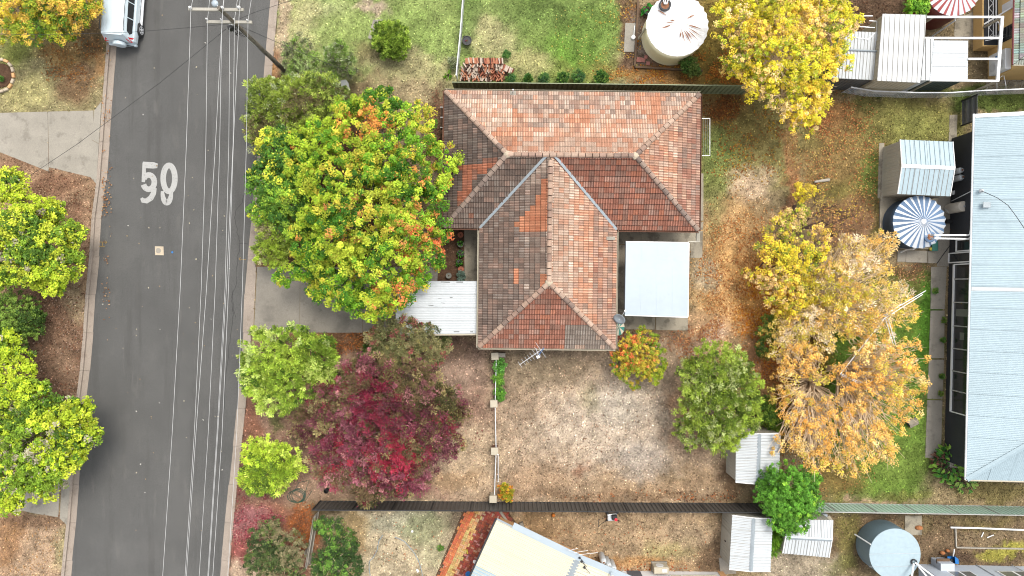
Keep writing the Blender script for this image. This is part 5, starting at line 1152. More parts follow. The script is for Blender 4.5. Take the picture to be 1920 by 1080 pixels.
mb = MB(); mb.tube([(28.95, P(0, 58, 0).y, 1.1), (29.9, P(0, 40, 0).y, 2.2)], .05, 6); mb.build('downpipe', M_['white'], lt)
hr_ = thing('handrail', 'bent white handrail behind the wire fence at the top right', 'handrail', P(1868, 176))
for pl in ([(1850, 177, 0), (1851, 160, .9), (1880, 142, .9)], [(1869, 176, 0), (1869, 156, .9)], [(1886, 170, 0), (1886, 160, .9), (1882, 140, .9)]):
    mb = MB(); mb.tube([P(*q) for q in pl], .025, 6); mb.build('rail_tube', M_['white'], hr_)
slab('path_slab', [[(1848, 150), (1990, 150), (1990, 176), (1848, 176)]], .02, M_['conc_dark'])

# ------------------------------------------------------------------ east house with the pale blue roof
eh = thing('house', 'long house with pale blue corrugated roof and charcoal wall filling the right edge', 'house', P(1890, 540))
hE = 2.85; TLe, BLe = P(1828, 214, hE), P(1812, 899, hE); dn = (BLe - TLe).normalized(); ac_ = Vector((-dn.y, dn.x, 0)); Wd = 11.0; rise = .34
Lh = (BLe - TLe).length
def E(u, v, z): q = TLe + dn * u + ac_ * v; return Vector((q.x, q.y, z))
rz_ = hE + Wd / 2 * rise; hip = 4.6
west = [E(Lh, 0, hE), E(0, 0, hE), E(0, Wd / 2, rz_), E(Lh - hip, Wd / 2, rz_)]
south = [E(Lh, 0, hE), E(Lh, Wd, hE), E(Lh - hip, Wd / 2, rz_)]
east = [E(0, Wd, hE), E(Lh, Wd, hE), E(Lh - hip, Wd / 2, rz_), E(0, Wd / 2, rz_)]
mb = MB()
for p in (west, south, east): mb.slab3([q - Vector((0, 0, .01)) for q in p], .05)
er = mb.build('roof', M_['blue_steel'], eh)
for nm, p in (('w', west), ('s', south), ('e', east)): sheets(er, p, SINE, .105, M_['blue_steel'], 1.26 if nm != 'e' else 6)
for a, b in ((west[0], west[3]),):
    d = (b - a).normalized(); s_ = Vector((-d.y, d.x, 0)).normalized() * .16; u = Vector((0, 0, .07)); mb = MB(); mb.slab3([a + s_ + u * .5, b + s_ + u * .5, b + u * 1.2, a + u * 1.2], .012); mb.slab3([a - s_ + u * .5, b - s_ + u * .5, b + u * 1.2, a + u * 1.2], .012); mb.build('hip_capping', M_['blue_steel'], er)
mb = MB(); mb.slab3([E(0, 0, hE + .06), E(-.0, Wd / 2, rz_ + .06), E(.22, Wd / 2, rz_ + .06), E(.22, 0, hE + .06)], .03); mb.build('gable_flashing', M_['white'], er)
vv0 = 10.15; mb = MB(); mb.slab3([E(vv0, 0, hE + .045), E(vv0 + .22, 0, hE + .045), E(vv0 + .22, Wd / 2, rz_ + .045), E(vv0, Wd / 2, rz_ + .045)], .012); mb.build('cross_flashing', M_['white_steel'], er)
mb = MB(); mb.tube([E(-.02, -.06, hE - .02), E(Lh + .02, -.06, hE - .02)], .055, 8); mb.build('gutter', M_['galv_light'], eh)
mb = MB(); mb.tube([E(Lh + .05, -.06, hE - .02), E(Lh + .05, Wd, hE - .02)], .055, 8); mb.build('gutter', M_['cream'], eh)
ins = .48
mb = MB(); mb.prism([E(.8, ins, 0)[:2], E(Lh - .45, ins, 0)[:2], E(Lh - .45, Wd - ins, 0)[:2], E(.8, Wd - ins, 0)[:2]], 0, hE - .08); mb.build('wall', M_['darkwall'], eh)
mb = MB(); mb.slab3([E(0, .01, hE - .06), E(Lh, .01, hE - .06), E(Lh, .5, hE - .06), E(0, .5, hE - .06)], .02); mb.build('eave_soffit', M_['white'], eh)
def epos(py): # along-wall coordinate from a photograph row at window height
    q = P(1800, py, 1.5); return (Vector((q.x, q.y, 0)) - Vector((TLe.x, TLe.y, 0))).dot(dn)
rows = [495, 523, 567, 612, 655, 698, 735, 776]
for i in range(len(rows) - 1):
    u0, u1 = epos(rows[i]), epos(rows[i + 1]); um_ = (u0 + u1) / 2
    q = E(um_, ins - .03, 1.62); ang = math.atan2(dn.y, dn.x)
    mb = MB(); mb.box(q, (u1 - u0 - .04, .03, 1.86), ang); w_ = mb.build('window', M_['glass'] , eh)
    for du in (-(u1 - u0) / 2, (u1 - u0) / 2):
        mb = MB(); mb.box(E(um_ + du, ins - .06, 1.62), (.07, .07, 1.9), ang); mb.build('mullion', M_['white'], w_)
    mb = MB(); mb.box(E(um_, ins - .08, .66), (u1 - u0, .12, .09), ang); mb.build('sill', M_['white'], w_)
    if i in (2, 3): mb = MB(); mb.box(E(um_ - .1, ins - .05, 1.5), (.45, .012, 1.2 if i == 2 else .4), ang); mb.build('curtain', M_['greyglass'], w_)
for (a, b, z0_, z1_) in ((449, 470, .8, 2.5), (473, 491, .1, 2.5)):
    u0, u1 = epos(a), epos(b); ang = math.atan2(dn.y, dn.x); mb = MB(); mb.box(E((u0 + u1) / 2, ins - .03, (z0_ + z1_) / 2), (u1 - u0, .03, z1_ - z0_), ang); w_ = mb.build('window' if z0_ > .5 else 'door', M_['glass'], eh)
    for du in (u0, u1): mb = MB(); mb.box(E(du, ins - .06, (z0_ + z1_) / 2), (.07, .07, z1_ - z0_ + .06), ang); mb.build('jamb', M_['white'], w_)
    mb = MB(); mb.box(E((u0 + u1) / 2, ins - .06, z0_), (u1 - u0, .08, .07), ang); mb.build('sill', M_['white'], w_)
u0 = epos(342); mb = MB(); mb.box(E(u0, ins - .05, 2.3), (.95, .05, .45), math.atan2(dn.y, dn.x)); mb.build('wall_vent', M_['white'], eh)
mb = MB(); mb.tube([E(epos(372), ins - .1, .3), E(epos(362), .1, 2.7)], .03, 6); mb.build('downpipe', M_['galv_light'], eh)
for y0_, y1_ in ((441, 441), (447, 448)):
    mb = MB(); zz = 2.55 if y0_ == 441 else 2.5; mb.tube([P(1746, y0_, 1.85), P(1752, y0_, zz), P(1815, y1_, zz), P(1819, y1_ - 2, zz + .05), P(1821, y0_ - (14 if y0_ == 441 else 3), 2.75)], .055, 8); mb.build('rainwater_pipe', M_['white'], eh)
mb = MB(); mb.tube([P(1839, 358, 3.35), P(1850, 362, 3.5), P(1870, 371, 3.75), P(1890, 385, 3.95), P(1905, 405, 4.1), P(1925, 435, 4.3)], .018, 5); mb.build('roof_cable', M_['black'], eh)
mb = MB(); mb.lathe(P(1839, 358, 3.12), [(.13, 0), (.11, .12), (.05, .2), (.02, .22)], 12); mb.build('cable_mount', M_['galv'], eh)
mb = MB(); q = P(1850, 384, 3.25); mb.box(q, (.42, .32, .05)); mb.build('roof_patch', M_['flash_blue'], eh)
mb = MB(); mb.prism([E(Lh - .45, ins, 0)[:2], E(Lh - .1, ins + .1, 0)[:2], E(Lh - .1, 1.2, 0)[:2], E(Lh - .45, 1.2, 0)[:2]], 0, .5); mb.build('step_block', M_['conc'], eh)

# heater, gas bottles, pump beside the east house
def gas_bottle(h=1.3, r=.19):
    t = thing('gas_bottle', '', 'gas bottle', (0, 0, 0))
    mb = MB(); mb.lathe((0, 0, 0), [(r * .8, 0), (r, .06), (r, h - .22), (r * .9, h - .12), (r * .55, h - .05), (.04, h - .03)], 20); mb.build('cylinder', M_['gas'], t, world=False, smooth=True)
    mb = MB(); mb.lathe((0, 0, h - .1), [(r * .55, 0), (r * .6, .1), (r * .5, .1), (r * .48, 0)], 16, cap=False); mb.build('collar', M_['galv_light'], t, world=False)
    mb = MB(); mb.lathe((0, 0, h - .04), [(.03, 0), (.03, .06), (.05, .07), (.05, .1)], 8); mb.build('valve', M_['rust'], t, world=False); return t
g0 = gas_bottle(); KIDS[g0.name] = list(g0.children) if g0.children else kids(g0)
spots = [((1803, 319), 'upper of the two pale gas bottles between grey shed and charcoal wall', 'gas bottles beside the long pale blue roofed house'), ((1804.5, 332), 'lower of the two pale gas bottles between grey shed and charcoal wall', 'gas bottles beside the long pale blue roofed house'),
         ((1132, 1054), 'leftmost of three grey gas bottles against the cream-roofed house', 'gas bottles against the cream roofed house'), ((1141.5, 1062), 'middle one of three grey gas bottles against the cream-roofed house', 'gas bottles against the cream roofed house'), ((1151, 1068), 'rightmost of three grey gas bottles against the cream-roofed house', 'gas bottles against the cream roofed house')]
for i, (p, lab, grp) in enumerate(spots):
    q = P(*p, 1.25)
    if i == 0: o = g0; o.location = (q.x, q.y, .0)
    else: o = copy_tree(g0, (q.x, q.y, .0), label=lab)
    o['label'] = lab; o['group'] = grp
hw = thing('water_heater', 'beige cylindrical water heater standing right of the navy tank', 'water heater', Vector((P(1807.8, 386.6, 1.45).x, P(1807.8, 386.6, 1.45).y, 0)))
mb = MB(); mb.lathe(hw.location, [(.31, 0), (.31, .03), (.32, .06), (.32, 1.38), (.30, 1.43), (.02, 1.46)], 28); mb.build('cylinder', M_['heater'], hw, smooth=False)
mb = MB(); mb.lathe(hw.location + Vector((0, 0, 1.44)), [(.06, 0), (.06, .05)], 10); mb.build('vent_cap', M_['galv'], hw)
mb = MB(); mb.tube([hw.location + Vector((-.2, -.28, .3)), hw.location + Vector((-.33, -.1, .3)), hw.location + Vector((-.36, .05, .0))], .02, 6); mb.build('pipe', M_['galv'], hw)
pu = thing('pressure_pump', 'small water pump with yellow cap right of the navy tank', 'pump', P(1785, 415))
mb = MB(); mb.tube([P(1774, 415, .2), P(1785, 415, .2)], .13, 10); mb.build('motor', M_['black'], pu); mb = MB(); mb.lathe(P(1791, 414.5, .15), [(.14, 0), (.16, .12), (.14, .22), (.06, .27)], 14); mb.build('cap', M_['yellow'], pu)
mb = MB(); mb.tube([P(1782, 430, .1), P(1795, 430, .1), P(1795, 420, .1)], .025, 6); mb.build('pipe', M_['rust'], pu)
mb = MB(); mb.tube([P(1782, 430, .06), P(1786, 446, .06), P(1780, 462, .06), P(1768, 478, .06), P(1757, 494, .06)], .02, 5); tag(mb.build('hose', M_['black']), 'dark hose snaking down the path right of the navy tank', 'hose')
mb = MB(); q = P(1752, 461, .2); mb.box((q.x, q.y, .2), (.36, .62, .16)); tag(mb.build('filter_box', M_['teal']), 'pale green box at the foot of the navy tank', 'box')
mb = MB(); mb.lathe(P(1744, 467, .15), [(.1, 0), (.1, .1)], 8); tag(mb.build('tap', M_['yellow']), 'tiny yellow tap at the foot of the navy tank', 'tap')
mb = MB(); q = P(1788, 361, .3); mb.box(q, (.3, .22, .25), .4); tag(mb.build('small_bucket', M_['white']), 'small white bucket beside the corner of the grey shed', 'bucket')

# ------------------------------------------------------------------ cream-roofed house at the bottom
bh = thing('house', 'house with rotated cream corrugated roof at the bottom edge', 'house', P(1030, 1100))
hB = 2.7; a = P(932, 973, hB); b = P(1196, 1094, hB); ex = (b - a).normalized(); ey = Vector((ex.y, -ex.x, 0)); W_ = (b - a).length; L_ = 9.0; rs = .40; rx = W_ * .57
def Bq(u, v, z=hB): q = a + ex * u + ey * v; return Vector((q.x, q.y, z))
sl1 = [Bq(0, 0), Bq(0, L_), Bq(rx, L_, hB + rs), Bq(rx, 0, hB + rs)]; sl2 = [Bq(W_, L_), Bq(W_, 0), Bq(rx, 0, hB + rs), Bq(rx, L_, hB + rs)]
mb = MB(); mb.slab3([q - Vector((0, 0, .01)) for q in sl1], .04); mb.slab3([q - Vector((0, 0, .01)) for q in sl2], .04); br2 = mb.build('roof', M_['cream_steel'], bh)
F = Frame(sl1)
for i in range(12):
    w0, w1 = L_ * i / 12, L_ * (i + 1) / 12
    for s_, poly in ((0, sl1), (1, sl2)):
        mb = MB(); Fp = Frame(poly); lo, hi = (w0, w1) if s_ == 0 else (L_ - w1, L_ - w0); ribbed(mb, poly, TRAP, .19, 0, 'v', (lo, hi - .008), gr=True); mb.build('roof_sheet', [M_['blue_steel'] if (i in (4, 5) and s_ == 0) else M_['cream_steel'], M_['cream']], br2)
# wide pale barge flashing along the top edge, ridge capping
u = Vector((0, 0, .07))
mb = MB(); mb.slab3([Bq(1.0, -.28, hB + .15) , Bq(rx, -.28, hB + rs + .06), Bq(rx, .1, hB + rs + .06), Bq(1.0, .1, hB + .17)], .04); mb.slab3([Bq(rx + .003, -.28, hB + rs + .06), Bq(W_, -.28, hB + .06), Bq(W_, .1, hB + .06), Bq(rx + .003, .1, hB + rs + .06)], .04); mb.build('barge_flashing', M_['translucent'], bh)
mb = MB(); mb.slab3([Bq(0, -.06, hB + .05), Bq(1.0, -.06, hB + .15), Bq(1.0, .04, hB + .15), Bq(0, .04, hB + .05)], .04); mb.build('barge_flashing', M_['flash_blue'], bh)
mb = MB(); mb.slab3([Bq(rx - .22, .1, hB + rs), Bq(rx - .22, L_, hB + rs), Bq(rx, L_, hB + rs + .07), Bq(rx, .1, hB + rs + .07)], .02); mb.slab3([Bq(rx + .22, .1, hB + rs), Bq(rx + .22, L_, hB + rs), Bq(rx, L_, hB + rs + .07), Bq(rx, .1, hB + rs + .07)], .02); mb.build('ridge_capping', M_['flash_blue'], br2)
mb = MB(); mb.tube([Bq(-.06, 0, hB), Bq(-.06, L_, hB)], .05, 6); mb.build('gutter', M_['darkwall'], bh)
mb = MB(); i_ = .1; mb.prism([Bq(.45, .62)[:2], Bq(W_ - .2, .62)[:2], Bq(W_ - .2, L_)[:2], Bq(.45, L_)[:2]], 0, hB - .06)
mb.mesh_([Bq(.45, .62, hB - .06), Bq(W_ - .2, .62, hB - .06), Bq(rx, .62, hB + rs - .1)], [(0, 1, 2)]); mb.build('wall', M_['brick_wall'], bh)
for k in range(3):
    mb = MB(); p0 = Bq(rx - .8 + k * .3, -.2, hB + rs + .05); mb.tube([p0, p0 + Vector((.1, .1, .35)), p0 + Vector((.6 + .3 * k, .25, .4))], .012, 5); mb.build('conduit', M_['white'], bh)
for (du, dv) in ((.25, .05), (.55, .3), (.05, -.1)): mb = MB(); q = Bq(rx + du, dv, hB + rs + .05); mb.box(q, (.12, .1, .15), .5); mb.tube([q, q + Vector((.3, -.3, .1))], .014, 4); mb.build('cable_clamp', M_['black'], bh)
mb = MB(); mb.tube([Bq(W_ * .8, -.15, hB + .5), Bq(W_ * .8 + .1, .8, hB + .5)], .05, 6); mb.build('roof_pipe', M_['translucent'], bh)
ww = thing('house', 'low white-walled house part with windows along the bottom edge beside the gas bottles', 'house', P(1260, 1085))
xa, xb, yy = P(1165, 1070, 0), P(1345, 1072, 0), P(0, 1070, 0).y
mb = MB(); mb.prism([(xa.x, xa.y), (xb.x, xb.y), (xb.x, xb.y - 5), (xa.x, xa.y - 5)], 0, 2.6); mb.build('wall', M_['white'], ww)
mb = MB(); mb.slab3([(xa.x, xa.y - .5, 2.75), (xb.x + .4, xb.y - .5, 2.75), (xb.x + .4, xb.y - 5.4, 3.3), (xa.x, xa.y - 5.4, 3.3)], .08); mb.build('roof', M_['blue_steel'], ww)
def wpt(px, z): X = (px - 960) / 29.8; t = (X - xa.x) / (xb.x - xa.x); return Vector((X, xa.y + (xb.y - xa.y) * t, z))
mb = MB(); mb.box(wpt(1187, 1.2) + Vector((0, .02, 0)), (.85, .03, 2.3)); mb.build('door', M_['grey_roof'] if False else mat('slate_door', S(120, 124, 134), .6), ww)
for px_ in (1262, 1284, 1306, 1328):
    mb = MB(); mb.box(wpt(px_, 1.5) + Vector((0, .015, 0)), (.64, .03, 1.5)); w_ = mb.build('window', M_['glass'], ww); mb = MB(); mb.box(wpt(px_ - 11, 1.5) + Vector((0, .03, 0)), (.06, .05, 1.6)); mb.build('mullion', M_['white'], w_)
mb = MB(); mb.box(wpt(1295, .72) + Vector((0, .04, 0)), (2.9, .08, .07)); mb.build('sill', M_['cream'], ww)
mb = MB(); mb.prism([(xb.x + .003, xb.y + .05), (xb.x + .35, xb.y + .05), (xb.x + .35, xb.y - 5), (xb.x + .003, xb.y - 5)], 0, 2.5); mb.build('corner_pier', M_['brick_wall'], ww)
a2 = thing('air_conditioner', 'white air conditioner on a small concrete plinth beside the bottom white wall', 'air conditioner', P(1238, 1060))
mb = MB(); mb.prism(PL([(1221, 1052), (1250, 1052), (1250, 1072), (1221, 1072)]), 0, .1); mb.build('plinth', M_['conc'], a2)
mb = MB(); q = P(1238, 1066, .5); mb.box((q.x, q.y, .48), (.92, .40, .72)); o = mb.build('casing', M_['cream'], a2); b_ = o.modifiers.new('b', 'BEVEL'); b_.width = .03
mb = MB(); mb.lathe((q.x - .05, q.y + .2, .5), [(.25, 0), (.25, .02), (.2, .03), (.04, .02)], 18, M=Matrix.Rotation(R(-90), 4, 'X')); mb.build('fan_grille', M_['galv_light'], a2)
mb = MB(); mb.box((q.x + .2, q.y, .843), (.3, .2, .01)); mb.build('lid_seam', M_['galv'], a2)

# brick paving on the diagonal
bp_ = thing('brick_paving', 'diagonal red brick paving with a cream brick band beside the cream-roofed house', 'paving', P(880, 1020))
mb = MB(); mb.prism(PL([(868, 958), (952, 958), (975, 990), (905, 1120), (800, 1120)]), -.05, .03); mb.build('paving_bed', M_['mulch'], bp_)
poly = PL([(872, 957), (948, 957), (968, 985), (905, 1120), (806, 1120)]); O = P(872, 957); dv = (P(806, 1100) - P(872, 957)).normalized(); du = Vector((-dv.y, dv.x, 0)); 
mb = MB(); bl, bw = .235, .115
for i in range(-4, 40):
    for j in range(-6, 60):
        # basket weave: pairs turned by turns
        cu, cv = i * bl, j * bl
        if j > 30: continue
        for k in range(2):
            if (i + j) % 2: q = O + du * (cu + (k - .5) * bw) + dv * cv; sz = (bw * .92, bl * .95)
            else: q = O + du * cu + dv * (cv + (k - .5) * bw); sz = (bl * .95, bw * .92)
            if not ray_in(poly, np.array([q.x]), np.array([q.y]))[0]: continue
            band = (q - O).dot(du)
            if .55 < band < 1.12: c = pick(rg, [(S(232, 192, 134, 1.9), 5), (S(214, 170, 114, 1.9), 2), (S(180, 118, 84, 1.9), .7)])
            elif band <= .55: c = pick(rg, [(S(206, 120, 84, 1.8), 4), (S(220, 140, 94, 1.8), 2)])
            else: c = pick(rg, [(S(178, 98, 80, 1.8), 4), (S(160, 84, 72, 1.8), 3), (S(204, 150, 132, 1.8), 1.6), (S(136, 86, 74, 1.8), 1)])
            mb.box((q.x, q.y, .035 + rg.uniform(-.003, .004)), (sz[0], sz[1], .03), math.atan2(du.y, du.x), 0, tuple(x * rg.uniform(.85, 1.15) for x in c))
stuff(mb.build('brick_field', M_['brick'], bp_)); SLABS.append(poly)

# ------------------------------------------------------------------ pale-walled house, bottom right
rh = thing('house', 'pale grey-walled house with white window frames at the bottom right corner', 'house', P(1860, 1085))
yb_ = P(0, 1060.5, 0).y; x0_ = P(1722, 0, 0).x
mb = MB(); mb.prism([(x0_, yb_ + .1), (36, yb_ - .12), (36, yb_ - 6), (x0_, yb_ - 6)], 0, 2.9); mb.build('wall', M_['grey_roof'], rh)
mb = MB(); mb.slab3([(x0_ + .2, yb_ - .5, 3.05), (36.4, yb_ - .6, 3.05), (36.4, yb_ - 6.4, 3.7), (x0_ + .2, yb_ - 6.4, 3.7)], .08); mb.build('roof', M_['blue_steel'], rh)
for px0, px1 in ((1774, 1818), (1868, 1925)):
    X1, X2 = (px0 - 960) / 30.5, (px1 - 960) / 30.5
    mb = MB(); mb.box(((X1 + X2) / 2, yb_ + .02, 1.65), (X2 - X1, .12, 1.3)); w_ = mb.build('window_frame', M_['white'], rh)
    for s_ in (-.25, .25): mb = MB(); mb.box(((X1 + X2) / 2 + s_ * (X2 - X1), yb_ + .075, 1.65), ((X2 - X1) * .42, .02, 1.12)); mb.build('pane', M_['greyglass'], w_)
for px_ in (1830, 1896): mb = MB(); mb.box(((px_ - 960) / 29.8, yb_ + .06 , 1.45), (.03, .05, 2.85)); mb.build('wall_joint', M_['galv'], rh)
bx = thing('cabinet', 'pale grey metal cabinet with brown lid against the bottom right pale wall', 'cabinet', P(1752, 1052))
q = P(1758, 1048, 0); mb = MB(); mb.box((q.x, q.y - .15, .5), (.85, .5, 1.0)); mb.build('body', M_['grey_roof'], bx); mb = MB(); mb.box((q.x - .05, q.y + .12, .62), (.8, .3, .06)); mb.build('lid', M_['wood_brown'], bx)
wb = thing('wheelbarrow', 'small bright blue wheelbarrow with white handle in the bottom right bed', 'wheelbarrow', P(1788, 1052))
mb = MB()
mb.mesh_([P(1777, 1044, .12), P(1789, 1044, .12), P(1790, 1056, .12), P(1778, 1057, .12), P(1776.5, 1042.5, .4), P(1790, 1042.5, .4), P(1791.5, 1057.5, .4), P(1776.5, 1058.5, .4)], [(0, 1, 2, 3), (0, 4, 5, 1), (1, 5, 6, 2), (2, 6, 7, 3), (3, 7, 4, 0)])
mb.build('tray', M_['blue'], wb); mb = MB(); mb.mesh_([P(1790, 1043, .35), P(1797, 1048, .35), P(1798, 1058, .35), P(1791, 1057, .35), P(1790, 1043, .3), P(1797, 1048, .3), P(1798, 1058, .3), P(1791, 1057, .3)], [(3, 2, 1, 0), (4, 5, 6, 7), (0, 1, 5, 4), (1, 2, 6, 5), (2, 3, 7, 6)]); mb.build('side_tray', M_['blue'], wb)
mb = MB(); mb.tube([P(1787, 1043, .3), P(1789.5, 1030, .5)], .04, 6); mb.build('handle', M_['white'], wb); mb = MB(); mb.lathe(P(1784, 1051, .14), [(.13, 0), (.13, .06), (.05, .07)], 12); mb.build('wheel', M_['black'], wb)
mb = MB(); mb.tube([P(1783, 988, .45), P(1783, 989, .45), P(1830, 990, .45), P(1925, 994, .45)], .055, 8); o = tag(mb.build('garden_pipe', M_['white']), 'long white pipe lying across the bottom right garden beds', 'pipe')
ge = thing('garden_edging', 'pale timber edge of the sunken bed below the white pipe', 'garden edging', P(1800, 1020))
for a, b in (((1790, 990), (1791, 1024)), ((1791, 1025.5), (1850, 1027)), ((1850, 1027), (1925, 1028))):
    mb = MB(); A, B = P(*a), P(*b); c = (A + B) / 2; mb.box((c.x, c.y, .06), ((B - A).length, .07, .14), math.atan2((B - A).y, (B - A).x)); mb.build('edge_board', M_['wood_grey'], ge)
SP = mat('sandstone_lump', S(206, 134, 82), .9, n1=(6, .2)); 
for x, y, sx_, sy_, lab in ((1722, 989, 15, 9, 'large orange rock on the small dark concrete pad'), (1776, 1032, 8, 6, 'small orange stone above the blue wheelbarrow'), (1766, 1036, 10, 7, 'flat tan stone left of the blue wheelbarrow')):
    mb = MB(); q = P(x, y, .04); 
    mb.lathe(q, [(.9, 0), (1.0, .05), (.8, .14), (.3, .18), (.02, .18)], 9, M=Matrix.Diagonal((PX(sx_) / 2, PX(sy_) / 2, 1, 1)) ); tag(mb.build('rock', SP), lab, 'rock')
sh = thing('scrap_boards', 'two loose white boards lying in the bottom right bed', 'boards', P(1848, 1004))
for a, b in (((1840, 1007), (1844, 998)), ((1851, 1008), (1863, 1003))):
    mb = MB(); A, B = P(*a, .05), P(*b, .05); c = (A + B) / 2; mb.box(c, ((B - A).length, .05, .03), math.atan2((B - A).y, (B - A).x)); mb.build('board', M_['white'], sh)
mb = MB(); q = P(1544, 967, .5); mb.box((q.x, q.y, .35), (.32, .3, .7)); tag(mb.build('storage_box', M_['grey_roof']), 'pale square box beside the small white shed under the dark green tree', 'box')
mb = MB(); mb.slab3([P(1545, 975, .9), P(1555, 966, 1.2), P(1561, 974, .9), P(1556, 981, .7)], .03); tag(mb.build('loose_sheet', M_['cream']), 'tilted cream sheet leaning on the small white shed', 'sheet')

# ------------------------------------------------------------------ loose things in the yards
# brick and tile pile
bk = thing('brick_pile', 'heap of stacked orange tiles and bricks behind the olive steel fence', 'brick pile', P(912, 132))
bmh = MB(); bmh.box((0, 0, 0), (.36, .085, .20), 0, 0, (1, 1, 1)); bmesh_ = bmh.build('brick', M_['brick'], link=False).data
BC = [(S(218, 152, 118), 3), (S(194, 122, 96), 2), (S(232, 210, 190), 3.5), (S(150, 96, 78), 1), (S(110, 84, 74), 1)]
def brick(x, y, z, rz, ry, rx=0):
    q = P(x, y, z); o = bpy.data.objects.new('brick', bmesh_); C.objects.link(o); o.parent = bk; o.location = (q.x - bk.location.x, q.y - bk.location.y, z); o.rotation_euler = (rx, ry, rz); c = pick(rg, BC); o.color = (*c, 1)
for k in range(26): brick(874 + k * 2.7, 114.5 + rg.uniform(-.8, .8), .62, R(96) + rg.uniform(-.12, .12), rg.uniform(-.1, .1), rg.uniform(-.25, .25))
for k in range(12): brick(940 + k * 1.9, 124 + k * 1.0, .42, R(70) + rg.uniform(-.15, .15), 0, rg.uniform(-.2, .2))
for row, (y, x0, x1, z) in enumerate(((122, 872, 938, .5), (129, 868, 944, .4), (135, 866, 948, .3), (141, 866, 946, .22), (147, 866, 944, .14))):
    x = x0
    while x < x1: brick(x + rg.uniform(-1, 1), y + rg.uniform(-2, 2), z + rg.uniform(-.06, .1), R(90) + rg.uniform(-.7, .7), rg.uniform(-.3, .3), rg.uniform(-.4, .4)); x += rg.uniform(2.6, 4.2)
mb = MB(); mb.prism(PL([(872, 114), (936, 114), (958, 132), (950, 150), (867, 150)]), 0, .12); mb.build('lower_bricks', M_['brickred'], bk)
# hose reel, pots
def pot(label, px, py, r, m, z0_=.1, h=.28, group=None):
    q = P(px, py, z0_); t = thing('plant_pot', label, 'plant pot', (q.x, q.y, z0_), group)
    mb = MB(); mb.lathe((0, 0, 0), [(r * .75, 0), (r, h), (r * 1.06, h), (r * 1.06, h - .03), (r * .98, h - .035)], 20); mb.build('pot', m, t, world=False)
    mb = MB(); mb.lathe((0, 0, 0), [(r * .9, h - .05), (.01, h - .03)], 16, cap=False); mb.build('soil', M_['mulch'], t, world=False)
    mb = MB(); mb.lathe((0, 0, h), [(r * 1.06, 0), (r * 1.06, .015), (r * .9, .015), (r * .9, -.03)], 20, cap=False); mb.build('rim', m, t, world=False); return t
terra = mat('terracotta_pot', S(200, 120, 90), .8); stone = mat('grey_pot', S(150, 150, 140), .8); grp = 'plant pots beside the porch slab'
POTS = [('empty terracotta pot nearest the roof edge beside the dark porch slab', 864, 441, .17, terra), ('round pot of clipped green plant, second from the roof edge at the porch', 864, 458, .19, stone), ('pot of leafy green plant in the middle of the porch row', 864, 475, .2, M_['black']),
        ('pot with bright green bush below the middle of the porch row', 862, 492, .17, M_['black']), ('terracotta pot half hidden under bright green leaves at the porch', 865, 505, .17, terra), ('grey empty pot beside the carport corner', 842, 517, .17, stone)]
for lab, x, y, r, m in POTS: pot(lab, x, y, r, m, group=grp)
pot('black round pot with a pink flower beside the wire fence on the back lawn', 876, 79, .28, M_['black'], 0, .3)
pot('black pot under the leafy plant left of the cream water tank', 1212, 25, .2, M_['black'], 0, .3)
mb = MB(); mb.lathe(P(614, 918, 0), [(.12, 0), (.15, .35), (.14, .36), (.12, .05), (.01, .05)], 16, cap=False); tag(mb.build('bucket', M_['black']), 'small black bucket beside the purple tree', 'bucket')
hz = thing('garden_hose', 'coiled dark green garden hose on the leaf-strewn ground below the bottlebrush', 'hose', P(556, 930))
for k in range(3):
    mb = MB(); mb.tube([P(554 + k * 3 + (15 - k) * cos(t_ / 18 * 2 * pi), 931 - k + (11 + k) * sin(t_ / 18 * 2 * pi), .04 + .02 * k + .01 * sin(t_)) for t_ in range(19)], .022, 5); mb.build('coil', M_['greenhose'], hz)
mb = MB(); mb.tube([P(568, 935, .05), P(575, 915, .05), P(580, 900, .05), P(560, 905, .05), P(550, 925, .05), P(572, 940, .05), P(585, 920, .05)], .018, 5); mb.build('tail', M_['greenhose'], hz)
mb = MB(); mb.tube([P(x, y, .04) for x, y in ((740, 1007), (750, 1011), (758, 1015), (768, 1026), (777, 1037), (783, 1048), (787, 1058), (791, 1072), (793, 1090))], .022, 5); tag(mb.build('pale_hose', M_['bluehose']), 'pale blue hose curving down the right of the dry bottom yard', 'hose')
mb = MB(); mb.tube([P(x, y, .04) for x, y in ((718, 1003), (710, 1015), (707, 1032), (700, 1045), (692, 1053), (692, 1066), (696, 1090))], .022, 5); tag(mb.build('pale_hose', M_['bluehose']), 'pale blue hose curving down the left of the dry bottom yard', 'hose')
mb = MB(); mb.lathe(P(1037.5, 965, 0), [(.05, 0), (.10, .04), (.12, .11), (.10, .18), (.05, .22), (.01, .22)], 16); tag(mb.build('ball', M_['orange'], smooth=True), 'bright orange ball just below the charcoal fence', 'ball')
lm = thing('lawn_mower', 'red and black push lawn mower below the charcoal fence', 'lawn mower', P(1147, 967))
q = P(1147, 968); mb = MB(); mb.box((q.x, q.y, .16), (.62, .46, .14), .1); o = mb.build('deck', M_['galv'], lm); b_ = o.modifiers.new('b', 'BEVEL'); b_.width = .06; b_.segments = 3
mb = MB(); mb.box((q.x + .12, q.y + .05, .32), (.34, .32, .2), .1); o = mb.build('engine', M_['black'], lm); b_ = o.modifiers.new('b', 'BEVEL'); b_.width = .04
mb = MB(); mb.lathe((q.x + .2, q.y - .06, .42), [(.1, 0), (.1, .05), (.03, .06)], 12); mb.build('engine_cover', M_['red'], lm)
for dx, dy in ((-.3, -.22), (-.3, .24), (.3, -.22), (.32, .24)): mb = MB(); mb.lathe((q.x + dx, q.y + dy, .1), [(.1, -.025), (.1, .025)], 12, M=Matrix.Rotation(R(90), 4, 'X')); mb.build('wheel', M_['black'], lm)
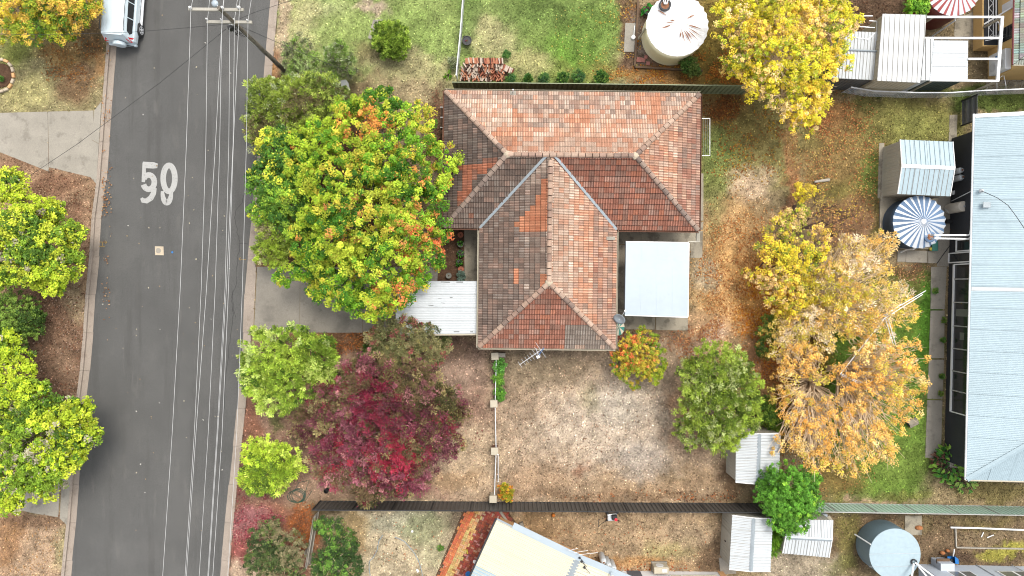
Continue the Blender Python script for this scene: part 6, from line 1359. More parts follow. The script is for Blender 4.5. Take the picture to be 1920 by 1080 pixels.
for s_ in (-1, 1): mb = MB(); mb.tube([(q.x - .28, q.y + .1 * s_ - .05, .25), (q.x - .75, q.y + .16 * s_ - .12, .6), (q.x - .95, q.y - .15 + .22 * s_, .85)], .016, 5); mb.build('handle_tube', M_['black'], lm)
mb = MB(); mb.tube([(q.x - .95, q.y + .07, .85), (q.x - .95, q.y - .37, .85)], .018, 5); mb.build('handle_bar', M_['black'], lm)
mb = MB(); q = P(978, 983, .15); mb.box((q.x, q.y, .15), (.22, .26, .3), .3); tag(mb.build('meter', M_['conc']), 'small grey meter housing against the top edge of the cream roof', 'meter')
kn = thing('pet_kennel', 'small grey gabled box on the lawn beneath the orange tree', 'kennel', P(1708, 790))
Mk = Matrix.Translation(Vector((P(1707, 791).x, P(1707, 791).y, 0))) @ Matrix.Rotation(R(27), 4, 'Z')
mb = MB(); mb.box(None, (.5, .36, .3), M=Mk @ Matrix.Translation((0, 0, .15))); mb.build('box', M_['darkwall'], kn)
for s_ in (-1, 1): mb = MB(); mb.slab3([Mk @ Vector((-.3, s_ * .24, .28)), Mk @ Vector((.3, s_ * .24, .28)), Mk @ Vector((.3, 0, .42)), Mk @ Vector((-.3, 0, .42))], .02); mb.build('roof_panel', M_['conc_dark'], kn)
mb = MB(); mb.tube([P(1527, 341, .06), P(1555, 337, .08)], [.07, .10], 8); tag(mb.build('log', M_['wood_grey']), 'short grey weathered log on the leaf-strewn lawn', 'log')
mb = MB(); mb.tube([P(1490, 385, .1), P(1484, 415, .1)], .1, 8); tag(mb.build('tree_stump', M_['bark_dark']), 'dark fallen trunk piece at the yellow shrub', 'log')
rh2 = thing('metal_mast', 'thin silver metal mast arms poking out of the right side of the autumn trees', 'mast', P(1650, 640))
hub = P(1664, 640, 2.1)
for ang_ in (35, 125, 215, 305):
    pass
for (p, q_) in (((1655, 592), (1736, 545)), ((1657, 598), (1730, 552)), ((1660, 598), (1675, 646)), ((1665, 597), (1680, 648)), ((1575, 700), (1616, 718)), ((1578, 704), (1612, 719)), ((1660, 592), (1690, 570))):
    mb = MB(); mb.tube([P(*p, 3.9), P(*q_, 3.9)], .020, 5); mb.build('arm', M_['galv_light'], rh2)
mb = MB(); mb.tube([Vector((P(1660, 595, 3.9).x, P(1660, 595, 3.9).y, 0)), P(1660, 595, 3.95)], .04, 6); mb.build('post', M_['galv'], rh2)
mb = MB(); mb.tube([P(1575, 702, 3.88), P(1660, 595, 3.88)], .02, 5); mb.build('arm', M_['galv_light'], rh2)
mb = MB(); mb.box(P(876, 1034, .1), (.08, .28, .1), .2); tag(mb.build('yellow_bottle', M_['yellow']), 'small yellow bottle on the brick paving', 'bottle')
mb = MB(); mb.lathe(P(890, 1052, 0), [(.1, 0), (.11, .12), (.02, .13)], 10); tag(mb.build('white_tub', M_['white']), 'small white tub on the brick paving beside the cream roof', 'tub')
bs = thing('blue_stool', 'bright blue plastic stool on the paving at the bottom edge', 'stool', P(876, 1076))
mb = MB(); mb.lathe(P(878, 1076, .4), [(.16, 0), (.18, .04), (.12, .05), (.11, .02)], 16); mb.build('seat', M_['blue'], bs)
for dx, dy in ((-.12, -.12), (.12, -.12), (-.12, .12), (.12, .12)): q = P(878, 1076); mb = MB(); mb.tube([(q.x + dx, q.y + dy, 0), (q.x + dx * .8, q.y + dy * .8, .4)], .025, 6); mb.build('leg', M_['blue'], bs)
mb = MB(); q = P(645, 157, .6); mb.box((q.x, q.y, .35), (.36, .4, .7), .2); tag(mb.build('letterbox', M_['white']), 'white box between the olive shrub and the big green tree', 'box')
mb = MB(); mb.tube([P(1410, 735, .06), P(1412, 745, .3)], .05, 6); 
mb = MB(); mb.tube([P(938, 959, .1), P(955, 985, .1)], .09, 6); tag(mb.build('stepping_edge', M_['conc']), 'pale concrete edge strip meeting the corner of the cream roof', 'garden edging')
mb = MB(); mb.lathe(P(773, 996, 0), [(.07, 0), (.08, .04), (.03, .09)], 10); tag(mb.build('white_ball', M_['white']), 'small white ball in the dry bottom yard', 'ball')
mb = MB(); mb.box(P(783, 1070, .04), (.12, .2, .05), .4); tag(mb.build('white_scrap', M_['white']), 'small white scrap near the bottom of the dry yard', 'scrap')

# ------------------------------------------------------------------ vegetation
def leafquads(C_, T, Nn, L, W, bend=.0):
    """rhombus leaves: centre, tangent, normal, half length, half width"""
    B = np.cross(T, Nn); B /= np.linalg.norm(B, axis=1, keepdims=True) + 1e-9; n = len(C_)
    V = np.zeros((n, 4, 3)); L = L[:, None]; W = W[:, None]
    V[:, 0] = C_ - T * L; V[:, 1] = C_ + B * W - T * L * .05; V[:, 2] = C_ + T * L; V[:, 3] = C_ - B * W - T * L * .05
    return V
def unit(a): return a / (np.linalg.norm(a, axis=-1, keepdims=True) + 1e-9)
def crown(seed, blobs, nclump, per, csz, L, W, pal, style='broad', shell=.72, inner=.22, flat=.7, sigma=.5, up=.95, ripple=1.0, jit=.32, kf=None):
    """blobs: (px,py,h,rpx[,zscale]); pal: (rgb, weight[, px, py, rpx]) hot spots. returns verts, colours, clump centres"""
    r = np.random.RandomState(seed)
    bc = np.array([list(P(b[0], b[1], b[2])) for b in blobs]); br = np.array([PX(b[3], b[2]) for b in blobs]) * (1.07 if style == 'needle' else 1.0)
    bz = np.array([b[4] if len(b) > 4 else flat for b in blobs])
    w = br ** 2; ci = r.choice(len(blobs), nclump, p=w / w.sum())
    d = unit(r.normal(size=(nclump, 3)) + np.array([0, 0, .45])); rad = br[ci] * np.where(r.rand(nclump) < inner, r.uniform(.3, .75, nclump), r.uniform(shell - .08, 1.07, nclump))
    cc = bc[ci] + d * rad[:, None] * np.stack([np.ones(nclump), np.ones(nclump), bz[ci]], 1)
    cc[:, 2] = np.maximum(cc[:, 2], .25)
    # keep a clump only where it is not buried deep inside other blobs
    dep = np.zeros(nclump)
    for b in range(len(blobs)):
        q = (cc - bc[b]) / (br[b] * np.array([1, 1, bz[b]])); dep = np.maximum(dep, 1 - np.linalg.norm(q, axis=1))
    keep = (dep < .5) | (r.rand(nclump) < .35); cc = cc[keep]; d = d[keep]; n = len(cc); cs = csz * r.uniform(.5, 1.4, n)
    px = 960 + cc[:, 0] * FPX / (CH - cc[:, 2]); py = 540 - cc[:, 1] * FPX / (CH - cc[:, 2])
    wts = np.zeros((n, len(pal)))
    nz = [fbm(cc[:, 0], cc[:, 1], .55, seed * 13 + k * 5, 3) for k in range(len(pal))]
    for k, p in enumerate(pal):
        wk = p[1] * np.exp((nz[k] - .5) * 9)
        if len(p) > 2: wk = wk * np.exp(-((px - p[2]) ** 2 + (py - p[3]) ** 2) / (2 * (p[4] * .6) ** 2))
        wts[:, k] = wk
    wts /= wts.sum(1, keepdims=True) + 1e-12; cum = wts.cumsum(1)
    N_ = n * per; idx = np.repeat(np.arange(n), per)
    # leaves mostly follow their clump's colour, some stray
    pk = (r.rand(n)[:, None] > cum).sum(1).clip(0, len(pal) - 1); lk = pk[idx]; stray = r.rand(N_) < .20; lk2 = (r.rand(N_)[:, None] > cum[idx]).sum(1).clip(0, len(pal) - 1); lk = np.where(stray, lk2, lk)
    cols = np.array([S(*p[0], k=(kf or (KF * .86 if style == 'needle' else KF))) for p in pal])[lk]
    ld = unit(r.normal(size=(N_, 3)) + np.array([0, 0, .35])); rr_ = r.rand(N_) ** sigma
    off = ld * (rr_ * cs[idx])[:, None] * np.array([1, 1, .75])
    pos = cc[idx] + off
    cols = cols * .95 + cols.mean(1, keepdims=True) * .05
    cols = cols * (1 + r.uniform(-jit, jit, (n, 1)))[idx] * (1 + r.uniform(-.3, .35, (N_, 1))) * (1 + r.uniform(-.05, .05, (N_, 3)))
    if style == 'broad':
        Nn = unit(ld * .6 + np.array([0, 0, up]) + r.normal(size=(N_, 3)) * .45); T = unit(np.cross(Nn, r.normal(size=(N_, 3))))
        Ls = L * r.uniform(.6, 1.25, N_); Ws = W * r.uniform(.6, 1.25, N_)
    else:   # thin leaves fanning out of each twig
        T = unit(off + (d[idx] * .8 + np.array([0, 0, .4])) * cs[idx][:, None] * .5 + r.normal(size=(N_, 3)) * .18 * cs[idx][:, None]); Nn = unit(np.array([0, 0, 1.0]) + r.normal(size=(N_, 3)) * .35)
        Ls = L * 1.1 * r.uniform(.5, 1.3, N_); Ws = W * 1.55 * r.uniform(.7, 1.2, N_)
    V = leafquads(pos, T, Nn, Ls, Ws); V[:, :, 2] = np.maximum(V[:, :, 2], .03)
    return V, cols, cc

def limbs(mb, base, cc, blobs, r0, seed, nsec=40, wob=.12, twigs=0, n=6, fan=False):
    r = random.Random(seed); bc = [P(b[0], b[1], b[2]) for b in blobs]; br = [PX(b[3], b[2]) for b in blobs]
    top = min(b.z for b in bc) * .45; fork = Vector((base.x, base.y, max(.25, top)))
    mid = base.lerp(fork, .5) + Vector((r.uniform(-.05, .05), r.uniform(-.05, .05), 0))
    mb.tube([base - Vector((0, 0, .1)), mid, fork], [r0 * 1.15, r0 * .95, r0 * .85], 8)
    nodes = []
    for b, R_ in zip(bc, br):
        a = fork; e = b - Vector((0, 0, R_ * .25)); m1 = a.lerp(e, .4) + Vector((r.uniform(-1, 1), r.uniform(-1, 1), .6)) * wob * (e - a).length; m2 = a.lerp(e, .75) + Vector((r.uniform(-1, 1), r.uniform(-1, 1), .3)) * wob * (e - a).length
        rb = r0 * .6; mb.tube([a, m1, m2, e], [rb, rb * .75, rb * .55, rb * .4], n); nodes += [(m1, rb * .7), (m2, rb * .5), (e, rb * .4)]
    sel = list(range(len(cc))); r.shuffle(sel)
    if fan:     # many long limbs rising straight from the low fork
        for i in sel[:nsec]:
            e = Vector(cc[i]); L = (e - fork).length; m = fork.lerp(e, .45) + Vector((r.uniform(-1, 1), r.uniform(-1, 1), r.uniform(.3, 1))) * .09 * L; m2 = fork.lerp(e, .75) + Vector((r.uniform(-1, 1), r.uniform(-1, 1), r.uniform(.1, .6))) * .06 * L
            rr_ = r.uniform(.022, .045); mb.tube([fork, m, m2, e], [rr_ * 1.3, rr_, rr_ * .6, .008], 5)
            for k in range(twigs):
                s_ = m.lerp(m2, r.random()) if r.random() < .5 else m2.lerp(e, r.uniform(0, .8)); q = s_ + (e - fork).normalized() * r.uniform(.3, .8) + Vector((r.uniform(-1, 1), r.uniform(-1, 1), r.uniform(-.3, .6))) * .45
                mb.tube([s_, q], [.014, .006], 3, cap=False)
        return
    for i in sel[:nsec]:
        e = Vector(cc[i]); nb = min(nodes, key=lambda q: (q[0] - e).length); L = (e - nb[0]).length
        m = nb[0].lerp(e, .5) + Vector((r.uniform(-1, 1), r.uniform(-1, 1), r.uniform(-.2, .8))) * wob * L
        mb.tube([nb[0], m, e], [nb[1] * .55, nb[1] * .35, max(.006, nb[1] * .12)], 5)
        for k in range(twigs):
            s_ = m.lerp(e, r.uniform(0, .9)); q = s_ + (e - nb[0]) * r.uniform(.15, .4) + Vector((r.uniform(-1, 1), r.uniform(-1, 1), r.uniform(-.3, .6))) * L * .28
            mb.tube([s_, q], [max(.010, nb[1] * .16), .006], 3, cap=False)
def plant(name, label, cat, base, blobs, nclump, per, csz, L, W, pal, r0=.12, bark='bark', seed=1, style='broad', group=None, nsec=40, twigs=0, fan=False, **kw):
    b = P(*base); t = thing(name, label, cat, b, group)
    nclump = int(nclump * 1.75); per = max(4, int(per * .78)); csz *= .80; L *= .84; W *= .84
    V, col, cc = crown(seed, blobs, nclump, per, csz, L, W, pal, style, **kw)
    o = bpy.data.objects.new('crown' if cat == 'tree' else 'foliage', quads_mesh('crown', V, col, M_['leaf'])); C.objects.link(o); attach(o, t)
    mb = MB(); limbs(mb, b, cc, blobs, r0, seed + 5, nsec, twigs=twigs, fan=fan)
    mb.build('trunk' if cat == 'tree' else 'stem', M_[bark], t)
    return t
KF = 1.12
LIME = (176, 208, 34); YLW = (214, 206, 40); GRN = (104, 150, 34); DKG = (58, 92, 30); ORN = (236, 164, 72); PCH = (232, 178, 110)

plant('autumn_tree', 'large round tree turning from green to yellow and orange beside the tiled house', 'tree', (719, 402),
      [(690, 262, 4.6, 92), (632, 320, 4.8, 84), (748, 285, 4.8, 78), (690, 395, 5.4, 112), (770, 395, 4.9, 72), (620, 445, 4.7, 74), (715, 500, 4.6, 92), (790, 485, 4.1, 48), (640, 535, 3.9, 52), (700, 565, 3.5, 40), (828, 300, 4.0, 34), (590, 270, 4.2, 46), (712, 195, 3.8, 34), (575, 500, 3.8, 34), (800, 225, 3.6, 24), (818, 350, 4.3, 34), (742, 550, 3.4, 28), (825, 440, 4.0, 22), (778, 522, 3.5, 26), (770, 215, 3.8, 28), (665, 205, 3.8, 30), (535, 520, 3.2, 18)],
      1150, 84, .33, .085, .048, [((172, 198, 44), 4.2), ((198, 210, 56), 2.6), ((116, 166, 34), 4.0), ((72, 122, 30), 2.6), ((214, 200, 60), 1.3), ((236, 164, 76), 2.0, 770, 430, 110), ((234, 112, 62), 3.2, 855, 320, 45), ((236, 128, 70), 2.4, 780, 450, 60), ((236, 164, 84), 1.0, 700, 410, 80), ((240, 160, 70), 1.6, 710, 220, 60), ((226, 130, 70), 1.2, 560, 260, 30), ((238, 150, 80), 1.6, 770, 560, 50)],
      .24, 'bark', 11, nsec=120, shell=.8, kf=1.3)
plant('broadleaf_tree', 'dark green tree with scattered yellow tips at the left edge behind the big round tree', 'tree', (525, 335),
      [(530, 285, 3.6, 50), (505, 340, 3.4, 42), (540, 370, 3.6, 48), (560, 300, 3.8, 44), (495, 395, 2.8, 28), (565, 420, 3.4, 40), (590, 500, 3, 34), (600, 545, 2.8, 24)],
      430, 70, .33, .085, .05, [((96, 140, 42), 3), ((64, 104, 36), 3.2), ((146, 178, 50), 1.4), ((214, 214, 60), .7)], .14, 'bark', 12, nsec=60)
OLV = [((142, 160, 60), 3), ((172, 186, 86), 2), ((104, 122, 50), 2.4), ((178, 186, 142), .7), ((120, 112, 74), .8)]
plant('bottlebrush_shrub', 'olive grey-green spreading shrub at the top left corner under the power pole', 'shrub', (565, 215),
      [(520, 200, 2.4, 50), (570, 190, 2.6, 50), (490, 175, 2.0, 30), (610, 185, 2.4, 44), (500, 250, 2.2, 40), (545, 240, 2.5, 40), (480, 225, 1.8, 22), (640, 195, 2.2, 26)], 700, 65, .24, .085, .017, OLV, .09, 'bark', 13, 'needle', nsec=90)
plant('grey_shrub', 'sparse grey-green shrub right beside the foot of the power pole', 'shrub', (562, 118), [(556, 92, 1.6, 24), (576, 118, 1.4, 24), (560, 130, 1.2, 22), (545, 112, 1.2, 16)], 110, 60, .22, .08, .015, [((150, 168, 104), 3), ((170, 182, 134), 2), ((130, 160, 70), 2), ((110, 112, 84), 1)], .05, 'bark', 14, 'needle', nsec=50, twigs=2)
plant('grey_shrub', 'sparse grey-green shrub between the power pole shrub and the round bush', 'shrub', (638, 125), [(632, 105, 1.7, 26), (645, 125, 1.5, 24), (625, 130, 1.4, 22)], 130, 62, .22, .08, .015, [((124, 140, 84), 3), ((160, 168, 130), 1.6), ((112, 140, 60), 2.4), ((104, 104, 80), 1)], .05, 'bark', 15, 'needle', nsec=50, twigs=2)
plant('round_bush', 'round dark green bush alone on the top left lawn', 'shrub', (733, 80), [(732, 74, .9, 33), (742, 84, .9, 26), (718, 66, .8, 22), (728, 94, .6, 18)], 300, 60, .17, .06, .018, [((112, 138, 44), 3), ((82, 108, 38), 3), ((146, 168, 62), 1.4)], .06, 'bark', 16, 'needle', nsec=30)
plant('bottlebrush_shrub', 'grey twiggy bottlebrush shrub squeezed left of the big tree above the driveway', 'shrub', (522, 455), [(515, 440, 2.2, 36), (510, 470, 2.0, 32), (525, 415, 2.2, 26), (545, 450, 2.2, 22)], 260, 62, .24, .09, .017, [((150, 172, 56), 3), ((178, 192, 90), 1.4), ((110, 128, 58), 2), ((168, 158, 120), .9)], .07, 'bark', 17, 'needle', nsec=70, twigs=1)
LB = [((166, 188, 66), 3), ((192, 206, 108), 2.2), ((124, 150, 48), 2.4), ((184, 198, 120), .4), ((84, 116, 40), 1)]
plant('bottlebrush_shrub', 'large lime green bottlebrush shrub just below the driveway', 'shrub', (550, 690), [(498, 660, 2.6, 46), (545, 655, 2.9, 46), (594, 668, 2.6, 40), (600, 700, 2.4, 34), (480, 690, 2.3, 34), (490, 705, 2.5, 38), (540, 715, 2.9, 46), (580, 705, 2.7, 34), (515, 745, 2.4, 36), (610, 650, 2.0, 18)], 640, 66, .26, .105, .02, LB, .09, 'bark', 18, 'needle', nsec=90)
plant('bottlebrush_shrub', 'small yellow-green bottlebrush shrub at the bottom left corner of the yard', 'shrub', (508, 868), [(492, 856, 1.9, 36), (526, 866, 1.9, 34), (480, 892, 1.8, 30), (505, 895, 1.9, 34), (548, 880, 1.6, 24)], 380, 62, .24, .10, .02, [((186, 206, 62), 3), ((206, 220, 96), 2), ((140, 168, 46), 2), ((96, 120, 44), 1)], .07, 'bark', 19, 'needle', nsec=60)
plant('purple_tree', 'broad plum-red tree with olive patches in the lower left yard', 'tree', (735, 795),
      [(640, 790, 3.2, 60), (700, 740, 3.8, 66), (700, 700, 3.2, 40), (780, 780, 3.8, 60), (770, 720, 3.4, 50), (830, 760, 3.2, 42), (720, 810, 4.2, 80), (800, 810, 3.6, 58), (640, 860, 3.2, 56), (700, 880, 3.4, 54), (765, 870, 3.3, 56), (575, 800, 2.4, 34), (850, 770, 2.8, 26), (670, 710, 3.4, 40), (610, 745, 2.6, 40), (690, 925, 2.2, 24), (740, 910, 2.6, 26), (845, 835, 2.6, 26)],
      1500, 84, .34, .075, .024, [((116, 66, 74), 3.0), ((124, 104, 74), 1.8), ((126, 116, 70), 8.0, 840, 740, 70), ((120, 112, 70), 6.0, 590, 740, 55), ((124, 112, 72), 5, 760, 690, 50), ((160, 146, 98), 1.1), ((134, 68, 84), 5, 690, 800, 120), ((170, 104, 116), 2.4, 700, 790, 120), ((148, 58, 76), 5, 690, 860, 80), ((184, 56, 76), 9, 620, 880, 40), ((138, 46, 68), 5, 695, 760, 60), ((176, 120, 120), 1.2), ((86, 84, 52), 1.4), ((172, 52, 74), 7, 735, 860, 40), ((150, 56, 74), 4, 850, 800, 30)], .18, 'bark', 20, 'needle', nsec=110, twigs=0, kf=1.15, inner=.3)
plant('olive_shrub', 'muted olive shrub between the carport and the plum-red tree', 'shrub', (765, 640), [(725, 630, 2.2, 34), (765, 635, 2.4, 40), (800, 630, 2.2, 26), (745, 670, 2.2, 34), (800, 665, 2.2, 32), (830, 645, 1.8, 18), (715, 660, 1.8, 24)], 430, 64, .25, .07, .019, [((120, 120, 78), 3), ((146, 140, 96), 1.6), ((86, 96, 52), 2.4), ((158, 84, 84), .35), ((168, 160, 96), 1)], .09, 'bark', 21, 'needle', nsec=70)
plant('small_maple', 'small star-shaped tree with green and orange-red leaves below the patio', 'tree', (1188, 662), [(1195, 665, 1.9, 36), (1190, 690, 1.6, 34), (1218, 680, 1.6, 30), (1168, 680, 1.5, 24), (1212, 640, 1.7, 24), (1180, 645, 1.7, 20), (1240, 655, 1.3, 10), (1245, 685, 1.3, 10), (1155, 665, 1.3, 12), (1160, 705, 1.2, 10), (1192, 722, 1.1, 10), (1222, 715, 1.2, 12), (1203, 618, 1.3, 9), (1232, 700, 1.3, 12)],
      330, 62, .17, .055, .03, [((150, 164, 36), 3.2), ((112, 138, 34), 2.4), ((190, 166, 50), 1.6), ((222, 112, 60), 2.2, 1185, 655, 34), ((206, 120, 70), .5)], .07, 'bark', 22, nsec=50)
plant('olive_tree', 'grey-green feathery tree above the white shed in the tan yard', 'tree', (1328, 728), [(1345, 690, 3.0, 50), (1320, 725, 3.2, 46), (1375, 730, 3.2, 50), (1345, 765, 3.4, 56), (1385, 780, 3.0, 38), (1300, 780, 2.6, 34), (1295, 812, 2.0, 28), (1350, 815, 2.6, 34), (1300, 700, 2.6, 30), (1385, 690, 2.6, 26), (1375, 820, 2.2, 22)],
      800, 66, .24, .085, .017, [((146, 166, 56), 3), ((170, 188, 80), 2.2), ((106, 128, 44), 2.4), ((182, 190, 126), .8), ((80, 98, 38), 1.2)], .14, 'bark', 23, 'needle', nsec=90)
plant('evergreen_tree', 'dense dark green tree at the bottom right corner between the two white sheds', 'tree', (1462, 920), [(1480, 915, 2.8, 50), (1500, 940, 2.8, 40), (1460, 935, 2.7, 44), (1480, 965, 2.6, 40), (1440, 905, 2.2, 26), (1515, 905, 2.3, 26), (1475, 985, 2.2, 22)], 720, 62, .2, .06, .032, [((88, 138, 40), 3), ((66, 108, 34), 2.4), ((126, 166, 46), 1.6)], .12, 'bark', 24, nsec=50, jit=.3, kf=.85)
plant('yellow_tree', 'bright yellow-green autumn tree with pale branches at the top right of the tiled house', 'tree', (1440, 122),
      [(1400, 50, 4.4, 60), (1460, 40, 4.8, 76), (1530, 50, 4.6, 66), (1460, 110, 4.8, 74), (1520, 120, 4.2, 56), (1400, 110, 3.8, 44), (1470, 175, 3.8, 48), (1510, 190, 3.6, 44), (1440, -10, 4.6, 66), (1540, -10, 4.4, 60), (1580, 40, 4.0, 34), (1505, 230, 3.0, 28), (1420, 160, 3.2, 34), (1570, 110, 3.6, 32), (1365, 25, 3.8, 30), (1535, 170, 3.2, 26), (1375, 130, 3.0, 22)],
      1150, 56, .25, .068, .042, [((222, 208, 36), 4.2), ((198, 192, 40), 2.8), ((230, 202, 60), 2.4), ((224, 190, 104), 1.4), ((144, 158, 40), 2.0), ((230, 202, 140), .9)], .2, 'bark_pale', 25, nsec=240, twigs=3, kf=1.0)
plant('yellow_shrub', 'sparse yellow and green leafed shrub on the property line below the bare purple twigs', 'shrub', (1462, 470), [(1470, 430, 2.4, 36), (1450, 475, 2.4, 36), (1490, 480, 2.6, 40), (1475, 520, 2.6, 44), (1430, 520, 2.2, 22), (1405, 517, 1.6, 16), (1530, 455, 2.2, 30), (1540, 500, 2.6, 34), (1490, 560, 2.6, 40), (1450, 550, 2.2, 26), (1500, 400, 1.8, 20)],
      400, 44, .28, .06, .040, [((226, 204, 44), 3.4), ((166, 176, 48), 1.8), ((236, 200, 66), 2.4), ((120, 140, 50), .9), ((220, 184, 120), 2.2)], .1, 'bark_dark', 26, nsec=170, twigs=3)
plant('bare_shrub', 'bare purple-brown twiggy shrub fanning right from the property line', 'shrub', (1493, 430), [(1545, 395, 2.2, 30), (1530, 370, 2.0, 26), (1580, 410, 1.8, 26), (1600, 395, 1.6, 18), (1560, 440, 1.8, 20)], 110, 5, .2, .05, .03, [((206, 180, 60), 2), ((206, 150, 90), 1)], .09, 'bark_dark', 27, nsec=110, twigs=5)
plant('yellow_bush', 'vivid yellow leafy bush at the top of the bare twigs', 'shrub', (1500, 372), [(1505, 365, 1.2, 16), (1520, 358, 1.2, 14), (1496, 350, 1.1, 10)], 60, 40, .16, .05, .035, [((226, 208, 44), 3), ((206, 180, 50), 1)], .04, 'bark_dark', 28, nsec=20)
plant('blossom_tree', 'pale pinkish-cream feathery tree right of the yellow shrub', 'tree', (1510, 575), [(1590, 480, 3.0, 36), (1620, 520, 3.2, 46), (1570, 540, 3.2, 46), (1600, 580, 3.4, 52), (1650, 570, 3.2, 46), (1640, 470, 2.4, 34), (1680, 560, 2.8, 34), (1560, 600, 3.2, 42), (1630, 620, 3.2, 42), (1520, 590, 3.0, 36), (1700, 590, 2.4, 26), (1660, 450, 2.0, 22), (1530, 630, 2.8, 36), (1480, 640, 2.6, 32), (1500, 610, 2.6, 30), (1715, 560, 2.2, 12), (1465, 600, 2.2, 22), (1458, 655, 2.2, 20), (1530, 520, 2.6, 26), (1560, 500, 2.6, 24)],
      620, 44, .30, .075, .019, [((226, 200, 140), 2.6), ((238, 222, 192), 2.0), ((218, 188, 90), 2.8), ((200, 188, 56), 6, 1530, 600, 60), ((192, 168, 110), 1.8), ((222, 180, 92), 2.4), ((200, 188, 60), 1.8)], .14, 'bark_pale', 29, 'needle', nsec=300, twigs=3, fan=True, inner=.05, kf=1.0)
OP = [((228, 186, 96), 4), ((226, 170, 76), 3), ((232, 202, 130), 1.6), ((206, 192, 70), 1.8), ((196, 160, 90), 1.4)]
plant('orange_tree', 'wide peach-orange tree fanning right over the lawn beside the kennel', 'tree', (1553, 690),
      [(1620, 690, 4.0, 40), (1668, 690, 4.0, 44), (1700, 715, 3.8, 36), (1650, 735, 4.0, 44), (1695, 665, 3.4, 32), (1640, 660, 3.6, 34), (1620, 790, 3.8, 42), (1665, 785, 3.6, 42), (1640, 830, 3.4, 36), (1700, 755, 3.4, 32), (1610, 850, 3.2, 34), (1655, 855, 3.2, 28), (1725, 675, 3.0, 18), (1590, 880, 2.6, 20), (1595, 740, 3.6, 30)],
      300, 46, .28, .060, .036, OP, .17, 'bark_pale', 30, nsec=280, twigs=3, fan=True, shell=.8, inner=.12, kf=1.05, sigma=.36)
plant('orange_tree', 'smaller peach-orange tree with bare fork fanning down above the white shed', 'tree', (1503, 712),
      [(1500, 670, 3.0, 36), (1540, 690, 3.2, 32), (1475, 700, 2.8, 28), (1460, 740, 2.4, 20), (1490, 760, 3.0, 34), (1530, 780, 3.4, 38), (1570, 770, 3.4, 34), (1570, 825, 3.4, 36), (1520, 825, 3.2, 36), (1535, 860, 3.0, 26), (1480, 820, 2.6, 24), (1460, 850, 2.4, 14), (1560, 865, 2.8, 20)],
      215, 46, .28, .060, .036, OP, .14, 'bark_pale', 130, nsec=210, twigs=3, fan=True, shell=.8, inner=.12, kf=1.05, sigma=.36)
plant('understorey_bush', 'dark green bush at the left foot of the peach-orange tree', 'shrub', (1440, 640), [(1440, 625, 1.3, 20), (1434, 655, 1.2, 18), (1446, 600, 1.2, 16)], 110, 50, .2, .06, .035, [((70, 98, 40), 3), ((110, 130, 46), 1.4), ((190, 160, 70), .6)], .05, 'bark', 31, nsec=20)
plant('understorey_bush', 'low green bush above the white shed at the property line', 'shrub', (1440, 780), [(1438, 775, 1.0, 24), (1450, 795, .9, 16), (1434, 755, .9, 14)], 120, 50, .2, .06, .035, [((80, 116, 40), 3), ((126, 152, 46), 1.6)], .05, 'bark', 32, nsec=20)
# west side
LM = [((184, 206, 40), 3.4), ((206, 218, 56), 2.6), ((130, 162, 42), 2.6), ((88, 122, 38), 1.6), ((170, 164, 134), .5)]
plant('lime_tree', 'lime green tree at the left edge beside the road, middle one of three', 'tree', (78, 455), [(60, 410, 3.4, 46), (20, 440, 3.4, 44), (90, 455, 3.4, 44), (50, 490, 3.4, 48), (110, 500, 3.0, 38), (10, 500, 3.2, 40), (20, 350, 3.0, 36), (95, 400, 2.8, 26), (130, 440, 2.6, 26), (95, 530, 2.6, 26), (140, 480, 2.4, 16)],
      560, 60, .32, .10, .055, LM, .14, 'bark', 33, nsec=90, twigs=1, kf=1.25)
plant('lime_tree', 'large bright lime tree overhanging the road at the lower left', 'tree', (75, 815), [(20, 690, 3.4, 40), (15, 760, 3.8, 56), (60, 750, 3.8, 44), (120, 790, 3.8, 52), (60, 820, 4.2, 62), (150, 810, 3.4, 40), (100, 860, 3.8, 50), (30, 880, 3.8, 56), (80, 900, 3.2, 40), (15, 930, 3.2, 36), (160, 775, 3.0, 22), (20, 640, 3.0, 26), (130, 850, 3.2, 32), (5, 660, 3, 26)],
      860, 62, .32, .10, .055, LM, .18, 'bark', 34, nsec=90, kf=1.25)
plant('clipped_shrub', 'round dark green shrub between the two lime trees at the left edge', 'shrub', (30, 600), [(25, 590, 1.5, 50), (50, 605, 1.5, 38), (20, 635, 1.3, 36), (-10, 600, 1.5, 50)], 560, 56, .18, .055, .03, [((86, 118, 40), 3), ((60, 86, 34), 3), ((126, 154, 60), 1)], .08, 'bark', 35, nsec=30, jit=.3)
plant('golden_tree', 'green and golden tree over the parked car at the top left corner', 'tree', (70, -20), [(30, 10, 3.4, 50), (90, 5, 3.6, 48), (140, 10, 3.4, 40), (60, 50, 3.0, 36), (110, 50, 2.8, 32), (10, 50, 3.0, 32), (165, 25, 2.8, 26), (130, 60, 2.2, 20), (80, -40, 3.6, 60), (150, -30, 3.4, 40), (10, -40, 3.4, 50), (180, 5, 2.6, 16)],
      640, 60, .28, .075, .036, [((214, 196, 48), 3), ((150, 168, 44), 2.6), ((84, 122, 36), 3), ((230, 190, 76), 1.6)], .15, 'bark', 36, nsec=60)
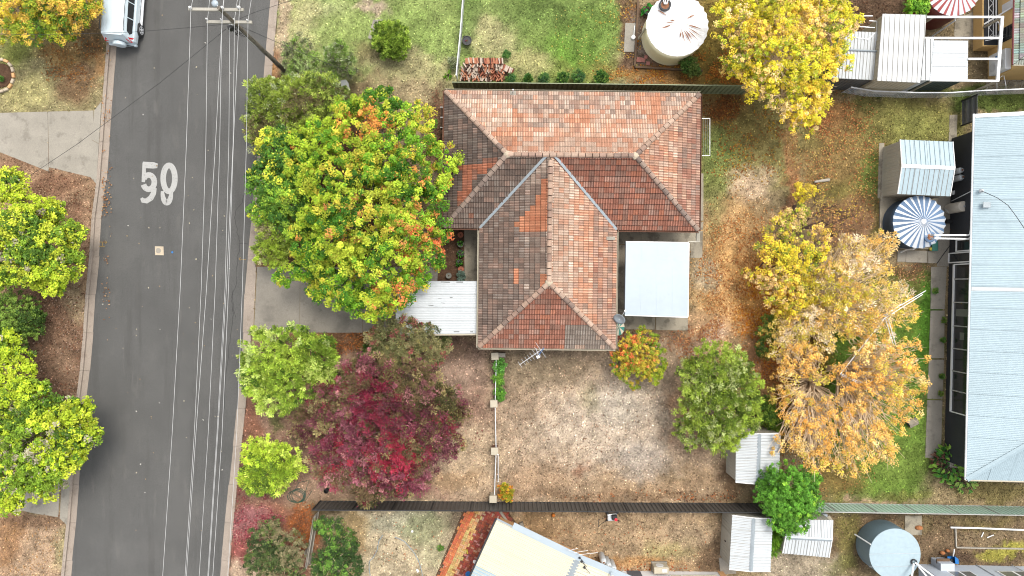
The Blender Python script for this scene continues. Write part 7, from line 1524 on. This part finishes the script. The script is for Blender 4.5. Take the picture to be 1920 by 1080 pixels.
# south strip, right neighbour
plant('dark_shrub', 'dark green shrub left of the grey paling fence at the bottom edge', 'shrub', (520, 1030), [(500, 1010, 1.8, 34), (540, 1030, 1.9, 36), (490, 1050, 1.7, 32), (530, 1070, 1.7, 40), (510, 990, 1.4, 18)], 430, 60, .2, .06, .028, [((84, 102, 54), 3), ((60, 76, 42), 2.8), ((112, 136, 62), 1.3), ((140, 130, 94), .7)], .07, 'bark_pale', 37, nsec=60, twigs=2)
plant('dark_shrub', 'dark green shrub right of the grey paling fence at the bottom edge', 'shrub', (630, 1030), [(625, 995, 1.6, 26), (640, 1025, 1.9, 34), (620, 1060, 1.8, 36), (655, 1060, 1.6, 28), (605, 985, 1.2, 18)], 380, 60, .2, .06, .028, [((84, 116, 48), 3), ((60, 84, 42), 2.6), ((116, 160, 60), 1.2), ((136, 118, 80), 1.0)], .07, 'bark_pale', 38, nsec=60, twigs=2)
plant('golden_bush', 'small golden bush at the foot of the lowest cream pillar', 'shrub', (948, 923), [(949, 922, .5, 15), (944, 914, .4, 10), (955, 930, .4, 11)], 100, 46, .12, .04, .016, [((206, 172, 40), 3), ((150, 150, 40), 1.6), ((206, 130, 40), .8)], .03, 'bark', 39, 'needle', nsec=12)
plant('leafy_tree', 'bright green tree top beside the red and white tank', 'tree', (1712, 28), [(1715, 10, 2.6, 16), (1728, 16, 2.6, 14), (1722, -6, 2.6, 20), (1704, 20, 1.6, 8)], 150, 48, .16, .06, .034, [((120, 176, 40), 3), ((84, 130, 34), 2), ((166, 206, 60), 1)], .06, 'bark', 40, nsec=20)
plant('weeping_palm', 'drooping yellow-green fronds between the two lower white sheds', 'shrub', (1450, 1010), [(1452, 1005, 1.2, 18), (1448, 1030, 1.0, 12)], 34, 60, .34, .2, .014, [((150, 186, 50), 3), ((104, 146, 40), 1.6)], .06, 'bark', 41, 'needle', nsec=10)
# big-leaved plant at the corner of the pale blue roof
def bigleaf(name, label, base, r, n, L, W, pal, seed, h=.8, cat='plant', group=None):
    rr = random.Random(seed); b = P(*base); t = thing(name, label, cat, b, group)
    def leafmesh(c):
        mb = MB(); mb.mesh_([(0, 0, 0), (W, L * .4, .05), (W * .7, L * .75, .02), (0, L, -.06), (-W * .7, L * .75, .02), (-W, L * .4, .05), (0, L * .45, -.02)], [(0, 1, 6), (1, 2, 6), (2, 3, 6), (3, 4, 6), (4, 5, 6), (5, 0, 6)], 0, tuple(min(.8, x * 1.9) for x in c)); return mb.build('leaf', M_['leaf'], link=False).data
    ms = [leafmesh(S(*c)) for c in pal]; st = MB()
    for i in range(n):
        a = rr.uniform(0, 2 * pi); d = r * math.sqrt(rr.random()) * .85; z = h * rr.uniform(.35, 1.1) * (1.15 - .5 * d / r); o = bpy.data.objects.new('leaf', rr.choice(ms)); C.objects.link(o); o.parent = t
        o.location = (cos(a) * d, sin(a) * d, z); o.rotation_euler = (rr.uniform(-.5, .35), rr.uniform(-.4, .4), a - pi / 2 + rr.uniform(-.7, .7)); s_ = rr.uniform(.6, 1.2); o.scale = (s_, s_, s_)
        st.tube([(cos(a) * d * .15, sin(a) * d * .15, 0), (cos(a) * d, sin(a) * d, z)], .012, 4, cap=False)
    st.build('stem', M_['bark'], t, world=False); return t
bigleaf('broad_leaf_plant', 'plant with large glossy green leaves at the lower left corner of the pale blue roof', (1772, 868), 1.15, 150, .34, .10, [(84, 140, 60), (60, 110, 50), (120, 170, 70), (150, 190, 80)], 51, .8)
bigleaf('broad_leaf_plant', 'second clump of large green leaves below the pale blue roof edge', (1800, 896), .9, 90, .32, .09, [(110, 150, 84), (84, 130, 60), (150, 176, 90)], 52, .6)
bigleaf('reddish_plant', 'dull red-brown dried plant left of the large glossy leaves', (1752, 858), .42, 50, .2, .05, [(150, 110, 92), (126, 86, 74)], 53, .7)
bigleaf('leafy_pot_plant', 'bright green leafy plant in the black pot left of the cream tank', (1212, 22), .3, 30, .24, .07, [(70, 150, 60), (50, 116, 46)], 54, .55)
bigleaf('pink_flower', 'tiny pink flower in the black pot on the back lawn', (876, 80), .08, 10, .12, .03, [(200, 60, 120), (90, 120, 60)], 55, .4)
for i, (x, y, r, lab) in enumerate(((864, 458, .17, 'clipped round green plant in the grey porch pot'), (864, 476, .2, 'leafy green plant with gaps in the middle porch pot'), (862, 493, .22, 'bright green spreading plant lowest in the porch row'))):
    bigleaf('pot_plant', lab, (x, y), r, 44, .13, .035, [(84, 150, 50), (110, 176, 60), (56, 110, 40)], 60 + i, .55, group='pot plants beside the porch')
plant('blue_grey_plant', 'blue-grey spiky plant beside the carport corner', 'plant', (864, 518), [(864, 518, .45, 9)], 30, 40, .12, .06, .01, [((110, 130, 116), 3), ((90, 112, 96), 2)], .02, 'bark', 66, 'needle', nsec=4)
bigleaf('spiky_lily', 'lime green spiky plant on the top lawn beside the wire fence', (840, 142), .12, 26, .30, .025, [(150, 196, 60), (120, 176, 60)], 56, .25)
plant('grey_shrub', 'small faint grey-green shrub left of the wire fence', 'shrub', (852, 116), [(851, 116, .5, 10), (853, 124, .4, 7)], 30, 44, .13, .06, .012, [((120, 132, 90), 3), ((150, 156, 120), 1)], .02, 'bark', 67, 'needle', nsec=12)
for i, (x, y, r, lab) in enumerate(((958, 148, 9, 'dark green seedling bush nearest the brick pile on the fence line'), (990, 147, 7, 'second small bush right of the brick pile on the fence line'), (1019, 147, 10, 'low green bush third from the brick pile on the fence line'), (1056, 146, 10, 'soft green bush fourth from the brick pile on the fence line'), (1084, 143, 13, 'spiky dark bush fifth from the brick pile on the fence line'), (1128, 145, 12, 'round olive bush nearest the cream tank bed on the fence line'), (950, 102, 7, 'small brown-green weed on the lawn right of the brick pile'))):
    plant('fence_bush', lab, 'shrub', (x, y), [(x, y, .45, r)], 14 + r * 3, 44, .14, .05, .018, [((70, 110, 44), 3), ((50, 84, 44), 2), ((110, 140, 60), 1 + i % 2)], .02, 'bark', 70 + i, 'needle' if i % 2 else 'broad', nsec=8)
for i, (x, y, r, lab) in enumerate(((1290, 120, 14, 'dark green bush under the yellow tree below the cream tank'), (1300, 130, 10, 'low dark bush on the timber edging below the cream tank'), (700, 650, 22, 'dark olive bush left of the muted olive shrub'), (635, 700, 20, 'thin brownish shrub between the lime bottlebrush and the plum-red tree'))):
    plant('low_bush', lab, 'shrub', (x, y), [(x, y, .8, r), (x + r * .5, y + r * .5, .6, r * .7)], 70, 46, .17, .055, .022, [((66, 96, 40), 3), ((96, 112, 54), 2), ((126, 100, 72), .6 if i < 3 else 2.5)], .03, 'bark', 80 + i, 'needle', nsec=20)
for i, (y0, y1, c, lab) in enumerate(((674, 698, (104, 160, 70), 'grassy green clump on the pipe rail below the top cream pillar'), (700, 722, (110, 158, 48), 'bright green clump straddling the pipe rail'), (728, 750, (104, 156, 48), 'lowest green clump of the three on the pipe rail'))):
    ym = (y0 + y1) / 2; plant('climbing_plant', lab, 'plant', (935, ym), [(936, y0 + 5, .5, 8), (933 if i == 1 else 937, ym, .6, 10), (938, y1 - 4, .5, 8)], 50, 44, .15, .06, .022, [(c, 3), ((70, 116, 40), 1.4)], .02, 'bark', 90 + i, 'broad' if i else 'needle', nsec=10)
for i, (x, y, lab) in enumerate(((1752, 545, 'small weed in the path beside the charcoal wall, upper one'), (1768, 600, 'small weed growing from the foot of the charcoal wall beside the third window'), (1766, 638, 'dark weed at the foot of the charcoal wall beside the curtain window'), (1764, 705, 'small green weed on the path near the lower windows'), (1762, 737, 'lowest small weed on the long path'), (826, 1026, 'bright green tuft in the dry yard beside the brick paving'), (35, 152, 'green plant inside the stone edged bed'))):
    if i == 6: x, y = 4, 148
    plant('weed', lab, 'plant', (x, y), [(x, y, .12, 5)], 16, 30, .1, .045, .012, [((80, 120, 50), 2), ((120, 140, 60), 1)], .012, 'bark', 100 + i, 'needle', nsec=4)
print('objects', len(bpy.data.objects), 'tris', sum(len(o.data.polygons) for o in bpy.data.objects if o.type == 'MESH'))
